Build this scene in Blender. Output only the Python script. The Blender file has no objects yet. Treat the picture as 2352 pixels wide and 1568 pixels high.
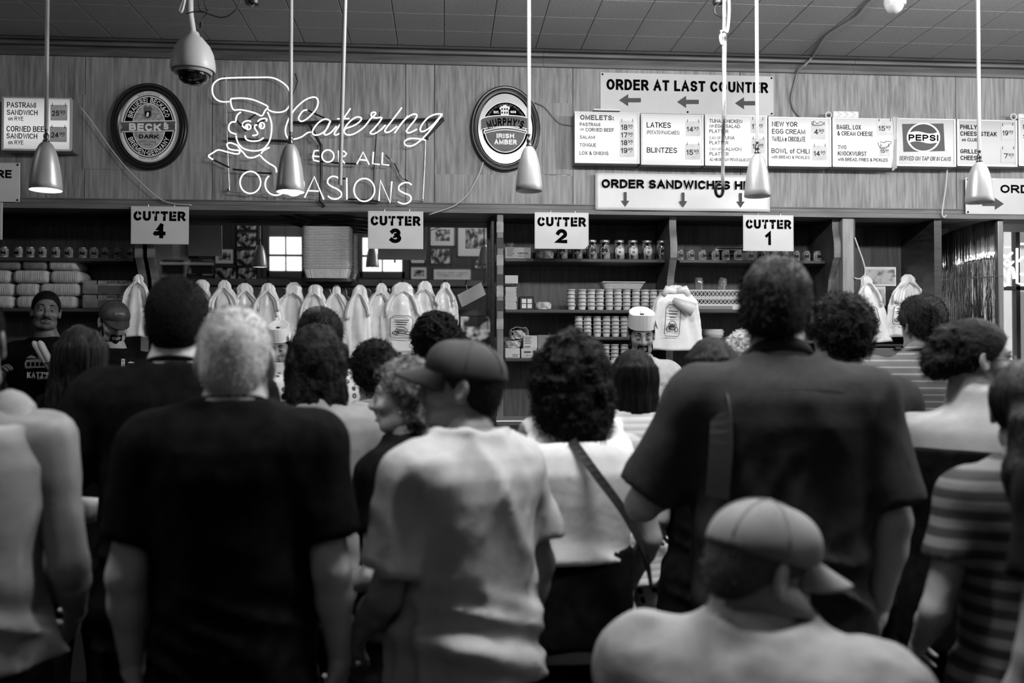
import bpy, bmesh, math, random
import numpy as np
import openvdb
from mathutils import Vector, Matrix
random.seed(7); np.random.seed(7)
PI = math.pi; R = math.radians
SC = bpy.context.scene
COL = SC.collection

# ---------------------------------------------------------------- camera
FPX = 2100.0                      # focal length in pixels of the 2352 x 1568 frame
YAW = math.atan(155/FPX); PITCH = math.atan(36/FPX)
CAMZ = 1.6
cam_d = bpy.data.cameras.new('camera'); cam = bpy.data.objects.new('camera', cam_d); COL.objects.link(cam)
cam_d.sensor_width = 36; cam_d.lens = FPX*36/2352
cam.location = (0, 0, CAMZ); cam.rotation_euler = (PI/2+PITCH, 0, -YAW)
cam_d.clip_start = .05
cam_d.dof.use_dof = True; cam_d.dof.focus_distance = 6.3; cam_d.dof.aperture_fstop = 2.2
SC.camera = cam
CM = cam.rotation_euler.to_matrix()
def P(px, py, Y):
    """world point on the plane Y that the photograph shows at pixel px, py"""
    d = CM @ Vector(((px-1176)/FPX, -(py-784)/FPX, -1))
    t = Y/d.y
    return Vector((d.x*t, Y, CAMZ+d.z*t))

# ---------------------------------------------------------------- world, lights, exposure
W = bpy.data.worlds.new('world'); SC.world = W; W.use_nodes = True
W.node_tree.nodes['Background'].inputs[0].default_value = (1, 1, 1, 1)
W.node_tree.nodes['Background'].inputs[1].default_value = 1.6
vs = SC.view_settings
vs.view_transform = 'Standard'; vs.look = 'None'; vs.gamma = 1; vs.use_curve_mapping = False
vs.exposure = 0.12
def area(name, loc, rot, sx, sy, power, spread=180):
    l = bpy.data.lights.new(name, 'AREA'); l.shape = 'RECTANGLE'; l.size = sx; l.size_y = sy; l.energy = power; l.spread = R(spread)
    o = bpy.data.objects.new(name, l); o.location = loc; o.rotation_euler = rot; COL.objects.link(o); return o
CEIL = 3.81
# ceiling tubes of the room (fixtures are built below at the same places)
FIX = [(-3.4, 3.9), (.85, 3.9), (3.3, 3.9), (5.4, 3.9), (-1.7, 1.95), (.6, 1.95), (2.6, 1.95), (-2.4, -1.1), (.4, -1.1)]  # last row is added to brighten the pictures seen in the mirror
FZ = 3.5       # the fixtures hang on rods; the middle row's spread is narrowed to throw the light down
for i, (x, y) in enumerate(FIX):
    pw = [4, 72, 84, 56, 20, 44, 44, 5, 5][i]
    if 0 < y < 2: area('tube_light', (x, y, FZ), (0, 0, 0), 1.3, .22, pw, 100); continue
    for dx in (-.35, .35):
        l = bpy.data.lights.new('tube_light', 'POINT'); l.energy = pw; l.shadow_soft_size = .08
        o = bpy.data.objects.new('tube_light', l); o.location = (x+dx, y, FZ-.08); COL.objects.link(o)
# daylight through the two shop windows in the wall on the right
WR = [(.2, 3.2), (3.6, 6.4)]
for a_, b_ in WR: area('window_light', (7.45, (a_+b_)/2, 2.0), (0, R(90), 0), 2.3, b_-a_-.1, 32)

# ---------------------------------------------------------------- helpers
def lin(s): return s/12.92 if s <= .04045 else ((s+.055)/1.055)**2.4
MATS = {}
def M(name, g=.5, rough=.6, metal=0, var=0, scale=8, stretch=(1, 1, 1), bump=0, bscale=None, emit=0, spec=.5, alpha=1, trans=0, coat=0, lo=None, hi=None, detail=4, bstretch=None, sss=0):
    """grey procedural material: g = sRGB grey; var = noise spread in sRGB units"""
    if name in MATS: return MATS[name]
    m = bpy.data.materials.new(name); m.use_nodes = True; MATS[name] = m
    n = m.node_tree.nodes; k = m.node_tree.links; b = n['Principled BSDF']
    v = lin(g); b.inputs['Base Color'].default_value = (v, v, v, 1)
    b.inputs['Roughness'].default_value = rough; b.inputs['Metallic'].default_value = metal
    b.inputs['Specular IOR Level'].default_value = spec; b.inputs['Alpha'].default_value = alpha
    b.inputs['Transmission Weight'].default_value = trans; b.inputs['Coat Weight'].default_value = coat
    tc = None
    if var or bump:
        tc = n.new('ShaderNodeTexCoord')
    def nz(sc, st, det):
        mp = n.new('ShaderNodeMapping'); mp.inputs['Scale'].default_value = st
        k.new(tc.outputs['Object'], mp.inputs['Vector'])
        t = n.new('ShaderNodeTexNoise'); t.inputs['Scale'].default_value = sc; t.inputs['Detail'].default_value = det
        k.new(mp.outputs['Vector'], t.inputs['Vector']); return t
    if var:
        t = nz(scale, stretch, detail); r = n.new('ShaderNodeValToRGB')
        a, c = lin(max(0, g-var)), lin(min(1, g+var))
        r.color_ramp.elements[0].position = .3 if lo is None else lo; r.color_ramp.elements[1].position = .7 if hi is None else hi
        r.color_ramp.elements[0].color = (a, a, a, 1); r.color_ramp.elements[1].color = (c, c, c, 1)
        k.new(t.outputs['Fac'], r.inputs['Fac']); k.new(r.outputs['Color'], b.inputs['Base Color'])
        if emit: k.new(r.outputs['Color'], b.inputs['Emission Color'])
    if bump:
        t = nz(bscale or scale, bstretch or stretch, detail); bp = n.new('ShaderNodeBump'); bp.inputs['Strength'].default_value = bump; bp.inputs['Distance'].default_value = .01
        k.new(t.outputs['Fac'], bp.inputs['Height']); k.new(bp.outputs['Normal'], b.inputs['Normal'])
    if emit:
        if not var: b.inputs['Emission Color'].default_value = (v, v, v, 1)
        b.inputs['Emission Strength'].default_value = emit
    if sss: b.inputs['Subsurface Weight'].default_value = sss; b.inputs['Subsurface Radius'].default_value = (.01, .01, .01)
    return m

def tag(o, label=None, cat=None, group=None, kind=None):
    if label: o['label'] = label
    if cat: o['category'] = cat
    if group: o['group'] = group
    if kind: o['kind'] = kind
    return o
def rootloc(o):
    v = Vector((0, 0, 0))
    while o is not None: v = v + o.location; o = o.parent
    return v
def thing(name, loc, label=None, cat=None, group=None, rz=0, kind=None):
    o = bpy.data.objects.new(name, None); o.empty_display_size = .05; o.location = loc; o.rotation_euler = (0, 0, rz); COL.objects.link(o)
    return tag(o, label, cat, group, kind)
def link(name, me, mat=None, parent=None, loc=None):
    o = bpy.data.objects.new(name, me); COL.objects.link(o)
    if mat is not None and not me.materials: me.materials.append(mat)
    if parent is not None: o.parent = parent
    if loc is not None: o.location = loc
    return o
def copy_tree(o, parent=None, loc=None, rz=None):
    c = o.copy(); COL.objects.link(c); c.parent = parent
    if loc is not None: c.location = loc
    if rz is not None: c.rotation_euler = (0, 0, rz)
    for ch in list(o.children): copy_tree(ch, c)
    return c
class MB:
    """collects shapes; build() links them as one mesh"""
    def __init__(s): s.v = []; s.f = []
    def add(s, vs, fs):
        n = len(s.v); s.v += [tuple(v) for v in vs]; s.f += [tuple(i+n for i in f) for f in fs]; return s
    def box(s, a, b):
        (x0, y0, z0), (x1, y1, z1) = a, b
        x0, x1 = min(x0, x1), max(x0, x1); y0, y1 = min(y0, y1), max(y0, y1); z0, z1 = min(z0, z1), max(z0, z1)
        return s.add([(x0,y0,z0),(x1,y0,z0),(x1,y1,z0),(x0,y1,z0),(x0,y0,z1),(x1,y0,z1),(x1,y1,z1),(x0,y1,z1)],
                     [(0,3,2,1),(4,5,6,7),(0,1,5,4),(1,2,6,5),(2,3,7,6),(3,0,4,7)])
    def rbox(s, a, b, bev, seg=2):
        bm = bmesh.new(); bmesh.ops.create_cube(bm, size=1)
        c = [(a[i]+b[i])/2 for i in range(3)]; d = [abs(b[i]-a[i]) for i in range(3)]
        for v in bm.verts: v.co = Vector((c[0]+v.co.x*d[0], c[1]+v.co.y*d[1], c[2]+v.co.z*d[2]))
        bmesh.ops.bevel(bm, geom=bm.edges[:], offset=min(bev, min(d)*.49), segments=seg, affect='EDGES', profile=.5)
        bm.verts.index_update(); s.add([v.co[:] for v in bm.verts], [[v.index for v in f.verts] for f in bm.faces]); bm.free(); return s
    def tube(s, pts, r, n=8, closed=False):
        pts = [Vector(p) for p in pts]; m = len(pts)
        rr = r if hasattr(r, '__len__') else [r]*m
        vs = []; up = None
        for i, p in enumerate(pts):
            if closed: t = pts[(i+1) % m]-pts[i-1]
            else: t = pts[min(i+1, m-1)]-pts[max(i-1, 0)]
            t.normalize() if t.length > 1e-9 else None
            if up is None:
                up = Vector((0, 0, 1)) if abs(t.z) < .9 else Vector((1, 0, 0))
            a = t.cross(up)
            if a.length < 1e-6: a = t.cross(Vector((0, 1, 0)))
            a.normalize(); up = a.cross(t).normalized()
            for j in range(n):
                q = 2*PI*j/n; vs.append(p+a*math.cos(q)*rr[i]+up*math.sin(q)*rr[i])
        fs = []
        for i in range(m if closed else m-1):
            i2 = (i+1) % m
            for j in range(n): fs.append((i*n+j, i*n+(j+1) % n, i2*n+(j+1) % n, i2*n+j))
        if not closed: fs.append(tuple(range(n))[::-1]); fs.append(tuple((m-1)*n+j for j in range(n)))
        return s.add(vs, fs)
    def lathe(s, prof, n=24, c=(0, 0, 0), ax=None, ends=True):
        """profile of (r, z) turned about z"""
        vs = []; fs = []; m = len(prof)
        for r, z in prof:
            for j in range(n):
                q = 2*PI*j/n; vs.append((c[0]+r*math.cos(q), c[1]+r*math.sin(q), c[2]+z))
        for i in range(m-1):
            for j in range(n): fs.append((i*n+j, i*n+(j+1) % n, (i+1)*n+(j+1) % n, (i+1)*n+j))
        if ends and prof[0][0] > 1e-6: fs.append(tuple(range(n))[::-1])
        if ends and prof[-1][0] > 1e-6: fs.append(tuple((m-1)*n+j for j in range(n)))
        return s.add(vs, fs)
    def prism(s, poly, axis, a, b):
        """poly in the other two axes (in xyz order), extruded along axis from a to b"""
        def mk(p, t):
            return (t, p[0], p[1]) if axis == 0 else (p[0], t, p[1]) if axis == 1 else (p[0], p[1], t)
        n = len(poly); vs = [mk(p, a) for p in poly]+[mk(p, b) for p in poly]
        fs = [tuple(range(n)), tuple(range(2*n-1, n-1, -1))]+[(i, i+n, (i+1) % n+n, (i+1) % n) for i in range(n)]
        return s.add(vs, fs)
    def build(s, name, mat, parent=None, smooth=False, world=True, bevel=0, label=None):
        me = bpy.data.meshes.new(name)
        o = (0, 0, 0)
        if parent is not None and world: o = rootloc(parent)
        me.from_pydata([(v[0]-o[0], v[1]-o[1], v[2]-o[2]) for v in s.v], [], s.f)
        bm = bmesh.new(); bm.from_mesh(me); bmesh.ops.recalc_face_normals(bm, faces=bm.faces[:])
        if bevel: bmesh.ops.bevel(bm, geom=bm.edges[:], offset=bevel, segments=2, affect='EDGES', profile=.5, clamp_overlap=True)
        bm.to_mesh(me); bm.free()
        if smooth:
            for p in me.polygons: p.use_smooth = True
            if smooth != 2 and hasattr(me, 'set_sharp_from_angle'): me.set_sharp_from_angle(angle=R(40))
        ob = link(name, me, mat, parent)
        if label: ob['label'] = label
        return ob
def struct(name, mb, mat, bevel=0, label=None, parent=None, smooth=False):
    o = mb.build(name, mat, parent, bevel=bevel, smooth=smooth)
    if parent is None: o['kind'] = 'structure'
    if label: o['label'] = label
    return o
# ---- flat lettering: a stroke alphabet
def _arc(cx, cy, rx, ry, a0, a1, n=9): return [(cx+rx*math.cos(R(a0+(a1-a0)*i/n)), cy+ry*math.sin(R(a0+(a1-a0)*i/n))) for i in range(n+1)]
_E = lambda cx, cy, rx, ry: _arc(cx, cy, rx, ry, 90, 450, 18)
GL = {'A': (.80, [[(0,0),(.5,1),(1,0)], [(.18,.34),(.82,.34)]]), 'B': (.74, [[(0,0),(0,1)], [(.1,1),(.55,1)]+_arc(.55,.76,.37,.24,90,-90)+[(.1,.52)], [(.5,.52)]+_arc(.58,.26,.42,.26,90,-90)+[(.1,0)]]),
 'C': (.78, [_arc(.53,.5,.53,.5,42,318,14)]), 'D': (.77, [[(0,0),(0,1),(.42,1)]+_arc(.42,.5,.58,.5,90,-90,11)+[(0,0)]]), 'E': (.68, [[(1,1),(0,1),(0,0),(1,0)], [(0,.53),(.92,.53)]]),
 'F': (.64, [[(1,1),(0,1),(0,0)], [(0,.52),(.88,.52)]]), 'G': (.82, [_arc(.52,.5,.52,.5,42,325,14)+[(1,.2),(1,.46),(.55,.46)]]), 'H': (.76, [[(0,0),(0,1)], [(1,0),(1,1)], [(0,.53),(1,.53)]]), 'I': (0, [[(.5,0),(.5,1)]]),
 'J': (.56, [[(1,1),(1,.3)]+_arc(.5,.3,.5,.3,0,-170)]), 'K': (.76, [[(0,0),(0,1)], [(1,1),(0,.36)], [(.34,.6),(1,0)]]), 'L': (.62, [[(0,1),(0,0),(1,0)]]), 'M': (.9, [[(0,0),(0,1),(.5,.1),(1,1),(1,0)]]), 'N': (.76, [[(0,0),(0,1),(1,0),(1,1)]]),
 'O': (.84, [_E(.5,.5,.5,.5)]), 'P': (.70, [[(0,0),(0,1)], [(.1,1),(.55,1)]+_arc(.55,.73,.45,.27,90,-90)+[(.1,.46)]]), 'Q': (.84, [_E(.5,.5,.5,.5), [(.6,.25),(1,-.02)]]), 'R': (.76, [[(0,0),(0,1)], [(.1,1),(.55,1)]+_arc(.55,.74,.42,.26,90,-90)+[(.1,.48)], [(.48,.48),(1,0)]]),
 'S': (.72, [_arc(.5,.75,.46,.25,22,265,9)+_arc(.5,.255,.5,.255,85,-158,9)]), 'T': (.70, [[(0,1),(1,1)], [(.5,1),(.5,0)]]), 'U': (.76, [[(0,1)]+_arc(.5,.34,.5,.34,180,360)+[(1,1)]]), 'V': (.76, [[(0,1),(.5,0),(1,1)]]), 'W': (1.05, [[(0,1),(.25,0),(.5,.95),(.75,0),(1,1)]]),
 'X': (.76, [[(0,0),(1,1)], [(0,1),(1,0)]]), 'Y': (.76, [[(0,1),(.5,.45),(1,1)], [(.5,.45),(.5,0)]]), 'Z': (.68, [[(0,1),(1,1),(0,0),(1,0)]]),
 '0': (.62, [_E(.5,.5,.5,.5)]), '1': (.32, [[(0,.74),(.85,1),(.85,0)]]), '2': (.62, [_arc(.5,.7,.48,.3,165,-38)+[(0,0),(1,0)]]), '3': (.62, [_arc(.46,.75,.44,.25,150,-85)+_arc(.46,.26,.54,.26,85,-152)]), '4': (.66, [[(.72,0),(.72,.96)], [(.72,1),(0,.27)], [(.06,.27),(1,.27)]]),
 '5': (.62, [[(.92,1),(.16,1),(.08,.5)]+_arc(.48,.33,.52,.33,125,-150)]), '6': (.62, [_E(.5,.31,.5,.31), _arc(.54,.45,.54,.55,185,50)]), '7': (.58, [[(0,1),(1,1),(.38,0)]]), '8': (.62, [_E(.5,.75,.44,.25), _E(.5,.26,.5,.26)]), '9': (.62, [_E(.5,.69,.5,.31), _arc(.46,.55,.54,.55,5,-130)]),
 '&': (.82, [[(1,0),(.28,.70),(.28,.88),(.45,1),(.62,.9),(.6,.74)], [(.6,.74),(.18,.45),(.02,.22),(.2,.02),(.5,0),(.8,.2),(.94,.46)]]), ',': (0, [[(.5,.06),(.5,-.12)]]), '.': (0, [[(.5,0),(.5,.03)]]), ':': (0, [[(.5,.05),(.5,.1)], [(.5,.55),(.5,.6)]]), "'": (0, [[(.5,1),(.5,.72)]]), '·': (0, [[(.5,.42),(.5,.55)]]),
 '(': (.22, [_arc(1,.45,1,.65,125,235)]), ')': (.22, [_arc(0,.45,1,.65,55,-55)]), '-': (.4, [[(0,.45),(1,.45)]]),
 'o': (.58, [_E(.5,.36,.5,.36)]), 'n': (.52, [[(0,0),(0,.72)], [(0,.4)]+_arc(.5,.42,.5,.30,150,0)+[(1,0)]]), 'r': (.32, [[(0,0),(0,.72)], [(0,.4),(.4,.68),(1,.72)]]), 'f': (.32, [[(.45,0),(.45,.8),(.65,1),(1,1)], [(0,.70),(1,.70)]]), 'w': (.82, [[(0,.72),(.25,0),(.5,.68),(.75,0),(1,.72)]]),
 'i': (0, [[(.5,0),(.5,.72)], [(.5,.95),(.5,1)]]), 't': (.3, [[(.4,1),(.4,.1),(.6,0),(1,0)], [(0,.72),(1,.72)]]), 'h': (.52, [[(0,0),(0,1)], [(0,.4)]+_arc(.5,.42,.5,.30,150,0)+[(1,0)]])}
def _strip(pts, hw):
    """polygon strip round a polyline with mitred joints"""
    p = [np.array(q, float) for q in pts]; q = [p[0]]
    for a in p[1:]:
        if np.linalg.norm(a-q[-1]) > 1e-6: q.append(a)
    p = q; n = len(p)
    if n < 2: return [], []
    cl = np.linalg.norm(p[0]-p[-1]) < 1e-6 and n > 3
    if not cl:      # square ends
        u = p[0]-p[1]; p[0] = p[0]+u/np.linalg.norm(u)*hw*.98; u = p[-1]-p[-2]; p[-1] = p[-1]+u/np.linalg.norm(u)*hw*.98
    vs = []
    for i in range(n):
        a = p[i]-p[i-1] if i > 0 else (p[-1]-p[-2] if cl else p[1]-p[0])
        b = p[i+1]-p[i] if i < n-1 else (p[1]-p[0] if cl else p[-1]-p[-2])
        a = a/np.linalg.norm(a); b = b/np.linalg.norm(b); t = a+b; l = np.linalg.norm(t)
        t = t/l if l > 1e-6 else a
        m = np.array((-t[1], t[0])); k = min(1/max(abs(m.dot((-a[1], a[0]))), .42), 2.2)*hw
        vs += [tuple(p[i]+m*k), tuple(p[i]-m*k)]
    return vs, [(2*i, 2*i+1, 2*i+3, 2*i+2) for i in range(n-1)]
def layout(t, wid, H, wt):
    """strokes of the string t, H high, fitted to width wid (None = natural); returns verts, faces, width"""
    sw = wt*H; gap = (.07+.28*wt)*H; ws = [(.30 if c == ' ' else (GL.get(c, GL['O'])[0]+.02))*H for c in t]
    nat = [(w if c == ' ' else max(w*(1+wt*.5), sw*1.05)) for c, w in zip(t, ws)]
    N = sum(nat)+gap*(len(t)-1); f = 1 if wid is None else wid/N
    vs = []; fs = []; x = 0; k_ = 0
    for c, w in zip(t, nat):
        w2 = w*f
        if c != ' ':
            s2 = min(sw, w2*.42) if GL.get(c, GL['O'])[0] > 0 else min(sw, w2)
            for st in GL.get(c, GL['O'])[1]:
                # inset so the stroke stays inside the letter box
                pts = [(x+s2/2+a*(w2-s2), sw/2+b*(H-sw)) for a, b in st]
                v, g = _strip(pts, min(sw, s2*1.12)/2); n = len(vs); vs += [(q[0], q[1], .00012*k_) for q in v]; fs += [tuple(i+n for i in q) for q in g]; k_ = (k_+1) % 5
        x += w2+gap*f
    return vs, fs, x-gap*f
def WT(b): return .125+b*1.9
def text(parent, t, x0, x1, yt, yb, Y, mat, bold=.0, skew=0, name='lettering', arc=None):
    """lettering filling the pixel box x0..x1, yt..yb on plane Y"""
    a = P(x0, yb, Y); b = P(x1, yt, Y); top = P(x0, yt, Y).z; H = top-a.z
    vs, fs, w = layout(t, b.x-a.x, H, WT(bold))
    mb = MB(); mb.add([(a.x+p[0]+skew*p[1]*3, Y-p[2], a.z+p[1]) for p in vs], fs); return flat(mb, name, mat, parent)
def flat(mb, name, mat, parent):
    """printed flat shape facing the room"""
    me = bpy.data.meshes.new(name); o = rootloc(parent)
    me.from_pydata([(v[0]-o[0], v[1]-o[1], v[2]-o[2]) for v in mb.v], [], mb.f)
    bm = bmesh.new(); bm.from_mesh(me); bm.normal_update()
    fl = [f for f in bm.faces if f.normal.y > 0]
    bmesh.ops.reverse_faces(bm, faces=fl); bm.to_mesh(me); bm.free()
    return link(name, me, mat, parent)
def poly(parent, pts, Y, mat, name='print'):
    """flat polygon from pixel points on plane Y"""
    mb = MB(); mb.add([tuple(P(x, y, Y)) for x, y in pts], [tuple(range(len(pts)))]); return flat(mb, name, mat, parent)
def arctext(parent, t, cx, cy, rx, ry, a0, a1, hpx, Y, mat, bold=.02, out=True, name='lettering'):
    """letters round an ellipse (pixels); angles in degrees clockwise from 12 o'clock"""
    mb = MB(); lay = [layout(ch, None, 1.0, WT(bold)) for ch in t]
    ws = [(.45 if ch == ' ' else l[2])+.2 for ch, l in zip(t, lay)]; tot = sum(ws); pos = 0
    # arc length table
    N = 200; an = [R(a0+(a1-a0)*i/N) for i in range(N+1)]
    pt = [(cx+rx*math.sin(q), cy-ry*math.cos(q)) for q in an]
    L = [0]
    for i in range(N): L.append(L[-1]+math.dist(pt[i], pt[i+1]))
    for ch, w, l in zip(t, ws, lay):
        if ch != ' ':
            s = (pos+w/2)/tot*L[-1]
            i = max(j for j in range(N) if L[j] <= s+1e-9); q = an[i]
            px, py = pt[i]; tx, ty = pt[i+1][0]-px, pt[i+1][1]-py; d_ = math.hypot(tx, ty); tx /= d_; ty /= d_
            nx, ny = ty, -tx; k = L[-1]/tot
            mb.add([tuple(P(px+tx*(a-l[2]/2)*k+nx*(b-.5)*hpx, py+ty*(a-l[2]/2)*k+ny*(b-.5)*hpx, Y-o_)) for a, b, o_ in l[0]], l[1])
        pos += w
    return flat(mb, name, mat, parent)
def ell(cx, cy, rx, ry, n=48, a0=0, a1=360):
    full = abs(a1-a0) >= 360
    return [(cx+rx*math.sin(R(a0+(a1-a0)*i/(n if full else n-1))), cy-ry*math.cos(R(a0+(a1-a0)*i/(n if full else n-1)))) for i in range(n)]
def spline(pts, n=6, closed=False):
    """Catmull-Rom through points of any dimension"""
    p = [np.array(q, float) for q in pts]; m = len(p); out = []
    for i in range(m if closed else m-1):
        if closed: a, b, c, d = p[i-1], p[i], p[(i+1) % m], p[(i+2) % m]
        else: a, b, c, d = p[max(i-1, 0)], p[i], p[i+1], p[min(i+2, m-1)]
        for j in range(n):
            t = j/n; out.append(.5*((2*b)+(-a+c)*t+(2*a-5*b+4*c-d)*t*t+(-a+3*b-3*c+d)*t**3))
    if not closed: out.append(p[-1])
    return [tuple(q) for q in out]
# ---- common materials
INK = M('black_print', .02, .9, spec=.05)
INKS = M('faded_black_print', .14, .9, spec=.05)
GREYINK = M('grey_print', .33, .8, spec=.1)
CARD = M('price_card_grey', .80, .7, var=.03, scale=20)
SIGN = M('white_painted_sign', .84, .35, var=.025, scale=4, bump=.15, bscale=3)
BLACK = M('black_plastic', .06, .45)
DARKM = M('dark_metal', .14, .4, metal=.6)
CHROME = M('polished_steel', .8, .12, metal=1)
ALU = M('aluminium', .82, .3, metal=.9, var=.05, scale=12)
WHITEP = M('white_plastic', .85, .4)
CABLEW = M('white_cable', .75, .5)
CABLEB = M('black_cable', .05, .5)
# ================================================================ the setting
YF = 6.6          # front of the panelled fascia
YB = 7.1          # back of the shelf bays
XL, XR, YN = -6.2, 7.5, -2.0
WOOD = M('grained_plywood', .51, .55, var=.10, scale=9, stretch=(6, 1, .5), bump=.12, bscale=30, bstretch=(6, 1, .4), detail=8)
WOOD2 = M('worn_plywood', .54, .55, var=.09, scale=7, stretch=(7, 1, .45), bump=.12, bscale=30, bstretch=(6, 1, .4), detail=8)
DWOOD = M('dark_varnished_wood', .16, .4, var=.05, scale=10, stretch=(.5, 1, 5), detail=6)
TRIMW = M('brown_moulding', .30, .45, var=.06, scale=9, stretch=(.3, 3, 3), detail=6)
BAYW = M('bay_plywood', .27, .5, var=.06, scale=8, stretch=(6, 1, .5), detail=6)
TILE = M('ceiling_tile', .52, .85, var=.03, scale=60, bump=.25, bscale=160)
SEAM = M('ceiling_seam', .62, .8)
FLOORM = M('worn_dark_floor', .06, .5, var=.03, scale=5)
WALLM = M('dark_panel_wall', .20, .6, var=.05, scale=5, stretch=(4, 4, .5))
ZF0 = P(1150, 482, YF).z; ZF1 = P(1021, 150, YF).z
struct('floor', MB().box((XL, YN, -.1), (XR+3, 11, 0)), FLOORM)
plat = struct('floor_platform', MB().box((XL+.02, 5.0, 0), (4.0, YB-.02, .2)), M('duckboard_wood', .12, .7, var=.03, scale=10))
struct('wall_left', MB().box((XL-.1, YN, 0), (XL, 11, CEIL+.2)), WALLM)
# right wall with a long shop window
mb = MB(); mb.box((XR, YN, 0), (XR+.15, 11, .8)); mb.box((XR, YN, 3.2), (XR+.15, 11, CEIL+.2))
for a, b in ((YN, WR[0][0]), (WR[0][1], WR[1][0]), (WR[1][1], 11)): mb.box((XR, a, .8), (XR+.15, b, 3.2))
struct('wall_right', mb, WALLM)
# the wall behind the photographer, with windows and framed pictures (it shows in the mirror)
YW = YN
def mirX(px, py): return None
# ceiling and tiles
ceil_o = struct('ceiling', MB().box((XL, YN, CEIL+.012), (XR+3, 11, CEIL+.2)), SEAM)
TX = P(1124, 117, YF-.03).x-P(1020, 115, YF-.03).x; TY = .305
tme = MB(); g = .004; tme.rbox((g/2, g/2, 0), (TX-g/2, TY-g/2, .02), .003, 1)
x00 = P(1020, 115, YF-.03).x; first = None; rest = MB()
for j in range(28):
    y = YF-.12-TY*(j+1)
    for i in range(-19, 21):
        x = x00+i*TX
        if x < XL or x+TX > XR: continue
        if j < 5 and -15 <= i <= 16:
            if first is None:
                first = tme.build('ceiling_tile', TILE, ceil_o, world=False); first.location = (x, y, CEIL)
            else:
                o = first.copy(); COL.objects.link(o); o.location = (x, y, CEIL)
        elif y > YN: rest.box((x+g/2, y+g/2, CEIL), (x+TX-g/2, y+TY-g/2, CEIL+.02))
o = rest.build('ceiling_tile_field', TILE, ceil_o); o['kind'] = 'stuff'
# crown moulding
prof = [(YF, ZF1), (YF-.025, ZF1), (YF-.03, ZF1+.02), (YF-.03, ZF1+.035), (YF-.012, ZF1+.04), (YF-.012, ZF1+.065), (YF-.05, ZF1+.068), (YF-.055, ZF1+.085), (YF-.05, ZF1+.095), (YF-.075, ZF1+.10), (YF-.08, ZF1+.118), (YF-.07, ZF1+.125), (YF-.10, CEIL-.012), (YF-.12, CEIL-.002), (YF, CEIL-.002)]
mb = MB()
for a, b in ((XL, P(1247, 130, YF).x), (P(1247, 130, YF).x+.002, P(1957, 160, YF).x), (P(1957, 160, YF).x+.002, XR)): mb.prism(prof, 0, a, b)
struct('trim_1', mb, TRIMW, label='dark wooden crown moulding under the ceiling')
# fascia: framed plywood panels
fas = struct('wall_front', MB().box((XL, YF+.012, ZF0), (XR+3, YF+.2, CEIL+.2)), DWOOD)
seams = [-620, -190, 195, 488, 932, 998, 1316, 1700, 2196, 2700]
for i in range(len(seams)-1):
    a = P(seams[i], 300, YF).x; b = P(seams[i+1], 300, YF).x
    MB().box((a+.0025, YF, ZF0+.005), (b-.0025, YF+.012, ZF1+.03)).build('panel', WOOD if i % 2 else WOOD2, fas)
for x0, y0, x1, y1 in ((190, 218, 300, 388), (1246, 236, 1311, 400), (1000, 400, 1315, 470)):   # patches nailed over old holes
    a = P(x0, y1, YF); b = P(x1, y0, YF); zb = P(x0, y0, YF).z
    MB().box((a.x, YF-.004, a.z), (b.x, YF, zb)).build('panel', WOOD2, fas)
mb = MB()
za = ZF0
mb.box((XL, YF-.035, za-.03), (XR+3, YF+.2, za+.004)); mb.box((XL, YF-.02, za+.008), (XR+3, YF, za+.04)); mb.box((XL, YF-.028, za+.036), (XR+3, YF, za+.044))
struct('trim_2', mb, M('brown_ledge', .40, .5, var=.06, scale=9, stretch=(.3, 3, 3)), label='wooden ledge along the bottom of the panelled fascia')
# bay ceiling (soffit) and back
X0R = P(2162, 600, YB).x
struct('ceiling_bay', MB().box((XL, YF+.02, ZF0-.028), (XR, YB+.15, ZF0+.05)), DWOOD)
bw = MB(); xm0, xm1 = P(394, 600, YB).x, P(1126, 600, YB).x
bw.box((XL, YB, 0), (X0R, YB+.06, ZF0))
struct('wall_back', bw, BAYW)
# lower back cabinet line and the back counter top
bc = thing('back_counter', ((xm0+X0R)/2, 6.85, .2), 'long dark back counter under the shelves behind the workers', 'counter')
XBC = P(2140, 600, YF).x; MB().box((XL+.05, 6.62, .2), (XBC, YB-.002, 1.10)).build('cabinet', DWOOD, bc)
MB().rbox((XL+.05, 6.56, 1.10), (XBC, YB-.002, 1.14), .008).build('worktop', M('steel_worktop', .55, .3, metal=.8), bc)
# ================================================================ mirror, and the wall it reflects
MT = R(1.5); MY, MZ = 7.045, P(760, 650, 7.045).z
mn = Vector((0, -math.cos(MT), -math.sin(MT)))
def mirP(px, py, Yw=YN):
    d = (CM @ Vector(((px-1176)/FPX, -(py-784)/FPX, -1))).normalized(); o = Vector((0, 0, CAMZ))
    t = (Vector((0, MY, MZ))-o).dot(mn)/d.dot(mn); h = o+d*t
    r = d-2*d.dot(mn)*mn; s = (Yw-h.y)/r.y
    return h+r*s
zt, zb = ZF0-.03, P(760, 815, MY).z
def ym(z): return MY-(z-MZ)*math.tan(MT)
mir = thing('mirror', ((xm0+xm1)/2, MY, zb), 'wide wall mirror behind the hanging bags, showing the picture wall and windows', 'mirror')
mb = MB(); mb.add([(xm0, ym(zb), zb), (xm1, ym(zb), zb), (xm1, ym(zt), zt), (xm0, ym(zt), zt), (xm0, ym(zb)+.006, zb), (xm1, ym(zb)+.006, zb), (xm1, ym(zt)+.006, zt), (xm0, ym(zt)+.006, zt)],
       [(0,1,2,3),(7,6,5,4),(0,4,5,1),(1,5,6,2),(2,6,7,3),(3,7,4,0)])
mb.build('glass', M('mirror_glass', .82, .015, metal=1), mir)
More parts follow.
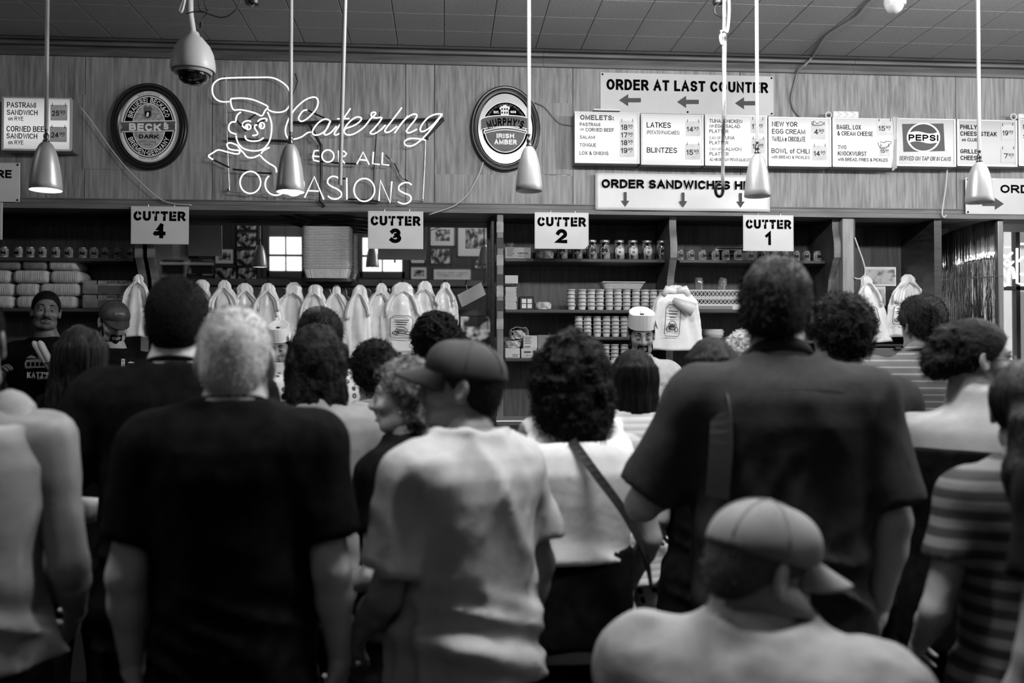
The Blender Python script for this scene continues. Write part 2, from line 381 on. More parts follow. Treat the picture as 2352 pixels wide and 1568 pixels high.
mb = MB(); mb.box((xm0, ym(zb)-.012, zb-.03), (xm1, YB-.005, zb)); mb.box((xm1-.028, ym(zt)-.012, zb), (xm1, YB-.005, zt)); mb.build('frame', DWOOD, mir)
# window openings in the wall behind the camera
wins = []
for (x0, x1) in ((700, 612), (930, 826)):
    a = mirP(x0, 626); b = mirP(x1, 500); wins.append((min(a.x, b.x), max(a.x, b.x), a.z, min(b.z, CEIL-.15)))
wins = [(a, b, min(wins[0][2], wins[1][2])-.02, min(wins[0][3], wins[1][3])) for a, b, c, d in wins]
wins.sort()
mb = MB(); zs, ze = wins[0][2], wins[0][3]
mb.box((XL, YN-.15, 0), (XR+3, YN, zs)); mb.box((XL, YN-.15, ze), (XR+3, YN, CEIL+.2))
xs = [XL]+[v for w in wins for v in w[:2]]+[XR+3]
for i in range(0, len(xs), 2): mb.box((xs[i], YN-.15, zs), (xs[i+1], YN, ze))
struct('wall_rear', mb, WALLM)
FR = M('window_frame_wood', .22, .5)
PANE = M('daylit_frosted_pane', .95, .4, emit=2.2)
for i, (a, b, c, d) in enumerate(wins):
    w = MB(); t = .05; w.box((a-.06, YN-.02, c-.06), (a+t, YN+.03, d+.06)); w.box((b-t, YN-.02, c-.06), (b+.06, YN+.03, d+.06))
    w.box((a, YN-.02, c-.06), (b, YN+.03, c+t)); w.box((a, YN-.02, d-t), (b, YN+.03, d+.06)); zm = c+(d-c)*.33
    w.box((a, YN-.03, zm-.02), (b, YN, zm+.02)); w.box(((a+b)/2-.012, YN-.03, c), ((a+b)/2+.012, YN-.005, d))
    wo = struct('window_%d' % (i+1), w, FR)
    zz = c+(d-c)*.66
    for (p, q, u, v) in ((a+t, (a+b)/2-.012, c+t, zm-.02), ((a+b)/2+.012, b-t, c+t, zm-.02), (a+t, (a+b)/2-.012, zm+.02, zz), ((a+b)/2+.012, b-t, zm+.02, zz)):
        MB().box((p, YN-.03, u), (q, YN-.02, v)).build('pane', PANE, wo)
    MB().box((a+t, YN-.028, zz), (b-t, YN-.012, d-t)).build('blind', M('drawn_blind', .35, .8), wo)
# framed pictures on that wall
FRB = M('picture_frame_black', .06, .4); MATW = M('picture_mount_white', .85, .7)
def picmat(i): return M('photo_print_%d' % i, .38, .5, var=.42, scale=9+i % 5*1.5, detail=3, lo=.42, hi=.62, stretch=(1, 1, .6+.2*(i % 3)))
pics = [((386,588,457,631),0,'wide black framed group photograph, lowest by the dividing board'), ((463,595,492,634),1,'small upright print in a pale mount with one dark figure'), ((493,570,540,607),1,'white mounted group print under the reflected shade'), ((543,502,592,529),0,'topmost photograph in the column beside the window'),
        ((543,532,592,568),0,'second photograph down in the column beside the window'), ((543,572,592,611),0,'third photograph down in the column beside the window'), ((493,613,545,645),0,'photograph below the white mounted print'), ((546,613,592,645),0,'lowest photograph in the column beside the window'),
        ((987,514,1046,566),1,'white mounted photograph beside the third cutter sign'), ((988,570,1036,607),0,'dark photograph of a crowd under a white mounted one'), ((942,556,978,606),1,'narrow white mounted print half behind a hanging sign'), ((942,611,983,643),1,'low print below the narrow white mounted one'),
        ((1050,506,1136,590),1,'largest white mounted picture at the end of the mirror'), ((1089,596,1136,618),0,'flat dark nameplate frame under the largest picture'), ((994,616,1084,644),2,'wide pale print at the bottom of the mirror')]
for i, ((x0, y0, x1, y1), kind, lab) in enumerate(pics):
    a = mirP(x0, y1); b = mirP(x1, y0); xa, xb = min(a.x, b.x), max(a.x, b.x); za, zc = a.z, b.z
    t = thing('framed_picture', ((xa+xb)/2, YN, za), lab+', reflected in the mirror', 'picture', 'pictures on the rear wall')
    f = .018; w = MB()
    for q in (((xa, za), (xb, za+f)), ((xa, zc-f), (xb, zc)), ((xa, za), (xa+f, zc)), ((xb-f, za), (xb, zc))): w.box((q[0][0], YN, q[0][1]), (q[1][0], YN+.025, q[1][1]))
    w.build('frame', FRB, t)
    m = 0
    if kind: m = min(xb-xa, zc-za)*.2; MB().box((xa+f, YN, za+f), (xb-f, YN+.008, zc-f)).build('mount', MATW, t)
    MB().box((xa+f+m, YN, za+f+m), (xb-f-m, YN+.011, zc-f-m)).build('print', M('pale_print', .75, .6, var=.1, scale=9) if kind == 2 else picmat(i), t)

# ================================================================ shelf bays
SHELF = M('shelf_board', .24, .45, var=.05, scale=8, stretch=(.4, 3, 3), detail=6)
POSTM = M('worn_post_wood', .42, .5, var=.12, scale=2.6, stretch=(.6, 1, 1.6), detail=3)
YS = 6.76
def shelf(x0, x1, ypx, label, th=.026, y0=YS, dep=YB-.002):
    xa, xb = P(x0, ypx, y0).x, P(x1, ypx, y0).x; z = P((x0+x1)/2, ypx, y0).z
    t = MB().rbox((xa, y0, z-th), (xb, dep, z), .006).build('shelf', SHELF); tag(t, label, 'shelf'); return z
ZL1 = shelf(-260, 308, 590, 'dark upper shelf carrying a row of small jars above the folded cloths')
ZL2 = shelf(-260, 308, 707, 'dark lower shelf carrying folded white cloths')
ZR1 = shelf(1160, 1528, 594, 'dark shelf carrying tall pickle jars')
ZR1b = shelf(1560, 1896, 597, 'dark shelf carrying small round-label jars')
ZR2 = shelf(1160, 1528, 711, 'dark shelf carrying the longest row of paper cups')
ZR2b = shelf(1560, 1896, 711, 'dark shelf carrying the white glass rack')
ZR3 = shelf(1160, 1318, 822, 'low shelf carrying cartons and an open bag')
ZR3a = shelf(1318, 1528, 773, 'narrow shelf carrying the second tier of paper cups')
ZR3b = shelf(1318, 1528, 838, 'lowest shelf of paper cups behind the paper-hatted worker')
ZR3c = shelf(1560, 1896, 781, 'low shelf carrying a stack of white bowls')
# posts
def post(x0, x1, label, y0=YF-.01, y1=YF+.07, zt=None, name='post', mat=POSTM):
    a, b = P(x0, 650, y0).x, P(x1, 650, y0).x
    t = thing(name, ((a+b)/2, (y0+y1)/2, 1.142), label, 'post')
    MB().rbox((a, y0, 1.142), (b, y1, ZF0-.03), .006).build('upright', mat, t); return t, a, b
t, a, b = post(1141, 1156, 'worn wooden post between the mirror and the pickle jar shelves')
for i, y in enumerate((520, 556, 596, 640, 668, 700, 742)):
    z0 = P(1148, y+14, YF).z; z1 = P(1148, y-10, YF).z
    MB().box((a-.001, YF-.013, z0), (b+.001, YF-.01, z1)).build('band', M('pale_light_band', .6, .6, var=.08, scale=20) if i % 2 == 0 else M('dark_shade_band', .2, .6), t)  # banded light on the post, painted as pale and dark strips
t, a, b = post(1936, 1962, 'broad pale wooden post beside the right bay of bags', mat=M('pale_post_wood', .56, .5, var=.06, scale=8, stretch=(5, 5, .5)))
MB().box((b, YF-.005, 1.142), (b+.012, YF+.06, ZF0-.03)).build('edge_strip', DWOOD, t)
t, a, b = post(1127, 1136, 'slim dark post at the mirror edge', y0=YF+.1, y1=YF+.16, mat=DWOOD)
# scalloped dividing boards: front edge steps in and out
def divider(px, label, prof, th=.05, pb=None, mat=None):
    yv = [p[0] for p in prof]; x = P(px, 600, YF+.05).x
    z = lambda py: P(px, py, YF+.05).z
    pts = [(YF+.02+d, max(min(z(py), ZF0-.03), 1.142)) for py, d in prof]
    t = thing('divider', (x, YB-.1, 1.142), label, 'divider')
    MB().prism(pts+[(YB-.002, pts[-1][1]), (YB-.002, pts[0][1])], 0, x-th/2, x+th/2).build('board', mat or BAYW, t)
    e = MB()      # worn front edge
    e2 = [(p[0]-.006, p[1]) for p in pts]
    e.prism(e2+[(p[0], p[1]) for p in pts[::-1]], 0, x-th/2-.001, x+th/2+.001)
    e.build('front_edge', M('worn_edge', .42, .5, var=.14, scale=5, stretch=(1, 1, 1.5), detail=3), t); return t
ZG = [(480, .03), (525, .03), (560, .0), (592, .0), (598, .02), (640, .10), (700, .14), (830, .14), (1050, .14)]
divider(1545, 'scalloped dividing board between the pickle jars and small jars', ZG)
divider(1919, 'scalloped dividing board ending the small jar shelf', ZG)
divider(322, 'scalloped dividing board ending the folded cloth shelves', ZG)
divider(350, 'dark scalloped board at the left end of the mirror', ZG, mat=DWOOD)
# bag rail across the mirror
RY = 6.9
ra, rb = P(330, 641, RY), P(1135, 655, RY)
ZRAIL = P(760, 647, RY).z
rl = thing('bag_rail', ((ra.x+rb.x)/2, RY, ZRAIL), 'long dark wooden rail with hooks across the mirror', 'rail')
MB().rbox((P(396, 641, RY).x, RY, ZRAIL-.03), (P(1124, 655, RY).x, RY+.025, ZRAIL+.02), .004).build('bar', DWOOD, rl)
for px in (462, 520, 566, 618, 672, 722, 772, 823, 875, 925, 975, 1021, 1071, 1112):
    x = P(px, 650, RY).x; MB().tube([(x, RY, ZRAIL+.005), (x, RY-.03, ZRAIL), (x, RY-.045, ZRAIL+.004), (x, RY-.05, ZRAIL+.018)], .0035, 6).build('hook', DARKM, rl)
# corner column and curved polished panel on the right
xa, xb = P(2146, 600, YF).x, P(2163, 600, YF).x
struct('wall_corner', MB().box((xa, YF, 0), (xb, YB+.06, ZF0-.03)), DWOOD)
cv = thing('curved_steel_panel', (P(2225, 700, 7.0).x, 7.0, 0), 'tall curved mirror-polished steel panel at the right end of the bays', 'panel')
xa, xb = P(2164, 600, 6.75).x, P(2279, 600, 6.75).x; n = 28; vs = []; fs = []
for i in range(n+1):
    u = i/n; x = xa+(xb-xa)*u; y = 7.02-.30*math.sin(PI*(.5*u))**1.0 if False else 6.62+.36*(1-u)**2.2
    y += .004*math.sin(u*37)+.003*math.sin(u*71+1)
    zt_ = ZF0-.03-.13*(1-u)**2.5
    for k in range(9): vs.append((x, y, .2+(zt_-.2)*k/8))
for i in range(n):
    for k in range(8): fs.append((i*9+k, (i+1)*9+k, (i+1)*9+k+1, i*9+k+1))
o = MB().add(vs, fs).build('sheet', M('streaky_polished_steel', .75, .05, metal=1, bump=1.0, bscale=9, stretch=(9, 9, .2), detail=3), cv, smooth=2)
mo = o.modifiers.new('thickness', 'SOLIDIFY'); mo.thickness = .004
z = P(2225, 638, 6.66).z
MB().tube([(x, 6.60+.36*(1-i/12)**2.2, z+.01*i/12) for i, x in enumerate([xa+(xb-xa)*q/12 for q in range(13)])], .003, 6).build('wire', ALU, cv)
MB().rbox((xb, YF, .2), (P(2292, 600, YF).x, YF+.1, ZF0-.03), .01).build('edge_post', M('brushed_steel', .45, .35, metal=.7), cv)
# ================================================================ front window at the far right with neon lettering
YWN = 9.4
xa = P(2240, 700, YWN).x; xw = XR+2.6
mb = MB(); mb.box((X0R, YB, 0), (X0R+.06, YWN, CEIL)); struct('wall_passage', mb, WALLM)
mb = MB(); mb.box((X0R, YWN, 0), (XR+3, YWN+.15, .7)); mb.box((X0R, YWN, 3.0), (XR+3, YWN+.15, CEIL+.2)); mb.box((X0R, YWN, .7), (xa, YWN+.15, 3.0)); mb.box((xw, YWN, .7), (XR+3, YWN+.15, 3.0))
struct('wall_street', mb, WALLM)
w = MB()
for x in (xa, P(2331, 600, YWN).x, P(2420, 600, YWN).x, xw-.06): w.box((x, YWN-.02, .7), (x+.045, YWN+.06, 3.0))
zr = P(2320, 666, YWN).z
for z in (.7, zr, 2.96): w.box((xa, YWN-.02, z), (xw, YWN+.06, z+.04))
wo = struct('window_3', w, FR)
GLS = M('window_glass', .95, .02, trans=1, spec=.3)
xs = [xa, P(2331, 600, YWN).x, P(2420, 600, YWN).x, xw]
for i in range(3):
    MB().box((xs[i]+.045, YWN+.02, .74), (xs[i+1], YWN+.024, zr)).build('pane', GLS, wo)
    MB().box((xs[i]+.045, YWN+.02, zr+.04), (xs[i+1], YWN+.024, 2.96)).build('pane', GLS, wo)
for i, (a, b) in enumerate(WR):
    w = MB()
    for y in (a, (a+b)/2-.02, b-.05): w.box((XR+.03, y, .8), (XR+.1, y+.05, 3.2))
    for z in (.8, 3.15): w.box((XR+.03, a, z), (XR+.1, b, z+.05))
    wo2 = struct('window_%d' % (4+i), w, FR)
    for p, q in ((a+.05, (a+b)/2-.02), ((a+b)/2+.03, b-.05)): MB().box((XR+.06, p, .85), (XR+.064, q, 3.15)).build('pane', GLS, wo2)
# street side: pale building across the street, a bush
bd = thing('street_building', (8, 16, 0), 'pale sunlit building seen through the window at the right edge', 'building')
MB().box((4, 16, -.2), (16, 16.4, 7)).build('facade', M('pale_facade', .9, .8, var=.04, scale=2), bd)
for i in range(5):
    for k in range(2):
        MB().box((4.8+i*1.9, 15.97, 1.2+k*2.4), (5.8+i*1.9, 16.0, 2.8+k*2.4)).build('window', M('far_window', .5, .2), bd)
struct('ground_street', MB().box((2, 9.6, -.15), (18, 16.4, -.02)), M('street_pavement', .7, .8, var=.05, scale=3))
# neon lettering hanging in the window
NEON = M('neon_tube_lit', .98, .3, emit=2.2)
nw = thing('window_neon_sign', tuple(P(2330, 700, YWN-.12)), 'lit neon letters hanging in the street window at the right edge', 'neon sign')
Yn = YWN-.12
def ntube(pts, par, Y, r=.007, nm='neon_tube', mat=None, sp=5, closed=False):
    q = spline(pts, sp, closed) if sp else pts
    return MB().tube([tuple(P(x, y, Y)) for x, y in q], r, 8, closed).build(nm, mat or NEON, par, smooth=2)
ntube([(2293,655),(2293,620),(2303,618),(2308,630),(2296,638),(2310,657)], nw, Yn, .014)
ntube([(2316,655),(2318,622),(2326,616),(2329,640)], nw, Yn, .014)
ntube([(2293,600),(2300,585),(2312,590),(2325,580)], nw, Yn, .014); ntube([(2292,607),(2306,604),(2316,610),(2328,600)], nw, Yn, .012)
ntube([(2336,570),(2336,650),(2352,654),(2380,652),(2380,560),(2345,560)], nw, Yn, .012, sp=0)
ntube([(2340,600),(2352,590),(2360,610),(2352,630),(2344,628)], nw, Yn, .012)
MB().tube([tuple(P(2304, 560, Yn)), tuple(P(2304, 500, Yn))], .004).build('hanger', BLACK, nw)
# ================================================================ signs
def signboard(x0, y0, x1, y1, label, Y=YF-.006, th=.004, mat=SIGN, name='order_sign', cat='sign', wave=0, screws=True, bentY=None):
    a = P(x0, y1, Y); zt_ = P(x0, y0, Y).z; b = P(x1, y1, Y)
    t = thing(name, ((a.x+b.x)/2, Y, a.z), label, cat)
    if wave:   # board bellies between its screws
        nx, nz = 40, 12; vs = []; fs = []
        for i in range(nx+1):
            for k in range(nz+1):
                u, v = i/nx, k/nz; vs.append((a.x+(b.x-a.x)*u, Y-wave*abs(math.sin(2*PI*u))**1.5*(1-v)**1.2*math.sin(PI*min(1, v+.35)) , a.z+(zt_-a.z)*v))
        for i in range(nx):
            for k in range(nz): fs.append((i*(nz+1)+k, (i+1)*(nz+1)+k, (i+1)*(nz+1)+k+1, i*(nz+1)+k+1))
        o = MB().add(vs, fs).build('board', mat, t, smooth=2); o.modifiers.new('thickness', 'SOLIDIFY').thickness = th
    else: MB().rbox((a.x, Y, a.z), (b.x, Y+th, zt_), .001, 1).build('board', mat, t)
    if screws:
        for u in (.012, .5, .988):
            for v in (.05, .95):
                if u == .5 and v > .5 and not wave: continue
                x = a.x+(b.x-a.x)*u; z = a.z+(zt_-a.z)*v
                MB().lathe([(0, -.004), (.006, -.003), (.007, 0)], 10).build('screw', INK, t, world=False).location = (0, 0, 0)
                o = t.children[-1]; o.rotation_euler = (R(90), 0, 0); o.location = (x-t.location.x, -.003, z-t.location.z)
    return t
GSIGN = M('grey_white_sign', .76, .35, var=.02, scale=4)
s = signboard(1379, 166, 1777, 258, 'upper white order sign with three arrows pointing to the next counter', mat=GSIGN); Yt = YF-.0075
HB = .052
text(s, 'ORDER AT LAST COUNTER', 1393, 1764, 181, 206, Yt, INK, HB)
def arrow(s, x, y, dx, dy, L, Y, mat):
    # arrow from tail centre x,y ; L length px
    px, py = -dy, dx; h = L*.42; w = L*.1; hd = L*.28
    q = [(0, -w), (L-h, -w), (L-h, -hd), (L, 0), (L-h, hd), (L-h, w), (0, w)]
    poly(s, [(x+dx*u+px*v, y+dy*u+py*v) for u, v in q], Y, mat, 'arrow')
for x, y in ((1472, 230), (1605, 234), (1738, 237)): arrow(s, x, y, -1, 0, 50, Yt, GREYINK)
s = signboard(1367, 397, 1768, 482, 'lower white order sign with three down arrows, bulging off the fascia', wave=.012, Y=YF-.042)
text(s, 'ORDER SANDWICHES HERE', 1382, 1760, 411, 431, YF-.0575, INK, HB)
for x, y in ((1436, 441), (1569, 442), (1701, 443)): arrow(s, x, y, 0, 1, 34, YF-.0575, GREYINK)
s = signboard(-360, 368, 45, 459, 'white order sign cut by the left picture edge, ending in RE', Y=YF-.042); text(s, 'ORDER SANDWICHES HERE', -340, 27, 385, 404, YF-.0435, INK, HB)
s = signboard(2218, 408, 2640, 491, 'white order sign with an arrow to the right, cut by the right picture edge', mat=GSIGN, Y=YF-.042); text(s, 'ORDER HERE', 2298, 2500, 424, 443, YF-.0435, INK, HB); arrow(s, 2256, 468, 1, 0, 50, YF-.0435, GREYINK)
poly(s, [(2222,410),(2288,410),(2288,412),(2222,412)], YF-.0435, SIGN)
# cutter signs hanging on chain links in front of the fascia
def stencil(s, x0, x1, yt, yb, Y, t):
    text(s, t, x0, x1, yt, yb, Y, INK, .075)
def cutter(x0, y0, x1, y1, num, lab, chip=False):
    Y = YF-.05; a = P(x0, y1, Y); zt_ = P(x0, y0, Y).z; b = P(x1, y1, Y)
    t = thing('cutter_sign', ((a.x+b.x)/2, Y, a.z), lab, 'sign', 'numbered cutter signs')
    c = .02; pts = [(a.x, a.z), (b.x, a.z), (b.x, zt_), (a.x, zt_)]
    if chip: pts = [(a.x, a.z), (b.x-.03, a.z), (b.x, a.z+.03), (b.x, zt_), (a.x, zt_)]
    MB().prism(pts, 1, Y, Y+.006).build('plate', M('cutter_plate', .82, .3, var=.02, scale=5), t, bevel=.0015)
    w = (x1-x0); Yt2 = Y-.0015
    bx = MB(); X = lambda px: P(px, y0, Y).x; i = .006
    for q in ((a.x+i, a.z+i, b.x-i, a.z+i+.002), (a.x+i, zt_-i-.002, b.x-i, zt_-i), (a.x+i, a.z+i, a.x+i+.002, zt_-i), (b.x-i-.002, a.z+i, b.x-i, zt_-i)): bx.box((q[0], Y-.001, q[1]), (q[2], Y, q[3]))
    bx.build('border', GSIGN, t)
    text(t, 'CUTTER', x0+w*.05, x1-w*.05, y0+(y1-y0)*.13, y0+(y1-y0)*.385, Yt2, INK, .07)
    cx = (x0+x1)/2; hw = w*.105*(.55 if num == '1' else 1)
    text(t, num, cx-hw, cx+hw, y0+(y1-y0)*.46, y0+(y1-y0)*.85, Yt2, INK, .07, name='number')
    SL = MATS['cutter_plate']      # stencil bridges
    for k in range(6):
        gx = x0+w*(.05+.9*(k+.5)/6); yy = y0+(y1-y0)*.26
        poly(t, [(gx-1.0, yy-1.2 if k % 2 else y0+(y1-y0)*.12), (gx+.6, yy-1.2 if k % 2 else y0+(y1-y0)*.12), (gx+.6, yy+1.2), (gx-1.0, yy+1.2)], Yt2-.0006, SL, 'stencil_bridge')
    poly(t, [(cx-hw, y0+(y1-y0)*.645), (cx-hw*.2, y0+(y1-y0)*.64), (cx-hw*.2, y0+(y1-y0)*.66), (cx-hw, y0+(y1-y0)*.665)], Yt2-.0006, SL, 'stencil_bridge')
    for u in (.3, .75):
        x = a.x+(b.x-a.x)*u; MB().tube([(x, Y+.003, zt_-.008), (x, Y+.003, zt_+.012), (x+.004, Y+.01, ZF0+.0)], .0018, 6).build('hook', ALU, t)
    return t
cutter(300, 473, 433, 560, '4', 'white stencilled cutter sign numbered four, hanging beside the oval dark beer mirror')
cutter(845, 484, 972, 571, '3', 'white stencilled cutter sign numbered three, hanging under the neon sign')
cutter(1228, 487, 1352, 571, '2', 'white stencilled cutter sign numbered two, with a clipped corner', chip=True)
cutter(1707, 493, 1823, 576, '1', 'white stencilled cutter sign numbered one, hanging under the end of the lower order sign')
cutter(-128, 463, 5, 549, '5', 'hanging white sign cut by the left picture edge')
# ================================================================ backlit menu boxes
BOXF = M('menu_box_frame', .78, .35, metal=.3)
FACE = {}
def face(e):
    if e not in FACE:
        m = M('backlit_panel_%d' % int(e*100), .55, .3, emit=e)
        m.node_tree.nodes['Principled BSDF'].inputs['Emission Color'].default_value = (1, 1, 1, 1); FACE[e] = m
        # lamp tubes behind the panel make a band of light: brighter across the middle
        n, k = m.node_tree.nodes, m.node_tree.links
        tc = n.new('ShaderNodeTexCoord'); gr = n.new('ShaderNodeSeparateXYZ'); k.new(tc.outputs['Generated'], gr.inputs[0])
        f = n.new('ShaderNodeMath'); f.operation = 'SUBTRACT'; f.inputs[1].default_value = .45; k.new(gr.outputs['Z'], f.inputs[0])
        p = n.new('ShaderNodeMath'); p.operation = 'MULTIPLY'; k.new(f.outputs[0], p.inputs[0]); k.new(f.outputs[0], p.inputs[1])
        q = n.new('ShaderNodeMath'); q.operation = 'MULTIPLY_ADD'; q.inputs[1].default_value = -1.9*e; q.inputs[2].default_value = e*1.18; k.new(p.outputs[0], q.inputs[0])
        k.new(q.outputs[0], n['Principled BSDF'].inputs['Emission Strength'])
    return FACE[e]
YM = YF-.13
def menu(x0, y0, x1, y1, label, e=.45, name='menu_box'):
    a = P(x0, y1, YM); zt_ = P(x0, y0, YM).z; b = P(x1, y1, YM)
    t = thing(name, ((a.x+b.x)/2, YF, a.z), label, 'menu sign', 'backlit menu boxes')
    MB().rbox((a.x, YM+.004, a.z), (b.x, YF-.001, zt_), .004, 1).build('case', M('menu_case', .5, .4, metal=.4), t)
    f = .014; w = MB()
    w.box((a.x, YM-.006, a.z), (a.x+f, YM+.01, zt_)); w.box((b.x-f, YM-.006, a.z), (b.x, YM+.01, zt_)); w.box((a.x, YM-.004, a.z), (b.x, YM+.01, a.z+.012)); w.box((a.x, YM-.004, zt_-.009), (b.x, YM+.01, zt_))
    w.build('frame', BOXF, t)
    MB().box((a.x+f, YM, a.z+.012), (b.x-f, YM+.003, zt_-.009)).build('face_panel', face(e), t)
    return t
Yl = YM-.0015
def card(t, x0, y0, x1, y1, price, tilt=0, mat=CARD, lines=None):
    cx, cy = (x0+x1)/2, (y0+y1)/2; c, s_ = math.cos(R(tilt)), math.sin(R(tilt))
    rot = lambda p: (cx+(p[0]-cx)*c-(p[1]-cy)*s_, cy+(p[0]-cx)*s_+(p[1]-cy)*c)
    vs = [tuple(P(*rot(p), YM-.004)) for p in ((x0, y1), (x1, y1), (x1, y0), (x0, y0))]
    vs += [(v[0], v[1]+.0015, v[2]) for v in vs]
    o = MB().add(vs, [(0,1,2,3),(7,6,5,4),(0,4,5,1),(1,5,6,2),(2,6,7,3),(3,7,4,0)]).build('price_card', mat, t)
    for u in (.12, .88):
        p = rot((x0+(x1-x0)*u, y0)); MB().tube([tuple(P(p[0], p[1]+2.5, YM-.005)), tuple(P(p[0]+.3, p[1]-2, YM-.008)), tuple(P(p[0], p[1]-4, YM-.003))], .0018, 6).build('hook', INK, o)
    for (pr, yt, yb) in (lines or [(price, y0+(y1-y0)*.36, y0+(y1-y0)*.70)]):
        w = x1-x0; k = len(pr)
        a = x0+w*.08; b = x0+w*(.52 if k == 4 else .40); h = yb-yt
        if k == 3: a = x0+w*.2; b = x0+w*.48
        text(o, pr[:-2], a, b, yt, yb, YM-.0048, INKS, .02, name='price'); text(o, pr[-2:], b+w*.04, x0+w*.9, yt, yt+h*.52, YM-.0048, INKS, .02, name='price')
        poly(o, [(b+w*.16, yt+h*.70), (b+w*.34, yt+h*.70), (b+w*.32, yt+h*.78), (b+w*.18, yt+h*.78)], YM-.0048, INKS, 'price_mark')
    return o
def c1(x, y): return x/4.9, 150+y/4.9
def c4(x, y): return 1290+x/4.48, 150+y/4.48
def c5(x, y): return 1750+x/3.907, 220+y/3.907
def lines(t, cv, rows, bold=.0, mat=INK):
    for r in rows:
        s_, x0, x1, yt, yb = r[:5]; bo = r[5] if len(r) > 5 else bold
        a = cv(x0, yt); b = cv(x1, yb); text(t, s_, a[0], b[0], a[1], b[1], Yl, r[6] if len(r) > 6 else mat, bo, skew=r[7] if len(r) > 7 else 0)
t = menu(4, 222, 165, 345, 'backlit menu box for pastrami and corned beef sandwiches')
lines(t, c1, [('PASTRAMI',78,404,412,474,.015),('SANDWICH',76,424,498,556,.015),('on RYE',92,264,575,620,.01),('CORNED BEEF',72,536,680,744,.015),('SANDWICH',72,420,762,822,.015),('on RYE',92,264,842,888,.01)])
card(t, *c1(568,445), *c1(758,620), '2595'); card(t, *c1(560,692), *c1(752,862), '2495', 1)
t = menu(1320, 256, 1469, 374, 'backlit menu box listing omelets with four prices', .60)
lines(t, c4, [('OMELETS:',190,536,508,560,.05,GREYINK),('PASTRAMI',186,396,588,624),('OR',186,230,648,670),('CORNED BEEF',246,540,642,680),('SALAMI',186,342,720,755),('TONGUE',186,356,800,836),('LOX & ONIONS',184,482,882,920)], .015)
o = card(t, *c4(600,570), *c4(748,942), '', lines=[('1895',)+tuple(c4(0,y)[1] for y in (608,664)), ('1795',)+tuple(c4(0,y)[1] for y in (690,742)), ('1895',)+tuple(c4(0,y)[1] for y in (768,822)), ('1995',)+tuple(c4(0,y)[1] for y in (848,902))])
t = menu(1472, 261, 1616, 378, 'backlit menu box for latkes and blintzes', .60)
lines(t, c4, [('LATKES',875,1124,584,640),('(POTATO PANCAKES)',875,1214,668,708,.0,INKS),('BLINTZES',876,1188,842,898)], .015)
card(t, *c4(1276,575), *c4(1428,728), '1495'); card(t, *c4(1272,810), *c4(1428,968), '1595')
t = menu(1619, 263, 1762, 380, 'backlit menu box for salad, tuna and salmon platters', .60)
lines(t, c4, [('TUNA, CHICKEN',1520,1858,552,590),('OR',1520,1566,612,638),('EGG SALAD',1580,1836,606,642),('PLATTER',1520,1716,658,694),('CAN OF',1520,1640,730,760,.0,INKS),('TUNA',1655,1780,726,762),('PLATTER',1520,1716,776,812),('CAN OF',1522,1644,846,874,.0,INKS),('SALMON',1655,1850,842,878),('PLATTER',1522,1718,892,928),('ALL with COLE SLAW, POTATO SALAD, LETTUCE, TOMATO',1524,2085,950,982,.0,INKS)], .012)
card(t, *c4(1948,550), *c4(2085,698), '1795', 1); card(t, *c4(1954,750), *c4(2090,905), '1895', 1)
t = menu(1765, 268, 1909, 381, 'backlit menu box for egg cream and bowl of chili', .58)
lines(t, c5, [('NEW YOR',90,318,230,274),('EGG CREAM',90,388,296,340),('VANILLA or CHOCOLATE',92,390,362,408,.0,INKS),('BOWL of CHILI',86,428,470,514),('with BREAD & PICKLES',88,428,534,562)], .012)
o = card(t, *c5(443,248), *c5(572,388), '495', 2)
MB().tube([tuple(P(*c5(x, y), YM-.01)) for x, y in spline([(448,235),(470,228),(500,250),(520,232),(545,238),(540,262),(460,262),(448,235)], 4)], .0016, 6).build('wire', INK, t)
card(t, *c5(456,446), *c5(582,578), '1495')
t = menu(1912, 270, 2056, 383, 'backlit menu box for bagel with lox and two knockwurst', .56)
lines(t, c5, [('BAGEL, LOX',672,888,258,300),('& CREAM CHEESE',676,996,316,356),('TWO',682,758,442,478),('KNOCKWURST',682,938,496,536),('with BREAD, FRIES & PICKLES',682,1130,554,584)], .012)
card(t, *c5(1036,222), *c5(1170,352), '1595', -1); card(t, *c5(1056,445), *c5(1146,542), '1595')
MB().tube([tuple(P(*c5(x, y), YM-.012)) for x, y in spline([(1042,415),(1050,450),(1075,468),(1120,462),(1145,440),(1160,412),(1110,408),(1105,420),(1060,412)], 4)], .0018, 6).build('wire', INK, t)
t = menu(2058, 271, 2195, 381, 'backlit soda box with a round wave emblem over dark side blocks', .36)
DK = M('emblem_grey', .27, .5); DK2 = M('emblem_dark', .2, .5); LT = M('emblem_white', .86, .4, emit=.3)
q = lambda pts: [c5(*p) for p in pts]
poly(t, q([(1258,252),(1630,248),(1642,496),(1270,503)]), Yl, DK, 'emblem_block')
poly(t, q(ell(1450, 373, 150, 131, 48)), Yl-.0006, LT, 'emblem_disc')
def wav(u): return 12*math.sin(u*PI*1.5+2.6)
cx, cy, rx, ry = 1450, 373, 132, 119
top = [p for p in ell(cx, cy, rx, ry, 60, -68, 68)]; xr_ = top[-1][0]; xl_ = top[0][0]
poly(t, q(top+[(xr_+(xl_-xr_)*i/20, top[0][1]+10*math.sin(i/20*2*PI)) for i in range(21)]), Yl-.0012, DK2, 'emblem_wave')
bot = [p for p in ell(cx, cy, rx, ry, 60, 112, 248)]
poly(t, q(bot+[(bot[-1][0]+(bot[0][0]-bot[-1][0])*i/20, bot[0][1]-10*math.sin(i/20*2*PI)) for i in range(21)]), Yl-.0012, DK, 'emblem_wave')
a = c5(1316, 345); b = c5(1585, 402); text(t, 'PEPSI', a[0], b[0], a[1], b[1], Yl-.0012, INK, .06)
lines(t, c5, [('SERVED ON TAP OR IN CANS',1232,1694,540,578,.0,INKS,.05)])
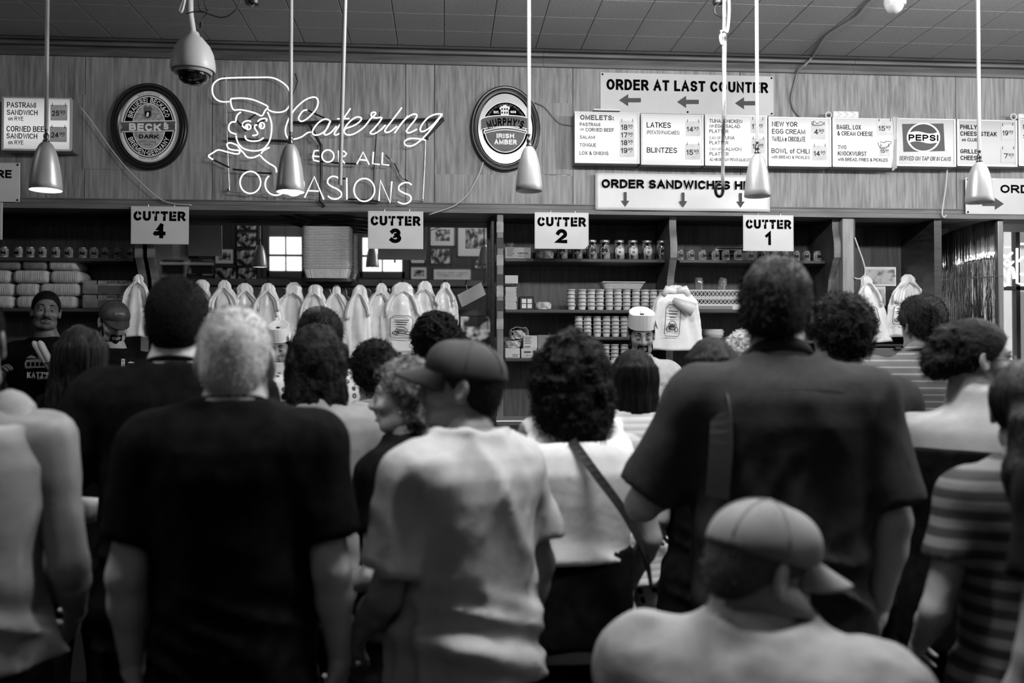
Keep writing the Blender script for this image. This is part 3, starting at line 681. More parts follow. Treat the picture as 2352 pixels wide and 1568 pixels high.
t = menu(2198, 274, 2336, 381, 'backlit menu box for cheesesteak and grilled cheese', .28)
lines(t, c5, [('PHILLY',1780,1930,258,298),('CHEESESTEAK',1780,2108,318,358),('on CLUB',1795,1936,378,408),('GRILLED',1780,1965,478,516),('CHEESE',1782,1955,536,576)], .03)
CW = M('white_card', .8, .7)
card(t, *c5(2150,262), *c5(2268,395), '1995', -3, CW); card(t, *c5(2145,470), *c5(2275,598), '795', 0, CW)
t = menu(2339, 273, 2480, 381, 'backlit menu box cut by the right picture edge', .36); text(t, 'NOODLE', 2350, 2420, 286, 296, Yl, INK, .02); text(t, 'SOUP', 2350, 2420, 308, 318, Yl, INK, .02)
# tape bundle between two boxes, white wired vents on top of boxes
mb = MB()
for i in range(9):
    x = 2056+random.uniform(-5, 5); mb.tube([tuple(P(x, 270+random.uniform(-3, 3), YM-.01)), tuple(P(2056+random.uniform(-4, 4), 320, YM-.006)), tuple(P(x+random.uniform(-4, 4), 384+random.uniform(0, 14), YM-.012))], .004, 5)
tag(mb.build('tape_strip', M('clear_tape', .8, .2, alpha=.6)), 'crumpled clear tape holding the soda box to its neighbour', 'tape')
def vent(x0, y0, x1, y1, lab):
    a = P(x0, y1, YM+.05); zt_ = P(x0, y0, YM+.05).z; b = P(x1, y1, YM+.05)
    t = thing('power_adapter', ((a.x+b.x)/2, YM+.05, a.z), lab, 'adapter')
    MB().rbox((a.x, YM+.03, a.z), (b.x, YM+.08, zt_), .006).build('housing', WHITEP, t)
    for i in range(3):
        xx = a.x+(b.x-a.x)*(.15+.28*i); MB().tube([(xx, YM+.029, a.z+.005), (xx+.03, YM+.029, (a.z+zt_)/2), (xx, YM+.029, zt_-.005)], .002, 6).build('rib', GSIGN, t)
    r_ = P(x0-8, (y0+y1)/2, YM+.05); MB().tube([(r_.x+.022*math.cos(q_), YM+.05, r_.z+.022*math.sin(q_)) for q_ in [i*2*PI/16 for i in range(16)]], .005, 8, True).build('ring', WHITEP, t)
vent(1911, 256, 1970, 272, 'white slotted power adapter on top of the bagel menu box'); vent(2336, 262, 2400, 274, 'white power adapter on the last menu box at the right edge')
MB_ = P(1420, 256, YM+.06); tag(MB().rbox((P(1362, 256, YM+.06).x, YM+.04, MB_.z), (P(1424, 256, YM+.06).x, YM+.1, P(1420, 252, YM+.06).z), .003).build('lamp_ballast', WHITEP), 'flat white strip on top of the omelet menu box', 'strip')
# ================================================================ oval beer mirrors
def oval(cx, cy, rx, ry, irx, iry, label, name='oval_beer_sign'):
    Y0 = YF; a = P(cx, cy, YF-.03); k = (P(cx+1, cy, YF-.03).x-a.x)
    t = thing(name, (a.x, YF, a.z-ry*k), label, 'sign')
    # ring frame with a moulded profile
    n = 64; pr = [(1.0, 0), (1.0, .03), (.985, .042), (.96, .044), (.93, .036), (.915, .040), (.885, .042), (.86, .03), (.845, .034), (.825, .03), (.80, .022)]
    f = lambda s_: (irx+(rx-irx)*(s_-.8)/.2, iry+(ry-iry)*(s_-.8)/.2); vs = []; fs = []
    for s_, d in pr:
        u, v = f(s_)
        for j in range(n): q_ = 2*PI*j/n; vs.append((a.x+u*k*math.cos(q_), YF-d, a.z+v*k*math.sin(q_)))
    for i in range(len(pr)-1):
        for j in range(n): fs.append((i*n+j, i*n+(j+1) % n, (i+1)*n+(j+1) % n, (i+1)*n+j))
    MB().add(vs, fs).build('frame', M('black_gloss_frame', .035, .28), t, smooth=2)
    vs = [(a.x+irx*k*1.01*math.cos(2*PI*j/n), YF-.024, a.z+iry*k*1.01*math.sin(2*PI*j/n)) for j in range(n)]
    return t, vs, n
SILV = M('silvered_face', .72, .3, metal=.55, var=.06, scale=6)
cx, cy = c1(1675, 687); ov, vs, n = oval(cx, cy, 433/4.9, 503/4.9, 338/4.9, 413/4.9, 'oval black framed beer mirror reading DARK at the left')
flat(MB().add(vs, [tuple(range(n))]), 'face', SILV, ov)
Yo = YF-.0246; e = lambda rx, ry, *a_: ell(cx, cy, rx/4.9, ry/4.9, *a_)
STEP = .0005
poly(ov, e(315, 390), Yo-STEP, M('cream_print', .95, .45), 'print'); poly(ov, e(294, 352), Yo-2*STEP, INK, 'print'); poly(ov, e(284, 342), Yo-3*STEP, MATS['cream_print'], 'print'); poly(ov, e(274, 330), Yo-4*STEP, INK, 'print')
poly(ov, e(188, 262), Yo-5*STEP, MATS['cream_print'], 'print'); poly(ov, e(178, 252), Yo-6*STEP, M('silver_print', .66, .45, var=.14, scale=40, detail=6), 'print')
arctext(ov, 'BRAUEREI BECK&CO', cx, cy, 228/4.9, 296/4.9, -70, 70, 11.5, Yo-7*STEP, MATS['cream_print'], .03)
arctext(ov, 'BREMEN·GERMANY', cx, cy, 230/4.9, 298/4.9, 246, 114, 11.5, Yo-7*STEP, MATS['cream_print'], .03)
arctext(ov, 'BREWED AND BOTTLED BY', cx, cy, 302/4.9, 370/4.9, -24, 24, 4, Yo-7*STEP, INK, .0); arctext(ov, 'PRODUCT OF GERMANY', cx, cy, 300/4.9, 366/4.9, 202, 158, 4, Yo-7*STEP, INK, .0)
pp = lambda pts: [c1(*p) for p in pts]
poly(ov, pp([(1370,632),(1960,618),(1975,640),(1960,690),(1975,735),(1960,745),(1370,758),(1358,735),(1375,690),(1358,650)]), Yo-8*STEP, M('banner_grey', .34, .5, var=.05, scale=20), 'banner')
for y in (0, 112): poly(ov, pp([(1372,630+y),(1958,618+y),(1958,628+y),(1372,640+y)]), Yo-9*STEP, MATS['cream_print'], 'print')
a = c1(1452, 650); b = c1(1812, 734); text(ov, "BECK", a[0], b[0], a[1], b[1], Yo-10*STEP, MATS['cream_print'], .07)
a = c1(1838, 656); b = c1(1898, 722); text(ov, "S", a[0], b[0], a[1], b[1], Yo-10*STEP, MATS['cream_print'], .07); poly(ov, pp([(1845,640),(1878,640),(1860,662),(1845,662)]), Yo-10*STEP, MATS['cream_print'])
a = c1(1565, 775); b = c1(1785, 822); text(ov, 'DARK', a[0], b[0], a[1], b[1], Yo-10*STEP, INK, .05)
poly(ov, pp([(1612,490),(1640,450),(1665,470),(1690,450),(1715,490),(1705,520),(1712,560),(1695,590),(1663,602),(1632,590),(1618,560),(1624,520)]), Yo-10*STEP, M('crest_grey', .4, .5), 'crest')
poly(ov, pp([(1632,515),(1696,515),(1696,560),(1664,590),(1632,560)]), Yo-11*STEP, INK, 'crest'); poly(ov, pp([(1655,525),(1680,535),(1670,575),(1650,580),(1645,560)]), Yo-12*STEP, MATS['cream_print'], 'crest')
for i, (s_, u, v, w, z) in enumerate((('PREMIUM', 1535, 1618, 542, 553), ('IMPORT', 1712, 1795, 538, 549), ('FINEST DARK', 1560, 1760, 850, 870), ('BEER', 1630, 1720, 880, 902))):
    a = c1(u, w); b = c1(v, z); text(ov, s_, a[0], b[0], a[1], b[1], Yo-10*STEP, M('pale_grey_print', .5, .5), .0)
def c3(x, y): return 1040+x/4.9, 150+y/4.9
cx, cy = c3(592, 710); ov, vs, n = oval(cx, cy, 393/4.9, 483/4.9, 302/4.9, 392/4.9, 'oval black framed beer mirror reading IRISH AMBER behind a pendant lamp')
flat(MB().add(vs, [tuple(range(n))]), 'face', SILV, ov)
pp = lambda pts: [c3(*p) for p in pts]; CR = MATS['cream_print']; e = lambda rx, ry, dy=0, *a_: ell(cx, cy+dy/4.9, rx/4.9, ry/4.9, *a_)
MID = M('amber_print', .28, .45, var=.05, scale=10)
poly(ov, e(270, 300), Yo-STEP, CR, 'print'); poly(ov, e(260, 290), Yo-2*STEP, INK, 'print'); poly(ov, e(236, 268, 4), Yo-3*STEP, CR, 'print'); poly(ov, e(226, 258, 4), Yo-4*STEP, MID, 'print')
poly(ov, [c3(592+258*math.sin(R(q_)), 710-292*math.cos(R(q_))) for q_ in range(-64, 65, 4)], Yo-5*STEP, INK, 'print')
arctext(ov, 'BREWED BY THE MURPHY BREWERY IRELAND LIMITED', cx, cy, 230/4.9, 268/4.9, -60, 60, 4, Yo-6*STEP, MATS['pale_grey_print'], .0)
for dy, m_, s_ in ((0, CR, 0), (10, MID, 1)):
    g_ = dy
    up = [(592+(285-g_)*math.sin(u*PI/2*.999), 610+g_-52*math.cos(u*PI/2)) for u in [i/12 for i in range(-12, 13)]]
    dn = [(592+(285-g_)*math.sin(u*PI/2*.999), 740-g_-45*math.cos(u*PI/2)) for u in [i/12 for i in range(12, -13, -1)]]
    poly(ov, pp(up+dn), Yo-(6+s_)*STEP, m_, 'banner')
arctext(ov, "MURPHY'S", *c3(592, 1180), 560/4.9, 545/4.9, -22, 22, 18, Yo-8*STEP, INK, .06)
for dy, m_, s_ in ((0, CR, 0), (10, M('banner_dark', .25, .5), 1)):
    up = [(592+(245-dy)*u, 735+dy-40*math.cos(u*PI/2)) for u in [i/12 for i in range(-12, 13)]]
    dn = [(592+(245-dy)*u, 770-dy-40*math.cos(u*PI/2)) for u in [i/12 for i in range(12, -13, -1)]]
    poly(ov, pp(up+dn), Yo-(8+s_)*STEP, m_, 'ribbon')
for s_, u, v, w, z in (('IRISH', 492, 690, 765, 818), ('AMBER', 468, 720, 832, 888), ('EST.', 460, 522, 512, 540), ('1856', 646, 712, 510, 538)):
    a = c3(u, w); b = c3(v, z); text(ov, s_, a[0], b[0], a[1], b[1], Yo-10*STEP, CR, .06)
poly(ov, pp([(528,475),(545,460),(560,460),(575,445),(600,445),(612,460),(640,462),(642,490),(628,500),(632,565),(540,565),(540,500),(525,492)]), Yo-10*STEP, CR, 'crest')
for x, y in ((555,490),(585,490),(612,490),(555,530),(585,530),(612,530)): poly(ov, pp([(x-9,y-9),(x+9,y-9),(x+9,y+14),(x-9,y+14)]), Yo-11*STEP, GREYINK, 'crest')
# ================================================================ hanging neon sign
def c2(x, y): return 440+x/3.794, 150+y/3.794
Yq = YF-.07
NE = M('neon_sign_tube', .97, .3, emit=1.1)
NOFF = M('neon_painted_out', .05, .4)
ns = thing('neon_sign', tuple(P(*c2(1150, 1200), Yq)), 'big neon sign with a chef head and script word Catering over block letters', 'neon sign')
def nt(pts, nm='neon_tube', sp=5, closed=False, mat=None, r=.0052):
    return MB().tube([tuple(P(*c2(*q), Yq)) for q in (spline(pts, sp, closed) if sp else pts)], r, 8, closed).build(nm, mat or NE, ns, smooth=2)
nt([(330,315),(290,318),(245,312),(205,285),(183,240),(183,185),(205,145),(245,120),(290,112),(380,108),(480,106),(580,105),(680,105),(740,120),(800,155),(840,195),(858,245),(860,310),(848,360),(815,395),(775,408),(730,408),(690,398),(668,385)], 'chef_hat')
nt([(340,300),(375,288),(450,286),(530,298),(600,325),(665,360),(640,395),(612,440),(560,418),(490,398),(420,386),(362,384)], 'hat_band', 3, True)
nt([(430,408),(405,425),(390,455),(382,490),(350,495),(327,520),(325,560),(345,585),(392,600)], 'ear')
nt([(388,612),(395,650),(415,690),(450,722),(500,740),(560,745),(610,735),(650,705),(680,655),(695,590),(698,520),(685,460),(662,408)], 'jaw')
nt([(440,515),(455,495),(490,482),(518,490)], 'eyebrow'); nt([(575,490),(600,470),(635,463),(655,470),(650,488)], 'eyebrow')
nt(ell(493, 537, 24, 22, 16), 'eye', 0, True); nt(ell(613, 525, 22, 26, 16), 'eye', 0, True); nt([(440,525),(460,545),(478,550)], 'eyelid')
for x, y in ((487, 538), (608, 525)): nt([(x-4,y),(x+5,y)], 'pupil', 0, r=.009)
nt([(572,520),(552,522),(550,545),(565,570),(576,590),(566,606),(530,612)], 'nose'); nt([(465,612),(475,642),(510,658),(560,660),(600,650),(628,630)], 'smile')
nt([(425,735),(400,700),(365,682),(330,675),(308,690),(325,725),(370,738),(410,742),(418,762),(390,772),(310,755),(235,737),(190,760),(148,790),(188,822)], 'neckerchief')
nt([(425,735),(455,765),(480,795),(510,805),(550,800),(595,778)], 'collar'); nt([(605,770),(628,742),(680,714)], 'collar'); nt([(600,785),(625,815),(670,850),(720,880),(736,900),(740,932)], 'collar')
SCR = {'C': [(1010,388),(975,395),(945,430),(933,465),(955,488),(1000,470),(1045,430),(1085,380),(1103,325),(1090,285),(1050,278),(985,305),(920,360),(870,425),(835,495),(818,560),(825,610),(850,638),(900,642),(960,622),(1010,588),(1040,582)],
 'a': [(1200,478),(1160,468),(1105,500),(1065,550),(1053,590),(1080,608),(1130,595),(1180,550),(1212,480),(1175,555),(1155,592),(1175,606),(1220,580),(1262,530)],
 't': [(1385,375),(1340,440),(1290,520),(1245,590),(1262,606),(1310,580),(1350,545)], 'e': [(1350,548),(1420,522),(1470,485),(1478,458),(1440,450),(1390,480),(1345,530),(1330,580),(1360,606),(1420,595),(1500,540),(1560,465)],
 'r': [(1560,465),(1602,425),(1595,408),(1570,415),(1566,440),(1600,458),(1655,455),(1640,490),(1590,550),(1556,588),(1590,597),(1650,560),(1690,520)], 'i': [(1832,368),(1800,412),(1740,490),(1690,556),(1690,582),(1730,577),(1790,530)],
 'n': [(1885,440),(1820,520),(1768,590)], 'n2': [(1790,560),(1850,480),(1920,430),(1962,430),(1950,470),(1890,545),(1872,575),(1900,587),(1965,556)],
 'g': [(2185,425),(2130,425),(2070,450),(2020,500),(1992,555),(2010,577),(2060,555),(2120,500),(2185,425),(2100,540),(2010,640),(1930,698),(1870,698),(1856,665),(1900,638),(1980,640),(2040,652)]}
for kk in SCR: nt(SCR[kk], 'script_letter')
nt([(1268,466),(1375,464)], 'script_letter', 0)
for st in ([(1108,742),(1070,744),(1058,790),(1062,826),(1112,838)], [(1062,790),(1112,795)], [(1285,842),(1280,745),(1330,748),(1350,770),(1335,792),(1290,797),(1335,855)], [(1440,860),(1495,755),(1548,865)], [(1466,822),(1526,827)], [(1585,755),(1578,856),(1640,864)], [(1665,760),(1660,862),(1722,870)]): nt(st, 'block_letter', 0)
nt(ell(1188, 790, 52, 53, 24), 'block_letter', 0, True)
nt(ell(512, 1020, 90, 96, 28), 'block_letter', 0, True); nt(ell(735, 1036, 94, 96, 24, -40, -320), 'block_letter', 0); nt(ell(890, 1040, 90, 96, 24, -320+360, 320) if False else ell(890, 1040, 90, 96, 24, -40, -320), 'block_letter', 0)
nt(ell(1505, 1085, 90, 100, 28), 'block_letter', 0, True)
for st in ([(985,1152),(1070,970),(1152,1168)], [(1010,1092),(1108,1096)], [(1352,980),(1354,1168)], [(1633,1182),(1645,1002),(1732,1198),(1745,1012)]): nt(st, 'block_letter', 0)
nt([(1300,1010),(1270,975),(1225,968),(1192,990),(1186,1025),(1215,1052),(1265,1076),(1302,1105),(1302,1140),(1265,1164),(1220,1160),(1188,1138)], 'block_letter')
nt([(1917,1042),(1890,1022),(1845,1025),(1810,1050),(1808,1085),(1850,1112),(1900,1132),(1913,1165),(1890,1196),(1845,1206),(1798,1190)], 'block_letter')
# dark painted-out tube bridges and wiring, wire frame, steel bars
def bar(pts, r, mat, nm, Y=YF-.05): return MB().tube([tuple(P(*c2(*q), Y)) for q in pts], r, 8).build(nm, mat, ns)
for st in ([(1010,388),(1060,415),(1160,460)], [(1130,838),(1280,852),(1440,858)], [(570,935),(700,942)], [(360,905),(500,920)], [(1360,1165),(1640,1185)], [(1300,990),(1350,985)], [(385,470),(470,570),(560,520),(640,470)], [(2052,500),(2058,650)], [(560,425),(432,520)]): bar(st, .006, NOFF, 'blacked_out_tube', Yq+.006)
bar([(870,500),(1500,488),(2200,470)], .012, BLACK, 'support_bar'); bar([(320,640),(560,650),(850,662)], .010, BLACK, 'support_bar'); bar([(2195,470),(2030,640)], .012, BLACK, 'support_bar')
bar([(1020,500),(1130,700),(1130,960),(1120,1180),(1160,1230)], .010, CABLEB, 'wiring'); bar([(1640,410),(1610,600),(1590,900),(1580,1180)], .005, CABLEB, 'wiring'); bar([(1690,780),(1770,860),(1820,960),(1910,1030)], .0045, CABLEB, 'wiring'); bar([(900,70),(925,140),(880,260),(830,440)], .004, CABLEB, 'wiring'); bar([(185,820),(330,890)], .006, CABLEB, 'wiring')
for a, b in (((1035,610),(1075,660)), ((1730,820),(1765,855)), ((1810,935),(1850,990))): bar([a, b], .012, M('neon_electrode', .6, .4), 'electrode', Yq+.01)
bar([(300,120),(310,620),(330,1090),(345,1105),(1200,1150),(2015,1182)], .003, ALU, 'wire_frame'); bar([(2015,1182),(2030,900),(2040,650)], .004, ALU, 'wire_frame')
for x, y in ((300, 120), (330, 1090), (2015, 1182), (2045, 640), (1130, 700), (1590, 900)):
    p = P(*c2(x, y), YF); MB().tube([(p.x, YF, p.z), (p.x, YF-.055, p.z)], .005, 8).build('standoff', DARKM, ns)
# ================================================================ pendant lamps
YP = 4.5
def pendant(px, ybot, yneck, wpx, label, on, Y=YP, tint=None):
    b = P(px, ybot, Y); k = Y/FPX; r = wpx*k/2; h = (ybot-yneck)*k
    t = thing('pendant_lamp', (b.x, Y, b.z), label, 'lamp', 'pendant lamps over the counter')
    pr = [(r*.16, h), (r*.28, h*.985), (r*.42, h*.93), (r*.56, h*.84), (r*.70, h*.70), (r*.82, h*.52), (r*.92, h*.3), (r*.98, h*.12), (r, 0)]
    pin = [(q[0]-.0025, q[1]-.003) for q in pr[::-1]]
    sh = M('spun_aluminium_shade', .66, .35, metal=.35, var=.03, scale=5)
    MB().lathe(pr+[(r-.0012, -.001)], 40, ends=False).build('shade', sh, t, smooth=2, world=False)
    MB().lathe([(r-.0012, -.001)]+pin[:-1]+[(0, h-.004)], 40, ends=False).build('inner_reflector', M('white_enamel', .92, .5), t, smooth=2, world=False)
    MB().lathe([(.0, h-.005), (.014, h-.003), (.016, h+.006), (.010, h+.014), (.012, h+.02), (.013, h+.034), (.008, h+.04), (.006, h+.05), (.009, h+.056), (.006, h+.066), (0, h+.067)], 20).build('swivel', M('lamp_swivel', .35, .3, metal=.9), t, smooth=2, world=False)
    MB().tube([(0, 0, h+.06), (0, 0, CEIL-b.z-.02)], .0095, 12).build('rod', M('enamelled_rod', .62, .35), t, world=False, smooth=True)
    MB().lathe([(0, CEIL-b.z-.03), (.05, CEIL-b.z-.025), (.055, CEIL-b.z-.001), (0, CEIL-b.z)], 24).build('canopy', M('enamelled_rod'), t, smooth=True, world=False)
    bl = MB().lathe([(0, h*.12), (.03, h*.16), (.04, h*.3), (.03, h*.5), (.016, h*.62), (.015, h*.75), (0, h*.76)], 20)
    bl.build('bulb', M('lit_bulb', 1, .3, emit=9) if on else M('unlit_bulb', .3, .2), t, smooth=2, world=False)
    if on:
        l = bpy.data.lights.new('pendant_light', 'POINT'); l.energy = 9; l.shadow_soft_size = .02
        o = bpy.data.objects.new('pendant_light', l); COL.objects.link(o); o.parent = t; o.location = (0, 0, h*.09)
    return t
pendant(105, 436, 329, 69, 'lit pendant lamp hanging before the sandwich menu box at the left edge', True)
pendant(667, 440, 332, 64, 'lit pendant lamp hanging in front of the neon sign', True)
pendant(1215, 438, 335, 62, 'unlit pale pendant lamp hanging before the oval amber mirror', False)
pendant(1740, 450, 350, 62, 'unlit pendant lamp hanging over the end of the lower order sign', False)
pendant(2250, 464, 368, 65, 'unlit pendant lamp hanging before the cheesesteak menu box', False)
# bare leaning rod and hooked pull rod
a = P(799, -20, 4.3); a.z = CEIL-.002; b = P(781, 425, 4.55)
t = thing('bare_lamp_rod', (b.x, b.y, b.z), 'bare slanting pale rod without a shade before the neon sign', 'rod')
MB().tube([tuple(a), tuple(b)], .010, 12).build('tube', MATS['enamelled_rod'], t, smooth=True); MB().lathe([(0, CEIL-.03), (.05, CEIL-.02), (.055, CEIL-.001), (0, CEIL)], 24, (a.x, a.y, 0)).build('canopy', MATS['enamelled_rod'], t, smooth=True)
Yh = 4.2
t = thing('hooked_pull_rod', tuple(P(1652, 455, Yh)), 'worn pull rod ending in a looped hook before the order signs', 'rod')
top = P(1668, 0, Yh); top.z = CEIL-.002; q = [tuple(top), tuple(P(1664, 100, Yh)), tuple(P(1663, 250, Yh)), tuple(P(1661, 330, Yh)), tuple(P(1660, 410, Yh)), tuple(P(1661, 425, Yh))]
MB().tube(q, [.010, .010, .009, .0085, .008, .009], 10).build('shaft', M('chipped_paint', .36, .5, var=.3, scale=14, stretch=(1, 1, .35), lo=.44, hi=.56), t, smooth=True)
lp = [tuple(P(1661, 425, Yh))]+[tuple(P(1652+8.5*math.cos(R(q_)), 436+15*math.sin(R(q_)), Yh)) for q_ in range(-20, 300, 20)]
MB().tube(lp, .008, 10).build('loop', DARKM, t, smooth=2)
t = thing('tied_cable', tuple(P(1665, 70, Yh-.03)), 'white cable tied to the top of the hooked pull rod', 'cable')
MB().tube([tuple(P(x, y, Yh-.03)) for x, y in spline([(1673,-30),(1675,20),(1671,70),(1662,72),(1655,85),(1658,100),(1663,102)], 5)], .006, 8).build('cord', CABLEW, t, smooth=2)
MB().tube([tuple(P(x, y, Yh-.04)) for x, y in ((1655,72),(1664,70),(1672,74))], .004, 6).build('tie', WHITEP, t)
# ================================================================ cameras under the ceiling
Yc = 4.3; k = Yc/FPX
b = P(443, 195, Yc); t = thing('dome_camera', (b.x, Yc, b.z), 'white dome security camera hanging on a thick pipe', 'camera'); kz = lambda py: P(443, py, Yc).z
rr = 49*k; z0 = kz(155)
MB().lathe([(rr*.25, kz(75)), (rr*.3, kz(83)), (rr*.42, kz(87)), (rr*.5, kz(92)), (rr*.75, kz(106)), (rr*.92, kz(125)), (rr, kz(150)), (rr, kz(158)), (rr*.97, kz(164)), (rr*.9, kz(160)), (0, kz(158))], 40, (b.x, Yc, 0)).build('housing', M('camera_white', .66, .45), t, smooth=True)
MB().lathe([(rr*.86, kz(160)), (rr*.87, kz(166)), (rr*.80, kz(171)), (rr*.7, kz(168))], 36, (b.x, Yc, 0)).build('ring', M('camera_grey', .55, .4), t, smooth=True)
MB().lathe([(rr*.72, kz(164)), (rr*.7, kz(174)), (rr*.6, kz(185)), (rr*.4, kz(192)), (rr*.18, kz(195)), (0, kz(195.6))], 36, (b.x, Yc, 0)).build('dome', M('smoked_dome', .02, .06, coat=1), t, smooth=2)
MB().tube([(b.x, Yc, kz(80)), (P(436, 30, Yc).x, Yc, kz(30)), (P(435, 0, Yc).x, Yc, CEIL-.002)], rr*.155, 14).build('pipe', M('camera_white'), t, smooth=True)
t = thing('camera_cables', tuple(P(480, 20, 4.2)), 'thin black cables looping beside the dome camera pipe', 'cable')
for pts in ([(455,-30),(458,20),(470,28),(490,36),(510,40),(530,33),(548,12),(562,-30)], [(467,-30),(470,10),(478,28)], [(428,32),(445,27),(470,28)], [(478,28),(466,42),(462,55)]):
    MB().tube([tuple(P(x, y, 4.2)) for x, y in spline(pts, 5)], .003, 6).build('cord', CABLEB, t, smooth=2)
MB().tube([tuple(P(462, 52, 4.2)), tuple(P(461, 66, 4.2))], .007, 8).build('plug', BLACK, t)
o = MB().tube([tuple(P(x, y, 4.25)) for x, y in spline([(424,-40),(420,0),(414,18),(413,26),(418,25),(424,0),(428,-40)], 4)], .006, 8).build('cord', CABLEW, t, smooth=2)
b = P(2056, 30, 4.6); k = 4.6/FPX; t = thing('ceiling_camera', (b.x, 4.6, b.z), 'small white ball camera under the ceiling near the right', 'camera')
cz = CEIL-.0
MB().lathe([(.055, CEIL-.002), (.055, P(2056, 8, 4.6).z), (.05, P(2056, 14, 4.6).z)], 28, (b.x, 4.6, 0)).build('base', M('camera_white'), t, smooth=True)
MB().lathe([(.05, P(2056, 9, 4.6).z), (.046, P(2056, 16, 4.6).z), (.036, P(2056, 24, 4.6).z), (.018, P(2056, 30, 4.6).z), (0, P(2056, 31, 4.6).z)], 28, (b.x-.004, 4.6, 0)).build('ball', M('camera_white'), t, smooth=2)
for px, py, Y, lab in ((579, 10, 4.3, 'small black round camera just showing at the top edge'), (1652, 10, 4.5, 'small dark camera behind the top of the pull rod')):
    b = P(px, py, Y); t = thing('black_camera', (b.x, Y, b.z), lab, 'camera')
    MB().lathe([(.012, CEIL-.001), (.012, b.z+.04), (.03, b.z+.035), (.034, b.z+.012), (.03, b.z), (0, b.z-.004)], 24, (b.x, Y, 0)).build('body', BLACK, t, smooth=True)
    MB().lathe([(0, b.z-.006), (.016, b.z-.004), (.016, b.z)], 20, (b.x, Y, 0)).build('lens', M('smoked_dome'), t)
MB().tube([tuple(P(x, y, 4.48)) for x, y in spline([(1655,5),(1643,15),(1643,30),(1652,36),(1663,42)], 4)], .005, 6).build('cord', CABLEB, t, smooth=2)
# ================================================================ cables on ceiling and fascia
def cable(pts, Y, r, mat, lab, n=5):
    pw = [tuple(P(x, y, Y)) if not isinstance(Y, (list, tuple)) else tuple(P(x, y, Yi)) for (x, y), Yi in zip(pts, Y if isinstance(Y, (list, tuple)) else [Y]*len(pts))]
    return tag(MB().tube(spline(pw, n), r, 8).build('cable', mat, smooth=2), lab, 'cable')
def onceil(px, py, dz=.008):
    d = CM @ Vector(((px-1176)/FPX, -(py-784)/FPX, -1)); t_ = (CEIL-dz-CAMZ)/d.z; return Vector((0, 0, CAMZ))+d*t_
pts = [onceil(2010, -6), onceil(1990, 12), onceil(1968, 38), onceil(1930, 62), onceil(1897, 84), onceil(1878, 112), onceil(1865, 132)]
pts += [P(1850, 148, YF-.10), P(1833, 162, YF-.05), P(1829, 175, YF-.012), P(1819, 215, YF-.012), P(1818, 232, YF-.012), P(1824, 252, YF-.012), P(1838, 268, YF-.012)]
tag(MB().tube(spline([tuple(p) for p in pts], 5), .008, 8).build('cable', M('grey_cable', .5, .5), smooth=2), 'grey double cable running down from the ceiling behind the egg cream menu box', 'cable')
cable([(185,246),(215,285),(250,335),(290,385),(330,425),(365,455),(395,467),(440,471)], YF-.045, .004, CABLEW, 'thin pale cable drooping past the oval dark beer mirror')
cable([(1228,235),(1250,245),(1270,268),(1288,284),(1318,288)], YF-.012, .005, M('grey_cable'), 'short cord from the amber mirror to the omelet menu box')
cable([(1110,372),(1098,405),(1075,445),(1050,468),(1030,478),(985,493)], YF-.06, .004, CABLEW, 'white cord hanging from the amber mirror to the third cutter sign')
cable([(2176,383),(2172,430),(2166,470),(2164,492),(2168,499),(2173,494)], YF-.05, .006, CABLEW, 'white cord hanging below the soda box with a curled end')
cable([(1963,545),(1972,570),(1984,605),(1987,628),(1975,640),(1962,638)], YF-.015, .006, CABLEW, 'white cord beside the pale post at the right bay')
for i in range(5):
    a = 640+random.uniform(-10, 30); b_ = 850+random.uniform(-20, 60)
    cable([(a, 486+i*2), (a+60, 498+i*4), (a+110, 494+i*5), (b_, 500+i*6+random.uniform(-6, 6))], YF+.12+.02*i, .005, CABLEB, ['topmost', 'second', 'third', 'fourth', 'lowest'][i]+' black cable slung under the fascia by the tray stack')
# ceiling tube fixtures over the room; the row by the picture wall is added
for i, (x, y) in enumerate(FIX):
    t = thing('ceiling_light', (x, y, FZ), 'long ceiling tube fixture, %s of its row %s' % (['first', 'second', 'third', 'fourth', 'first', 'second', 'third', 'first', 'second'][i], 'near the counter' if y > 2 else 'above the foremost customers' if y > 0 else 'added to brighten the picture wall'), 'light', 'ceiling tube fixtures')
    MB().rbox((x-.7, y-.03, FZ+.005), (x+.7, y+.03, FZ+.055), .008).build('housing', WHITEP, t)
    for q in (-.5, .5): MB().tube([(x+q, y, FZ+.05), (x+q, y, CEIL-.001)], .006, 8).build('rod', WHITEP, t)
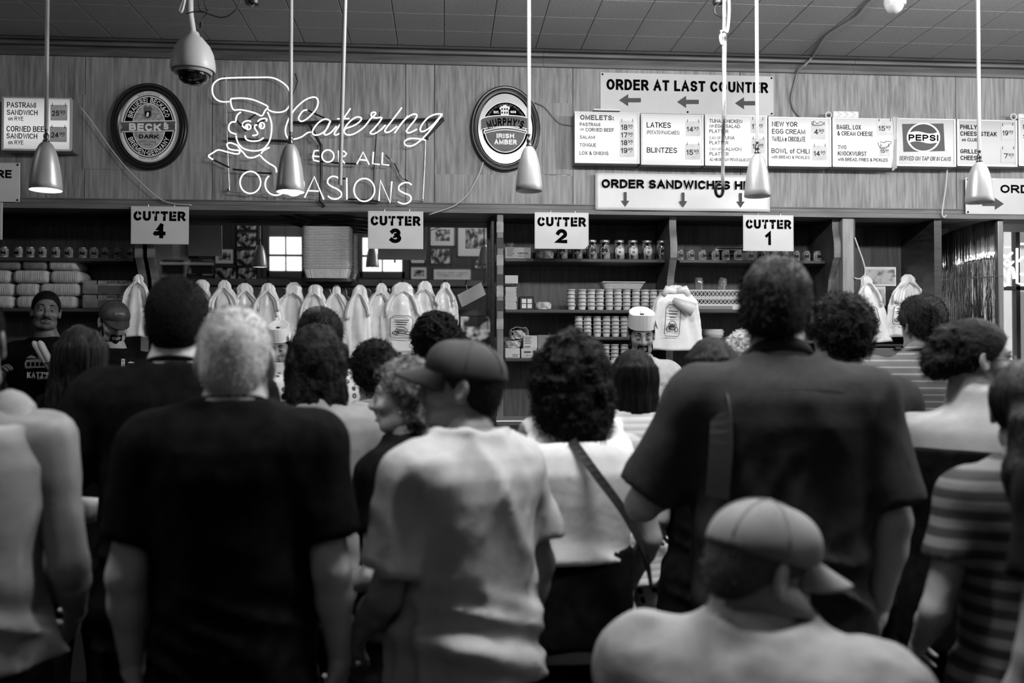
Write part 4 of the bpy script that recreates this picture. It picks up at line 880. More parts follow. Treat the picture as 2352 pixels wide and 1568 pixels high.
# ================================================================ goods on the shelves
ORD = ['first', 'second', 'third', 'fourth', 'fifth', 'sixth', 'seventh', 'eighth', 'ninth', 'tenth', 'eleventh', 'twelfth', 'thirteenth', 'fourteenth', 'fifteenth']
GLASS = M('jar_glass', .25, .12, spec=.6, coat=.6, var=.12, scale=18)
PICK = M('pickles_in_brine', .34, .15, coat=.8, var=.3, scale=26, stretch=(1, 1, .4), lo=.4, hi=.65)
MUST = M('mustard_filled_glass', .62, .15, coat=.8, var=.12, scale=14)
LBD = M('jar_label_dark', .06, .5); LBW = M('jar_label_white', .85, .5)
YJ = 6.86
def disc(c, r, y, n=24, a0=0, a1=360): return [(c[0]+r*math.sin(R(a0+(a1-a0)*i/n)), y, c[1]+r*math.cos(R(a0+(a1-a0)*i/n))) for i in range(n+(0 if a1-a0 == 360 else 1))]
def labelled_jar(r, h, tall, dark=True):
    """jar of glass, lid, round label with band; base at the origin"""
    t = thing('pickle_jar' if tall else 'mustard_jar', (0, 0, 0))
    if tall: pr = [(0, 0), (r*.9, 0), (r, h*.04), (r, h*.70), (r*.93, h*.78), (r*.74, h*.84), (r*.72, h*.88)]
    else: pr = [(0, 0), (r*.94, 0), (r, h*.06), (r, h*.78), (r*.92, h*.86), (r*.84, h*.88)]
    MB().lathe(pr+[(0, pr[-1][1])], 8 if not tall else 20).build('glass', PICK if tall else MUST, t, world=False, smooth=True)
    MB().lathe([(0, h*.87), (r*.86, h*.87), (r*.88, h*.9), (r*.88, h*.985), (r*.84, h), (0, h)], 20).build('lid', M('jar_lid', .12 if tall else .6, .3, metal=.6), t, world=False, smooth=True)
    cz = h*.46; lr = r*.84; yy = -r*1.01
    # label follows the front of the jar: slightly curved fan of quads
    def patch(f, mat, off, nm, par=t):
        vs = []
        for x, z in f: vs.append((x, -math.sqrt(max((r+off)**2-x*x*.9, 1e-6)), z))
        mb = MB(); mb.add(vs, [tuple(range(len(vs)))]); me = bpy.data.meshes.new(nm); me.from_pydata(mb.v, [], [tuple(range(len(vs)))[::-1]]); return link(nm, me, mat, par)
    lab = patch([(lr*math.sin(R(q)), cz+lr*math.cos(R(q))) for q in range(0, 360, 15)], LBD if dark else LBW, .002, 'label')
    patch([(lr*.86*math.sin(R(q)), cz+lr*.86*math.cos(R(q))) for q in range(0, 360, 15)], LBW if dark else LBD, .003, 'ring', lab)
    patch([(lr*.78*math.sin(R(q)), cz+lr*.78*math.cos(R(q))) for q in range(0, 360, 15)], LBD if dark else LBW, .0038, 'disc', lab)
    bz = .24 if not tall else .2
    patch([(-lr*.82, cz-lr*bz), (lr*.82, cz-lr*bz), (lr*.82, cz+lr*bz), (-lr*.82, cz+lr*bz)], LBW if dark else LBD, .0046, 'band', lab)
    if tall: pass
    s_ = 'PICKLES' if tall else 'MUSTARD'
    v, f, w = layout(s_, lr*1.5, lr*bz*1.5, .2)
    me = bpy.data.meshes.new('lettering'); me.from_pydata([(p[0]-lr*.75, -r-.006, cz-lr*bz*.75+p[1]) for p in v], [], f); link('lettering', me, LBD if dark else LBW, lab)
    patch([(-lr*.3, cz+lr*.45), (lr*.3, cz+lr*.45), (0, cz+lr*.68)], LBW if dark else LBD, .0046, 'crest', lab); patch([(-lr*.42, cz-lr*.55), (lr*.42, cz-lr*.55), (lr*.42, cz-lr*.48), (-lr*.42, cz-lr*.48)], LBW if dark else LBD, .0046, 'line', lab)
    return t
def place(proto, used, loc, label, cat, group, rz=0):
    o = proto if not used else copy_tree(proto)
    o.location = loc; o.rotation_euler = (0, 0, rz); return tag(o, label, cat, group)
k = YJ/FPX
sj = labelled_jar(.031, .083, False); n = 0
for i, px in enumerate((9, 43, 70, 97, 128, 158, 190, 216, 243, 271, 303)):
    p = P(px, 588, YJ); place(sj, n, (p.x, YJ, ZL1), 'small dark-label mustard jar, %s from the left on the shelf above the cloths' % ORD[i], 'jar', 'mustard jars above the cloths', random.uniform(-.35, .35)); n += 1
for i, px in enumerate((1561, 1586, 1613, 1643, 1667, 1695, 1722, 1749, 1776, 1802, 1828, 1852, 1877, 1904)):
    p = P(px, 596, YJ); place(sj, n, (p.x, YJ, ZR1b), 'small dark-label mustard jar, %s from the left on the shelf behind CUTTER 1' % ORD[i], 'jar', 'mustard jars on the right shelf', random.uniform(-.3, .3)); n += 1
pd_ = labelled_jar(.042, .152, True, True); pw_ = labelled_jar(.042, .152, True, False); n1 = n2 = 0
for i, (px, dk) in enumerate(((1291, 1), (1325, 1), (1359, 1), (1389, 1), (1422, 0), (1453, 0), (1486, 0), (1520, 1))):
    p = P(px, 594, YJ); lab = 'tall pickle jar with a %s round label, %s from the left' % ('dark' if dk else 'white', ORD[i])
    if dk: place(pd_, n1, (p.x, YJ, ZR1), lab, 'jar', 'pickle jars', random.uniform(-.25, .25)); n1 += 1
    else: place(pw_, n2, (p.x, YJ, ZR1), lab, 'jar', 'pickle jars', random.uniform(-.15, .15)); n2 += 1
# paper cups in nested stacks
CUP = M('white_paper_cup', .82, .6, var=.03, scale=30)
def cup(r, h):
    t = thing('paper_cup', (0, 0, 0)); MB().lathe([(0, .002), (r*.70, 0), (r*.96, h*.86), (r*.97, h*.9), (r, h*.93), (r, h), (r*.94, h), (r*.92, h*.8), (r*.66, .006), (0, .006)], 18).build('wall', CUP, t, world=False, smooth=True)
    MB().lathe([(r*.965, h*.68), (r*.985, h*.69), (r*.99, h*.8), (r*.965, h*.81)], 18, ends=False).build('rim_shadow_band', M('cup_rim_shadow', .35, .5), t, world=False, smooth=True); return t  # shade below the rim is painted on as a grey band
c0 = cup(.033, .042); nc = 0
def cups(xs, ztop, nn, y, where, pitch=.0285):
    global nc
    for i, px in enumerate(xs):
        x = P(px, 700, y).x
        for q in range(nn):
            place(c0, nc, (x+random.uniform(-.002, .002), y+random.uniform(-.004, .004), ztop+q*pitch), 'white paper cup, %s up in the %s stack %s' % (ORD[q], ORD[i], where), 'cup', 'paper cups '+where, random.uniform(0, 6)); nc += 1
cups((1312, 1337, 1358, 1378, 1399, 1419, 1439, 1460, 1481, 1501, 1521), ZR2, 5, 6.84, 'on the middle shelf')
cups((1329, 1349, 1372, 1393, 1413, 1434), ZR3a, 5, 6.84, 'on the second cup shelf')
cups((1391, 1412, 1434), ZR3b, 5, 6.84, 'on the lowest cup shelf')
# cartons, packs and small goods
CARTON = M('white_carton', .74, .7, var=.04, scale=8); KRAFT = M('kraft_carton', .5, .7, var=.05, scale=8)
def carton(x0, y0, x1, y1, y, dep, label, mat=CARTON, marks=(), name='carton', zbase=None, sub=None):
    a = P(x0, y1, y); b = P(x1, y1, y); zt_ = P(x0, y0, y).z; zb_ = a.z if zbase is None else zbase; zt_ = zt_+(zb_-a.z)
    t = thing(name, ((a.x+b.x)/2, y+dep/2, zb_), label, 'box')
    MB().rbox((a.x, y, zb_), (b.x, y+dep, zt_), .004, 1).build('body', mat, t)
    H = zt_-zb_; Wd = b.x-a.x
    for (u0, v0, u1, v1, tx) in marks:
        if tx:
            v, f, w = layout(tx, (u1-u0)*Wd, (v1-v0)*H, .16); mb = MB().add([(a.x+u0*Wd+p[0], y-.001, zb_+v0*H+p[1]) for p in v], f); flat(mb, 'lettering', INKS, t)
        else: flat(MB().add([(a.x+u0*Wd, y-.0008, zb_+v0*H), (a.x+u1*Wd, y-.0008, zb_+v0*H), (a.x+u1*Wd, y-.0008, zb_+v1*H), (a.x+u0*Wd, y-.0008, zb_+v1*H)], [(0, 1, 2, 3)]), 'print', GREYINK, t)
    return t
TL = tuple((.08, .85-.12*i, .6-.06*(i % 3), .89-.12*i, '') for i in range(6))
carton(1160, 565, 1219, 592, 6.82, .2, 'wide white carton at the left end of the pickle jar shelf', zbase=ZR1, marks=[(.5,.42,.9,.56,'PAPER TOWEL'),(.52,.2,.78,.3,'REFILL')]+[(q[0]*.8, q[1], q[2]*.6, q[3], '') for q in TL])
t = thing('glass_tumbler', (P(1171, 565, 6.9).x, 6.9, ZR1+.09), 'small clear tumbler on the wide white carton', 'glass'); MB().lathe([(0, 0), (.026, 0), (.03, .035), (.027, .035), (.024, .004), (0, .004)], 18).build('bowl', M('clear_tumbler', .9, .05, trans=.9), t, world=False, smooth=True)
MB().lathe([(.030, .034), (.032, .036), (.030, .038), (.027, .036), (.030, .034)], 18).build('rim', M('clear_tumbler'), t, world=False, smooth=True)
def lump(name, x0, y0, x1, y1, y, dep, z, label, mat, cat='bag', amp=.012):
    a, b = P(x0, y1, y).x, P(x1, y1, y).x; h = (y1-y0)*y/FPX; bm = bmesh.new(); bmesh.ops.create_icosphere(bm, subdivisions=4, radius=1)
    for v in bm.verts:
        n_ = v.co.copy(); s_ = amp*(math.sin(n_.x*9+n_.z*7)+math.sin(n_.y*11-n_.z*5+1)+.6*math.sin(n_.x*23+n_.y*17))
        e = .45; sg = lambda q: math.copysign(abs(q)**e, q)
        v.co = Vector((sg(n_.x)*(b-a)/2*.98+n_.x*s_, sg(n_.y)*dep/2+n_.y*s_, h/2+sg(n_.z)*h/2+n_.z*s_*.5)); v.co.z = max(v.co.z, 0)
    me = bpy.data.meshes.new(name); bm.to_mesh(me); bm.free()
    for p in me.polygons: p.use_smooth = True
    o = link(name, me, mat); o.location = ((a+b)/2, y+dep/2, z); return tag(o, label, cat)
FILM = M('crinkled_film', .62, .2, coat=.5, var=.2, scale=22, bump=.6, bscale=30)
lump('crinkled_bag', 1232, 570, 1272, 593, 6.84, .12, ZR1, 'crinkled clear bag under the CUTTER 2 sign', FILM, amp=.004)
t = thing('paper_stack', (P(1175, 708, 6.85).x, 6.9, ZR2), 'tall stack of thin paper sheets beside the mirror post', 'paper'); a, b = P(1160, 700, 6.8).x, P(1188, 700, 6.8).x; h = (708-655)*6.8/FPX
for i in range(24): MB().box((a+random.uniform(0, .006), 6.8+random.uniform(0, .006), ZR2+h*i/24), (b-random.uniform(0, .01), 6.98, ZR2+h*(i+.75)/24)).build('sheet', M('paper_sheet', .78, .7, var=.03, scale=10), t)
t = thing('paper_holder', (P(1176, 640, 6.9).x, 6.99, ZR2), 'slim rack over the paper stack with a small printed card', 'rack')
MB().box((a+.003, 6.985, ZR2), (a+.009, 6.993, ZR2+h+.09)).box((b-.003, 6.985, ZR2), (b+.003, 6.993, ZR2+h+.09)).build('legs', DARKM, t); MB().box((a, 6.80, ZR2+h+.025), (b+.006, 6.803, ZR2+h+.085)).box((a, 6.803, ZR2+h+.075), (b+.006, 6.993, ZR2+h+.079)).build('card', CARTON, t)
carton(1193, 677, 1227, 708, 6.82, .12, 'black box with four pale square pictures beside the paper stack', BLACK, zbase=ZR2, name='picture_box')
bxp = bpy.context.scene.objects.get('picture_box'); 
for u in (.16, .54):
    for v in (.12, .5): 
        a = P(1193, 708, 6.82); Wd = P(1227, 708, 6.82).x-a.x; H = (708-677)*6.82/FPX
        MB().box((a.x+Wd*u, 6.818, ZR2+H*v), (a.x+Wd*(u+.3), 6.82, ZR2+H*(v+.32))).build('sticker', LBW, bxp)
lump('wrapped_pack', 1229, 688, 1267, 708, 6.82, .12, ZR2, 'film-wrapped pale pack beside the black box', FILM, 'pack', .003)
# foil tray on the cups
FOIL = M('crimped_foil', .92, .35, metal=.35, bump=.3, bscale=40)
def foil(L, W_, h, flare=.03, n=64):
    vs = []; fs = []; rows = [(-flare, 0), (-flare*.9, .001), (-flare*.25, h*.7), (0, h*.96), (.008, h), (.010, h*.98)]
    for off, z in rows:
        for j in range(n):
            q = 2*PI*j/n; c, s_ = math.cos(q), math.sin(q); e = .22
            x = math.copysign(abs(c)**e, c)*(L/2+off); y = math.copysign(abs(s_)**e, s_)*(W_/2+off)
            if 0 < z < h*.9: x += .0025*math.sin(j*PI) if j % 2 else 0; y += .002*(j % 2)
            vs.append((x, y, z))
    m = len(rows)
    for i in range(m-1):
        for j in range(n): fs.append((i*n+j, i*n+(j+1) % n, (i+1)*n+(j+1) % n, (i+1)*n+j))
    fs.append(tuple(range(n))[::-1]); return MB().add(vs, fs)
t = thing('foil_tray', (P(1427, 663, 6.88).x, 6.88, ZR2+4*.0285+.0455), 'shallow foil tray lying on top of the paper cups', 'tray'); foil((1478-1378)*6.88/FPX, .2, .05).build('pan', FOIL, t, world=False)
bl = P(1376, 647, 6.88); MB().tube([(x, y, .05) for x, y in ((-.16, -.105), (.16, -.105), (.16, .105), (-.16, .105))], .004, 6, True).build('rolled_rim', FOIL, t, world=False)
# foil tray stack in front of the mirror
Ys = 6.80; zst = P(752, 640, Ys).z
t = thing('foil_tray_stack', (P(752, 640, Ys).x, Ys+.02, zst), 'tall nested stack of foil trays in front of the mirror', 'tray stack')
L = (803-694)*Ys/FPX-.02; tm = foil(L, .2, .075, .022); o = tm.build('tray', FOIL, t, world=False)
hgt = (640-524)*Ys/FPX-.075
for i in range(1, 27): q = o.copy(); COL.objects.link(q); q.location = (random.uniform(-.0015, .0015), random.uniform(-.0015, .0015), hgt*i/26)
sb = thing('tray_ledge', (P(752, 650, Ys).x, Ys+.02, zst-.02), 'rounded black ledge carrying the foil tray stack', 'ledge')
pts = [(P(752, 650, Ys).x+(.19)*math.copysign(abs(math.cos(q))**.5, math.cos(q)), Ys+.02+.085*math.copysign(abs(math.sin(q))**.5, math.sin(q))) for q in [i*2*PI/32 for i in range(32)]]
MB().prism(pts, 2, zst-.022, zst-.002).build('plate', BLACK, sb); MB().tube([(P(752, 650, Ys).x, Ys+.05, zst-.02), (P(752, 650, Ys).x, RY+.0, ZRAIL-.0)], .012, 8).build('bracket', BLACK, sb)
# glass rack, tumblers
a, b = P(1580, 710, 6.8).x, P(1706, 710, 6.8).x; t = thing('glass_rack', ((a+b)/2, 6.88, ZR2b), 'white lattice dishwasher rack on the right shelf', 'rack'); H = .152; W2 = M('rack_white', .8, .45)
mb = MB(); mb.rbox((a, 6.8, ZR2b), (b, 7.02, ZR2b+.045), .006).build('base', W2, t); MB().rbox((a+.06, 6.796, ZR2b+.004), (b-.08, 6.80, ZR2b+.03), .002).build('recess', M('rack_recess', .5, .5), t)
for z in (.08, .092, .142): MB().box((a, 6.8, ZR2b+z), (b, 6.808, ZR2b+z+.010)).build('rim', W2, t)
for x in (a, b-.012): MB().box((x, 6.8, ZR2b+.04), (x+.012, 7.02, ZR2b+H)).build('end', W2, t)
for (z0, z1) in ((.045, .082), (.10, .144)):
    nn = 14
    for i in range(nn):
        xa, xb = a+(b-a)*i/nn, a+(b-a)*(i+1)/nn
        MB().tube([(xa, 6.803, ZR2b+z0), (xb, 6.803, ZR2b+z1)], .0028, 5).build('bar', W2, t); MB().tube([(xa, 6.805, ZR2b+z1), (xb, 6.805, ZR2b+z0)], .0028, 5).build('bar', W2, t)
GL2 = M('clear_tumbler'); 
for px, sl, lab in ((1605, 0, 'upturned glass standing on the white rack'), (1655, .25, 'tilted glass standing on the white rack')):
    x = P(px, 660, 6.85).x; t = thing('glass_tumbler', (x, 6.85, ZR2b+H), lab, 'glass'); t.rotation_euler = (0, sl, 0)
    MB().lathe([(.034, 0), (.036, .02), (.034, .07), (.026, .095), (.0, .098), (0, .094), (.022, .09), (.031, .068), (.033, .02), (.031, 0)], 20).build('bowl', GL2, t, world=False, smooth=True); MB().lathe([(.033, -.001), (.0355, .0005), (.0355, .003), (.033, .004)], 20).build('rim', GL2, t, world=False, smooth=True)
# black tray on the jars behind CUTTER 1
p = P(1680, 566, 6.92); o = thing('serving_tray', (p.x, 6.95, ZR1b+.083), 'flat tray with curled edge lying over the small jars beside CUTTER 1', 'tray'); a, b = P(1638, 566, 6.9).x, P(1722, 566, 6.9).x
MB().rbox((a, 6.85, ZR1b+.083), (b, 7.05, ZR1b+.095), .005).build('plate', ALU, o); MB().tube([(a, 6.85, ZR1b+.095), (a+.02, 6.85, ZR1b+.105), (b, 6.85, ZR1b+.106)], .005, 8).build('curled_edge', ALU, o, smooth=True); MB().rbox((a+.06, 6.88, ZR1b+.106), (b-.02, 7.03, ZR1b+.118), .004).build('rack', BLACK, o)
# bowls
BW = M('white_china', .86, .2); xb_ = P(1640, 780, 6.84).x
for i in range(4):
    t = thing('china_bowl', (xb_+.002*i*(-1)**i, 6.86, ZR3c+.012*i), 'white china bowl, %s up in the stack on the low shelf' % ORD[i], 'bowl', 'stacked bowls')
    MB().lathe([(0, 0), (.04, 0), (.065, .02), (.08, .045), (.078, .046), (.06, .022), (.035, .004), (0, .004)], 28).build('wall', BW, t, world=False, smooth=True); MB().lathe([(.078, .0455), (.0805, .0455), (.0805, .047), (.078, .0475)], 28).build('rim', BW, t, world=False, smooth=True)
# cartons on the low shelf
carton(1160, 798, 1194, 821, 6.80, .18, 'small white carton at the bottom corner of the low shelf', zbase=ZR3, marks=[(.5,.3,.9,.4,'PRODUCT'),(.5,.15,.85,.22,'')])
carton(1197, 799, 1233, 821, 6.80, .18, 'white carton with a dark block print on the low shelf', zbase=ZR3, marks=[(.18,.52,.62,.72,''),(.7,.55,.9,.7,'TX'),(.3,.2,.65,.32,'KRAFT')])
zc = ZR3+22*6.8/FPX
carton(1202, 769, 1234, 799, 6.80, .16, 'white carton with lines of print stacked on the dark-print carton', zbase=zc, marks=TL[:5]+((.1,.1,.5,.17,''),))
carton(1235, 768, 1284, 821, 6.82, .18, 'plain kraft carton half behind the curly-haired woman', KRAFT, zbase=ZR3)
lump('crumpled_wrapper', 1160, 780, 1196, 799, 6.82, .14, zc+.001, 'crumpled white wrapping on the corner carton', FILM, 'wrapping', .004)
t = thing('open_bag', (P(1184, 765, 6.85).x, 6.88, zc+.06), 'open paper bag holding a round bun on top of the cartons', 'bag'); a = P(1163, 780, 6.8); b = P(1207, 745, 6.8)
vs = []; n_ = 24
for s_, q_ in ((0, .6), (.5, .92), (1, 1)):
    for j in range(n_):
        an_ = 2*PI*j/n_; vs.append((.035*math.copysign(abs(math.cos(an_))**.6, math.cos(an_))*q_*2*.95+.03*s_, .09-.15*s_, .05+.05*math.copysign(abs(math.sin(an_))**.6, math.sin(an_))*q_+.006*math.sin(j*2.1)))
o = MB().add(vs, [(i*n_+j, i*n_+(j+1) % n_, (i+1)*n_+(j+1) % n_, (i+1)*n_+j) for i in range(2) for j in range(n_)]+[tuple(range(n_))]).build('paper', CARTON, t, world=False); o.modifiers.new('thickness', 'SOLIDIFY').thickness = .002
lmp = lump('bun', 1178, 757, 1200, 776, 6.80, .07, 0, None, M('bread_bun', .72, .6, var=.06, scale=14), None); lmp.parent = t; lmp.location = (.022, -.01, .012)
# folded cloths: pillows of stacked towels
CLOTH = M('folded_white_cloth', .72, .85, var=.05, scale=16, bump=.9, bscale=9, bstretch=(16, 1, .6)); CLOTHD = M('folded_grey_cloth', .46, .85, var=.05, scale=16, bump=.4, bscale=60, bstretch=(.3, 1, 1))
rows = [(678, 706, ((-60, 30), (32, 92), (92, 176)), 'bottom'), (650, 678, ((-60, 30), (31, 88), (88, 184)), 'second'), (621, 650, ((-50, 25), (27, 111), (112, 184)), 'third'), (598, 621, ((-30, 47), (48, 108), (109, 176)), 'top')]
zc = ZL2
for yt_, yb_, cs, nm in rows:
    h = (yb_-yt_)*6.82/FPX
    for i, (x0, x1) in enumerate(cs):
        lab = 'folded white cloth pack, %s one of the %s row on the lower shelf' % (['leftmost', 'middle', 'rightmost'][i], nm)
        a, b = P(x0, yb_, 6.8).x, P(x1, yb_, 6.8).x; t = thing('folded_cloth', ((a+b)/2, 6.9, zc), lab, 'cloth', 'folded cloths on the lower shelf'); f = 1
        for q in range(f):
            MB().rbox((a+random.uniform(.0, .008), 6.79+random.uniform(0, .012), zc+h*q/f+.0008), (b-random.uniform(0, .008), 7.04, zc+h*(q+1)/f-.0008), h/f*.36, 4).build('fold', CLOTH if not (nm == 'top' and i < 2) else CLOTHD, t, smooth=2)
    zc += h
FP = M('clear_wrapped_pack', .55, .2, coat=.6, var=.1, scale=12, bump=.3, bscale=20)
for i, (y0, y1, nm) in enumerate(((675, 706, 'lower'), (642, 674, 'upper'))):
    h = (y1-y0)*6.82/FPX; z = ZL2+i*31.5*6.82/FPX; a, b = P(187, y1, 6.8).x, P(302, y1, 6.8).x; t = thing('napkin_pack', ((a+b)/2, 6.9, z), nm+' clear-wrapped napkin pack beside the folded cloths', 'pack', 'wrapped napkin packs')
    MB().rbox((a, 6.8, z), (b, 7.02, z+h), .016, 3).build('wrapper', FP, t, smooth=True); xx = a+(b-a)*.33
    MB().rbox((xx, 6.798, z+.012), (b-.004, 6.802, z+h*.62), .001).build('band', M('pack_band', .38, .5), t); MB().box((xx-.006, 6.7985, z+h*.7), (xx, 6.80, z+h*.98)).build('seam', INK, t)
    text(t, 'DINER DELIGHT', 245, 296, y0+3, y0+9, 6.797, INKS, .0)
# ================================================================ hanging bundles of carrier bags
BAG = M('white_carrier_plastic', .94, .28, coat=.25, var=.03, scale=9, sss=.1); BAGIN = M('carrier_plastic_fold', .84, .35)
def bag(px, ptop, pbot, wpx, y, label, seed, fold=.12, thick=.045, loops=True, lean=0, prn=None, top=.16):
    rnd = random.Random(seed); a = P(px, ptop, y); k = y/FPX; H = (pbot-ptop)*k; W_ = wpx*k/2
    t = thing('carrier_bag_bundle', (a.x, y, a.z-H), label, 'bag', 'hanging carrier bags')
    nz, nn = 26, 56; vs = []; fs = []; ph = [rnd.uniform(0, 6) for _ in range(6)]; kx = rnd.choice((5, 6, 7, 8)); kn, sh_, tl = rnd.uniform(.75, 1.3), rnd.uniform(.82, 1.15), rnd.uniform(-.12, .12)
    for i in range(nz+1):
        s_ = i/nz; z = H*(1-s_)
        w = np.interp(s_, [0, .025, .07, top*.75, top, top+.14, .5, 1], [.14*kn, .30*kn, .40*kn, .40*kn, .52*sh_, .84*sh_, 1.04, 1.10])*W_
        d = np.interp(s_, [0, .05, top, top+.15, .6, 1], [.25, .5, .5, .9, 1, 1])*thick
        am = fold*np.interp(s_, [0, .1, .3, .8, 1], [.15, .4, 1, .6, .35])
        for j in range(nn):
            q = 2*PI*j/nn; f = am*1.5*((1-2*abs(math.sin(kx*.5*q+ph[0]+s_*1.6)))+.7*(1-2*abs(math.sin(kx*q+ph[1]-s_*2.4)))+.4*math.sin(23*q+ph[2]+s_*1.5))
            c, s2 = math.cos(q), math.sin(q); e = .75
            x = math.copysign(abs(c)**e, c)*w*(1+f*.18)+lean*H*s_*.6+.01*math.sin(s_*5+ph[3])*s_+tl*W_*(1-s_)**2+.004*math.sin(q*4+s_*31+ph[4])*math.sin(s_*17+q*3); yy = math.copysign(abs(s2)**e, s2)*(d*(1+f*1.25))+.004*math.sin(q*7+s_*23+ph[2])*math.sin(s_*29+ph[3]+q*2)
            vs.append((x, yy, z+.006*math.sin(3*q+ph[4])*(s_ > .95)))
    for i in range(nz):
        for j in range(nn): fs.append((i*nn+j, i*nn+(j+1) % nn, (i+1)*nn+(j+1) % nn, (i+1)*nn+j))
    fs.append(tuple(range(nn))[::-1]); fs.append(tuple(nz*nn+j for j in range(nn)))
    MB().add(vs, fs).build('body', BAG, t, smooth=2, world=False)
    if loops:     # handle loops and folded-over layers
        for sd in (-1, 1):      # each handle: three thin layers curling from the knot over the shoulder
            for ly in range(3):
                m_ = 12; wv = []; wf = []; z0 = H*(1-top*.8); xe = W_*rnd.uniform(.62, .80); dz = H*rnd.uniform(.26, .36)
                for i in range(m_+1):
                    u = i/m_; xx = sd*(W_*.06+(xe-ly*.006)*math.sin(u*PI*.5)**1.2); zz = z0-dz*(u**1.6)-ly*.004; hw = W_*(.05+.10*math.sin(u*PI*.9)); kx_ = thick*(.55+.5*u)+.004*(3-ly)
                    for q in range(5):
                        v_ = (q-2)/2; wv.append((xx-sd*hw*v_*.9+lean*H*.12*u, -kx_-.010*math.cos(v_*1.5)+.012*(abs(xx)/W_)**2, zz+hw*v_*.5-.006*math.sin(u*9+ph[5]+v_)))
                for i in range(m_):
                    for q in range(4): wf.append((i*5+q, i*5+q+1, (i+1)*5+q+1, (i+1)*5+q))
                o = MB().add(wv, wf).build('handle', BAGIN if ly == 1 else BAG, t, smooth=2, world=False); o.modifiers.new('thickness', 'SOLIDIFY').thickness = .0025
    if prn:      # printed frame with lettering and a sketch of food
        x0, y0, x1, y1, tilt = prn; yy = y-thick*1.42-.004; cx_, cy_ = (x0+x1)/2, (y0+y1)/2
        def rp(u, v): c, s2 = math.cos(R(tilt)), math.sin(R(tilt)); X, Y_ = (u-.5)*(x1-x0), (v-.5)*(y1-y0); return (cx_+X*c-Y_*s2, cy_+X*s2+Y_*c)
        fr = [rp(*q) for q in ((0, .12), (.1, .06), (.2, 0), (.8, 0), (.9, .06), (1, .12), (1, .9), (.92, 1), (.08, 1), (0, .9))]
        pr_ = MB(); pr_.tube([tuple(P(*q, yy)) for q in fr], .0022, 5, True)
        for q in range(3): pr_.tube([tuple(P(*rp(.18+.05*q, .2+.1*q), yy)), tuple(P(*rp(.82-.05*q, .2+.1*q), yy))], .0028, 5)
        for (ex, ey, er) in ((.5, .66, .26), (.24, .78, .14), (.78, .78, .12)): pr_.tube([tuple(P(*rp(ex+er*math.cos(q), ey+er*.55*math.sin(q)), yy)) for q in [i*PI/8 for i in range(16)]], .0024, 5, True)
        for q in range(7): pr_.tube([tuple(P(*rp(.3+.06*q, .60), yy)), tuple(P(*rp(.36+.05*q, .72), yy))], .0026, 5)
        pr_.build('print', INKS, t)
    return t
bs = [(462, 642, 800, 58, 'first carrier bag bundle on the mirror rail, behind the close-cropped man'), (515, 643, 800, 62, 'second carrier bag bundle on the mirror rail'), (566, 650, 805, 66, 'third carrier bag bundle on the mirror rail, above the grey-haired man'), (616, 650, 805, 60, 'fourth carrier bag bundle on the mirror rail'), (672, 648, 830, 74, 'fifth and fullest carrier bag bundle, bunched beside the tray stack'), (722, 652, 820, 58, 'sixth carrier bag bundle under the tray stack'),
      (772, 654, 820, 56, 'seventh carrier bag bundle on the mirror rail'), (823, 654, 820, 56, 'eighth carrier bag bundle on the mirror rail'), (873, 650, 822, 62, 'ninth carrier bag bundle on the mirror rail'), (925, 648, 806, 84, 'printed carrier bag bundle with a food sketch facing forward'), (975, 645, 800, 66, 'carrier bag bundle hanging behind the dark-curled man'), (1022, 648, 760, 46, 'last narrow carrier bag bundle on the mirror rail')]
for i, (px, a, b, w, lab) in enumerate(bs): bag(px, a, b, w*1.22, RY-.07-.03*(i % 2), lab, 40+i, prn=(896, 725, 948, 776, 1) if px == 925 else None)
bag(318, 630, 770, 66, 6.66, 'carrier bag bundle hanging on the dividing board beside the cloth shelves', 71, lean=-.15)
MB().tube([tuple(P(1549, 652, 6.62)), tuple(P(1552, 654, 6.585)), tuple(P(1553, 660, 6.575))], .006, 8).build('bag_hook', ALU, [o for o in COL.objects if o.name == 'divider'][0])
bag(1553, 655, 806, 116, 6.575, 'large glossy bundle of printed bags on the scalloped board by the paper-hatted worker', 72, fold=.07, thick=.04, prn=(1528, 700, 1562, 772, 4), top=.1, loops=False)
bo = [o for o in COL.objects if o.name.startswith('carrier_bag_bundle')][-1]; q0, q1 = P(1546, 688, 6.50), P(1592, 712, 6.49)
MB().tube([tuple(q0), tuple(q0.lerp(q1, .5)), tuple(q1)], [.018, .04, .055], 20).build('rolled_flap', BAGIN, bo, smooth=2)
for x_ in (1532, 1574): MB().tube([tuple(P(1553, 668, 6.55)), tuple(P(x_, 664, 6.55)), tuple(P(x_+(x_-1553)*.4, 678, 6.55))], [.02, .03, .02], 14).build('ear', BAG, bo, smooth=2)
bag(1988, 632, 790, 74, 6.86, 'tied carrier bag bundle beside the pale post', 73, lean=.22, prn=(1993, 705, 2018, 748, -14))
bag(2085, 630, 778, 96, 6.84, 'fanned carrier bag bundle behind the balding man', 74, fold=.2, lean=.02, prn=(2052, 702, 2088, 746, 8))
bag(2112, 620, 770, 50, 6.95, 'carrier bag bundle in the corner of the right bay', 75)
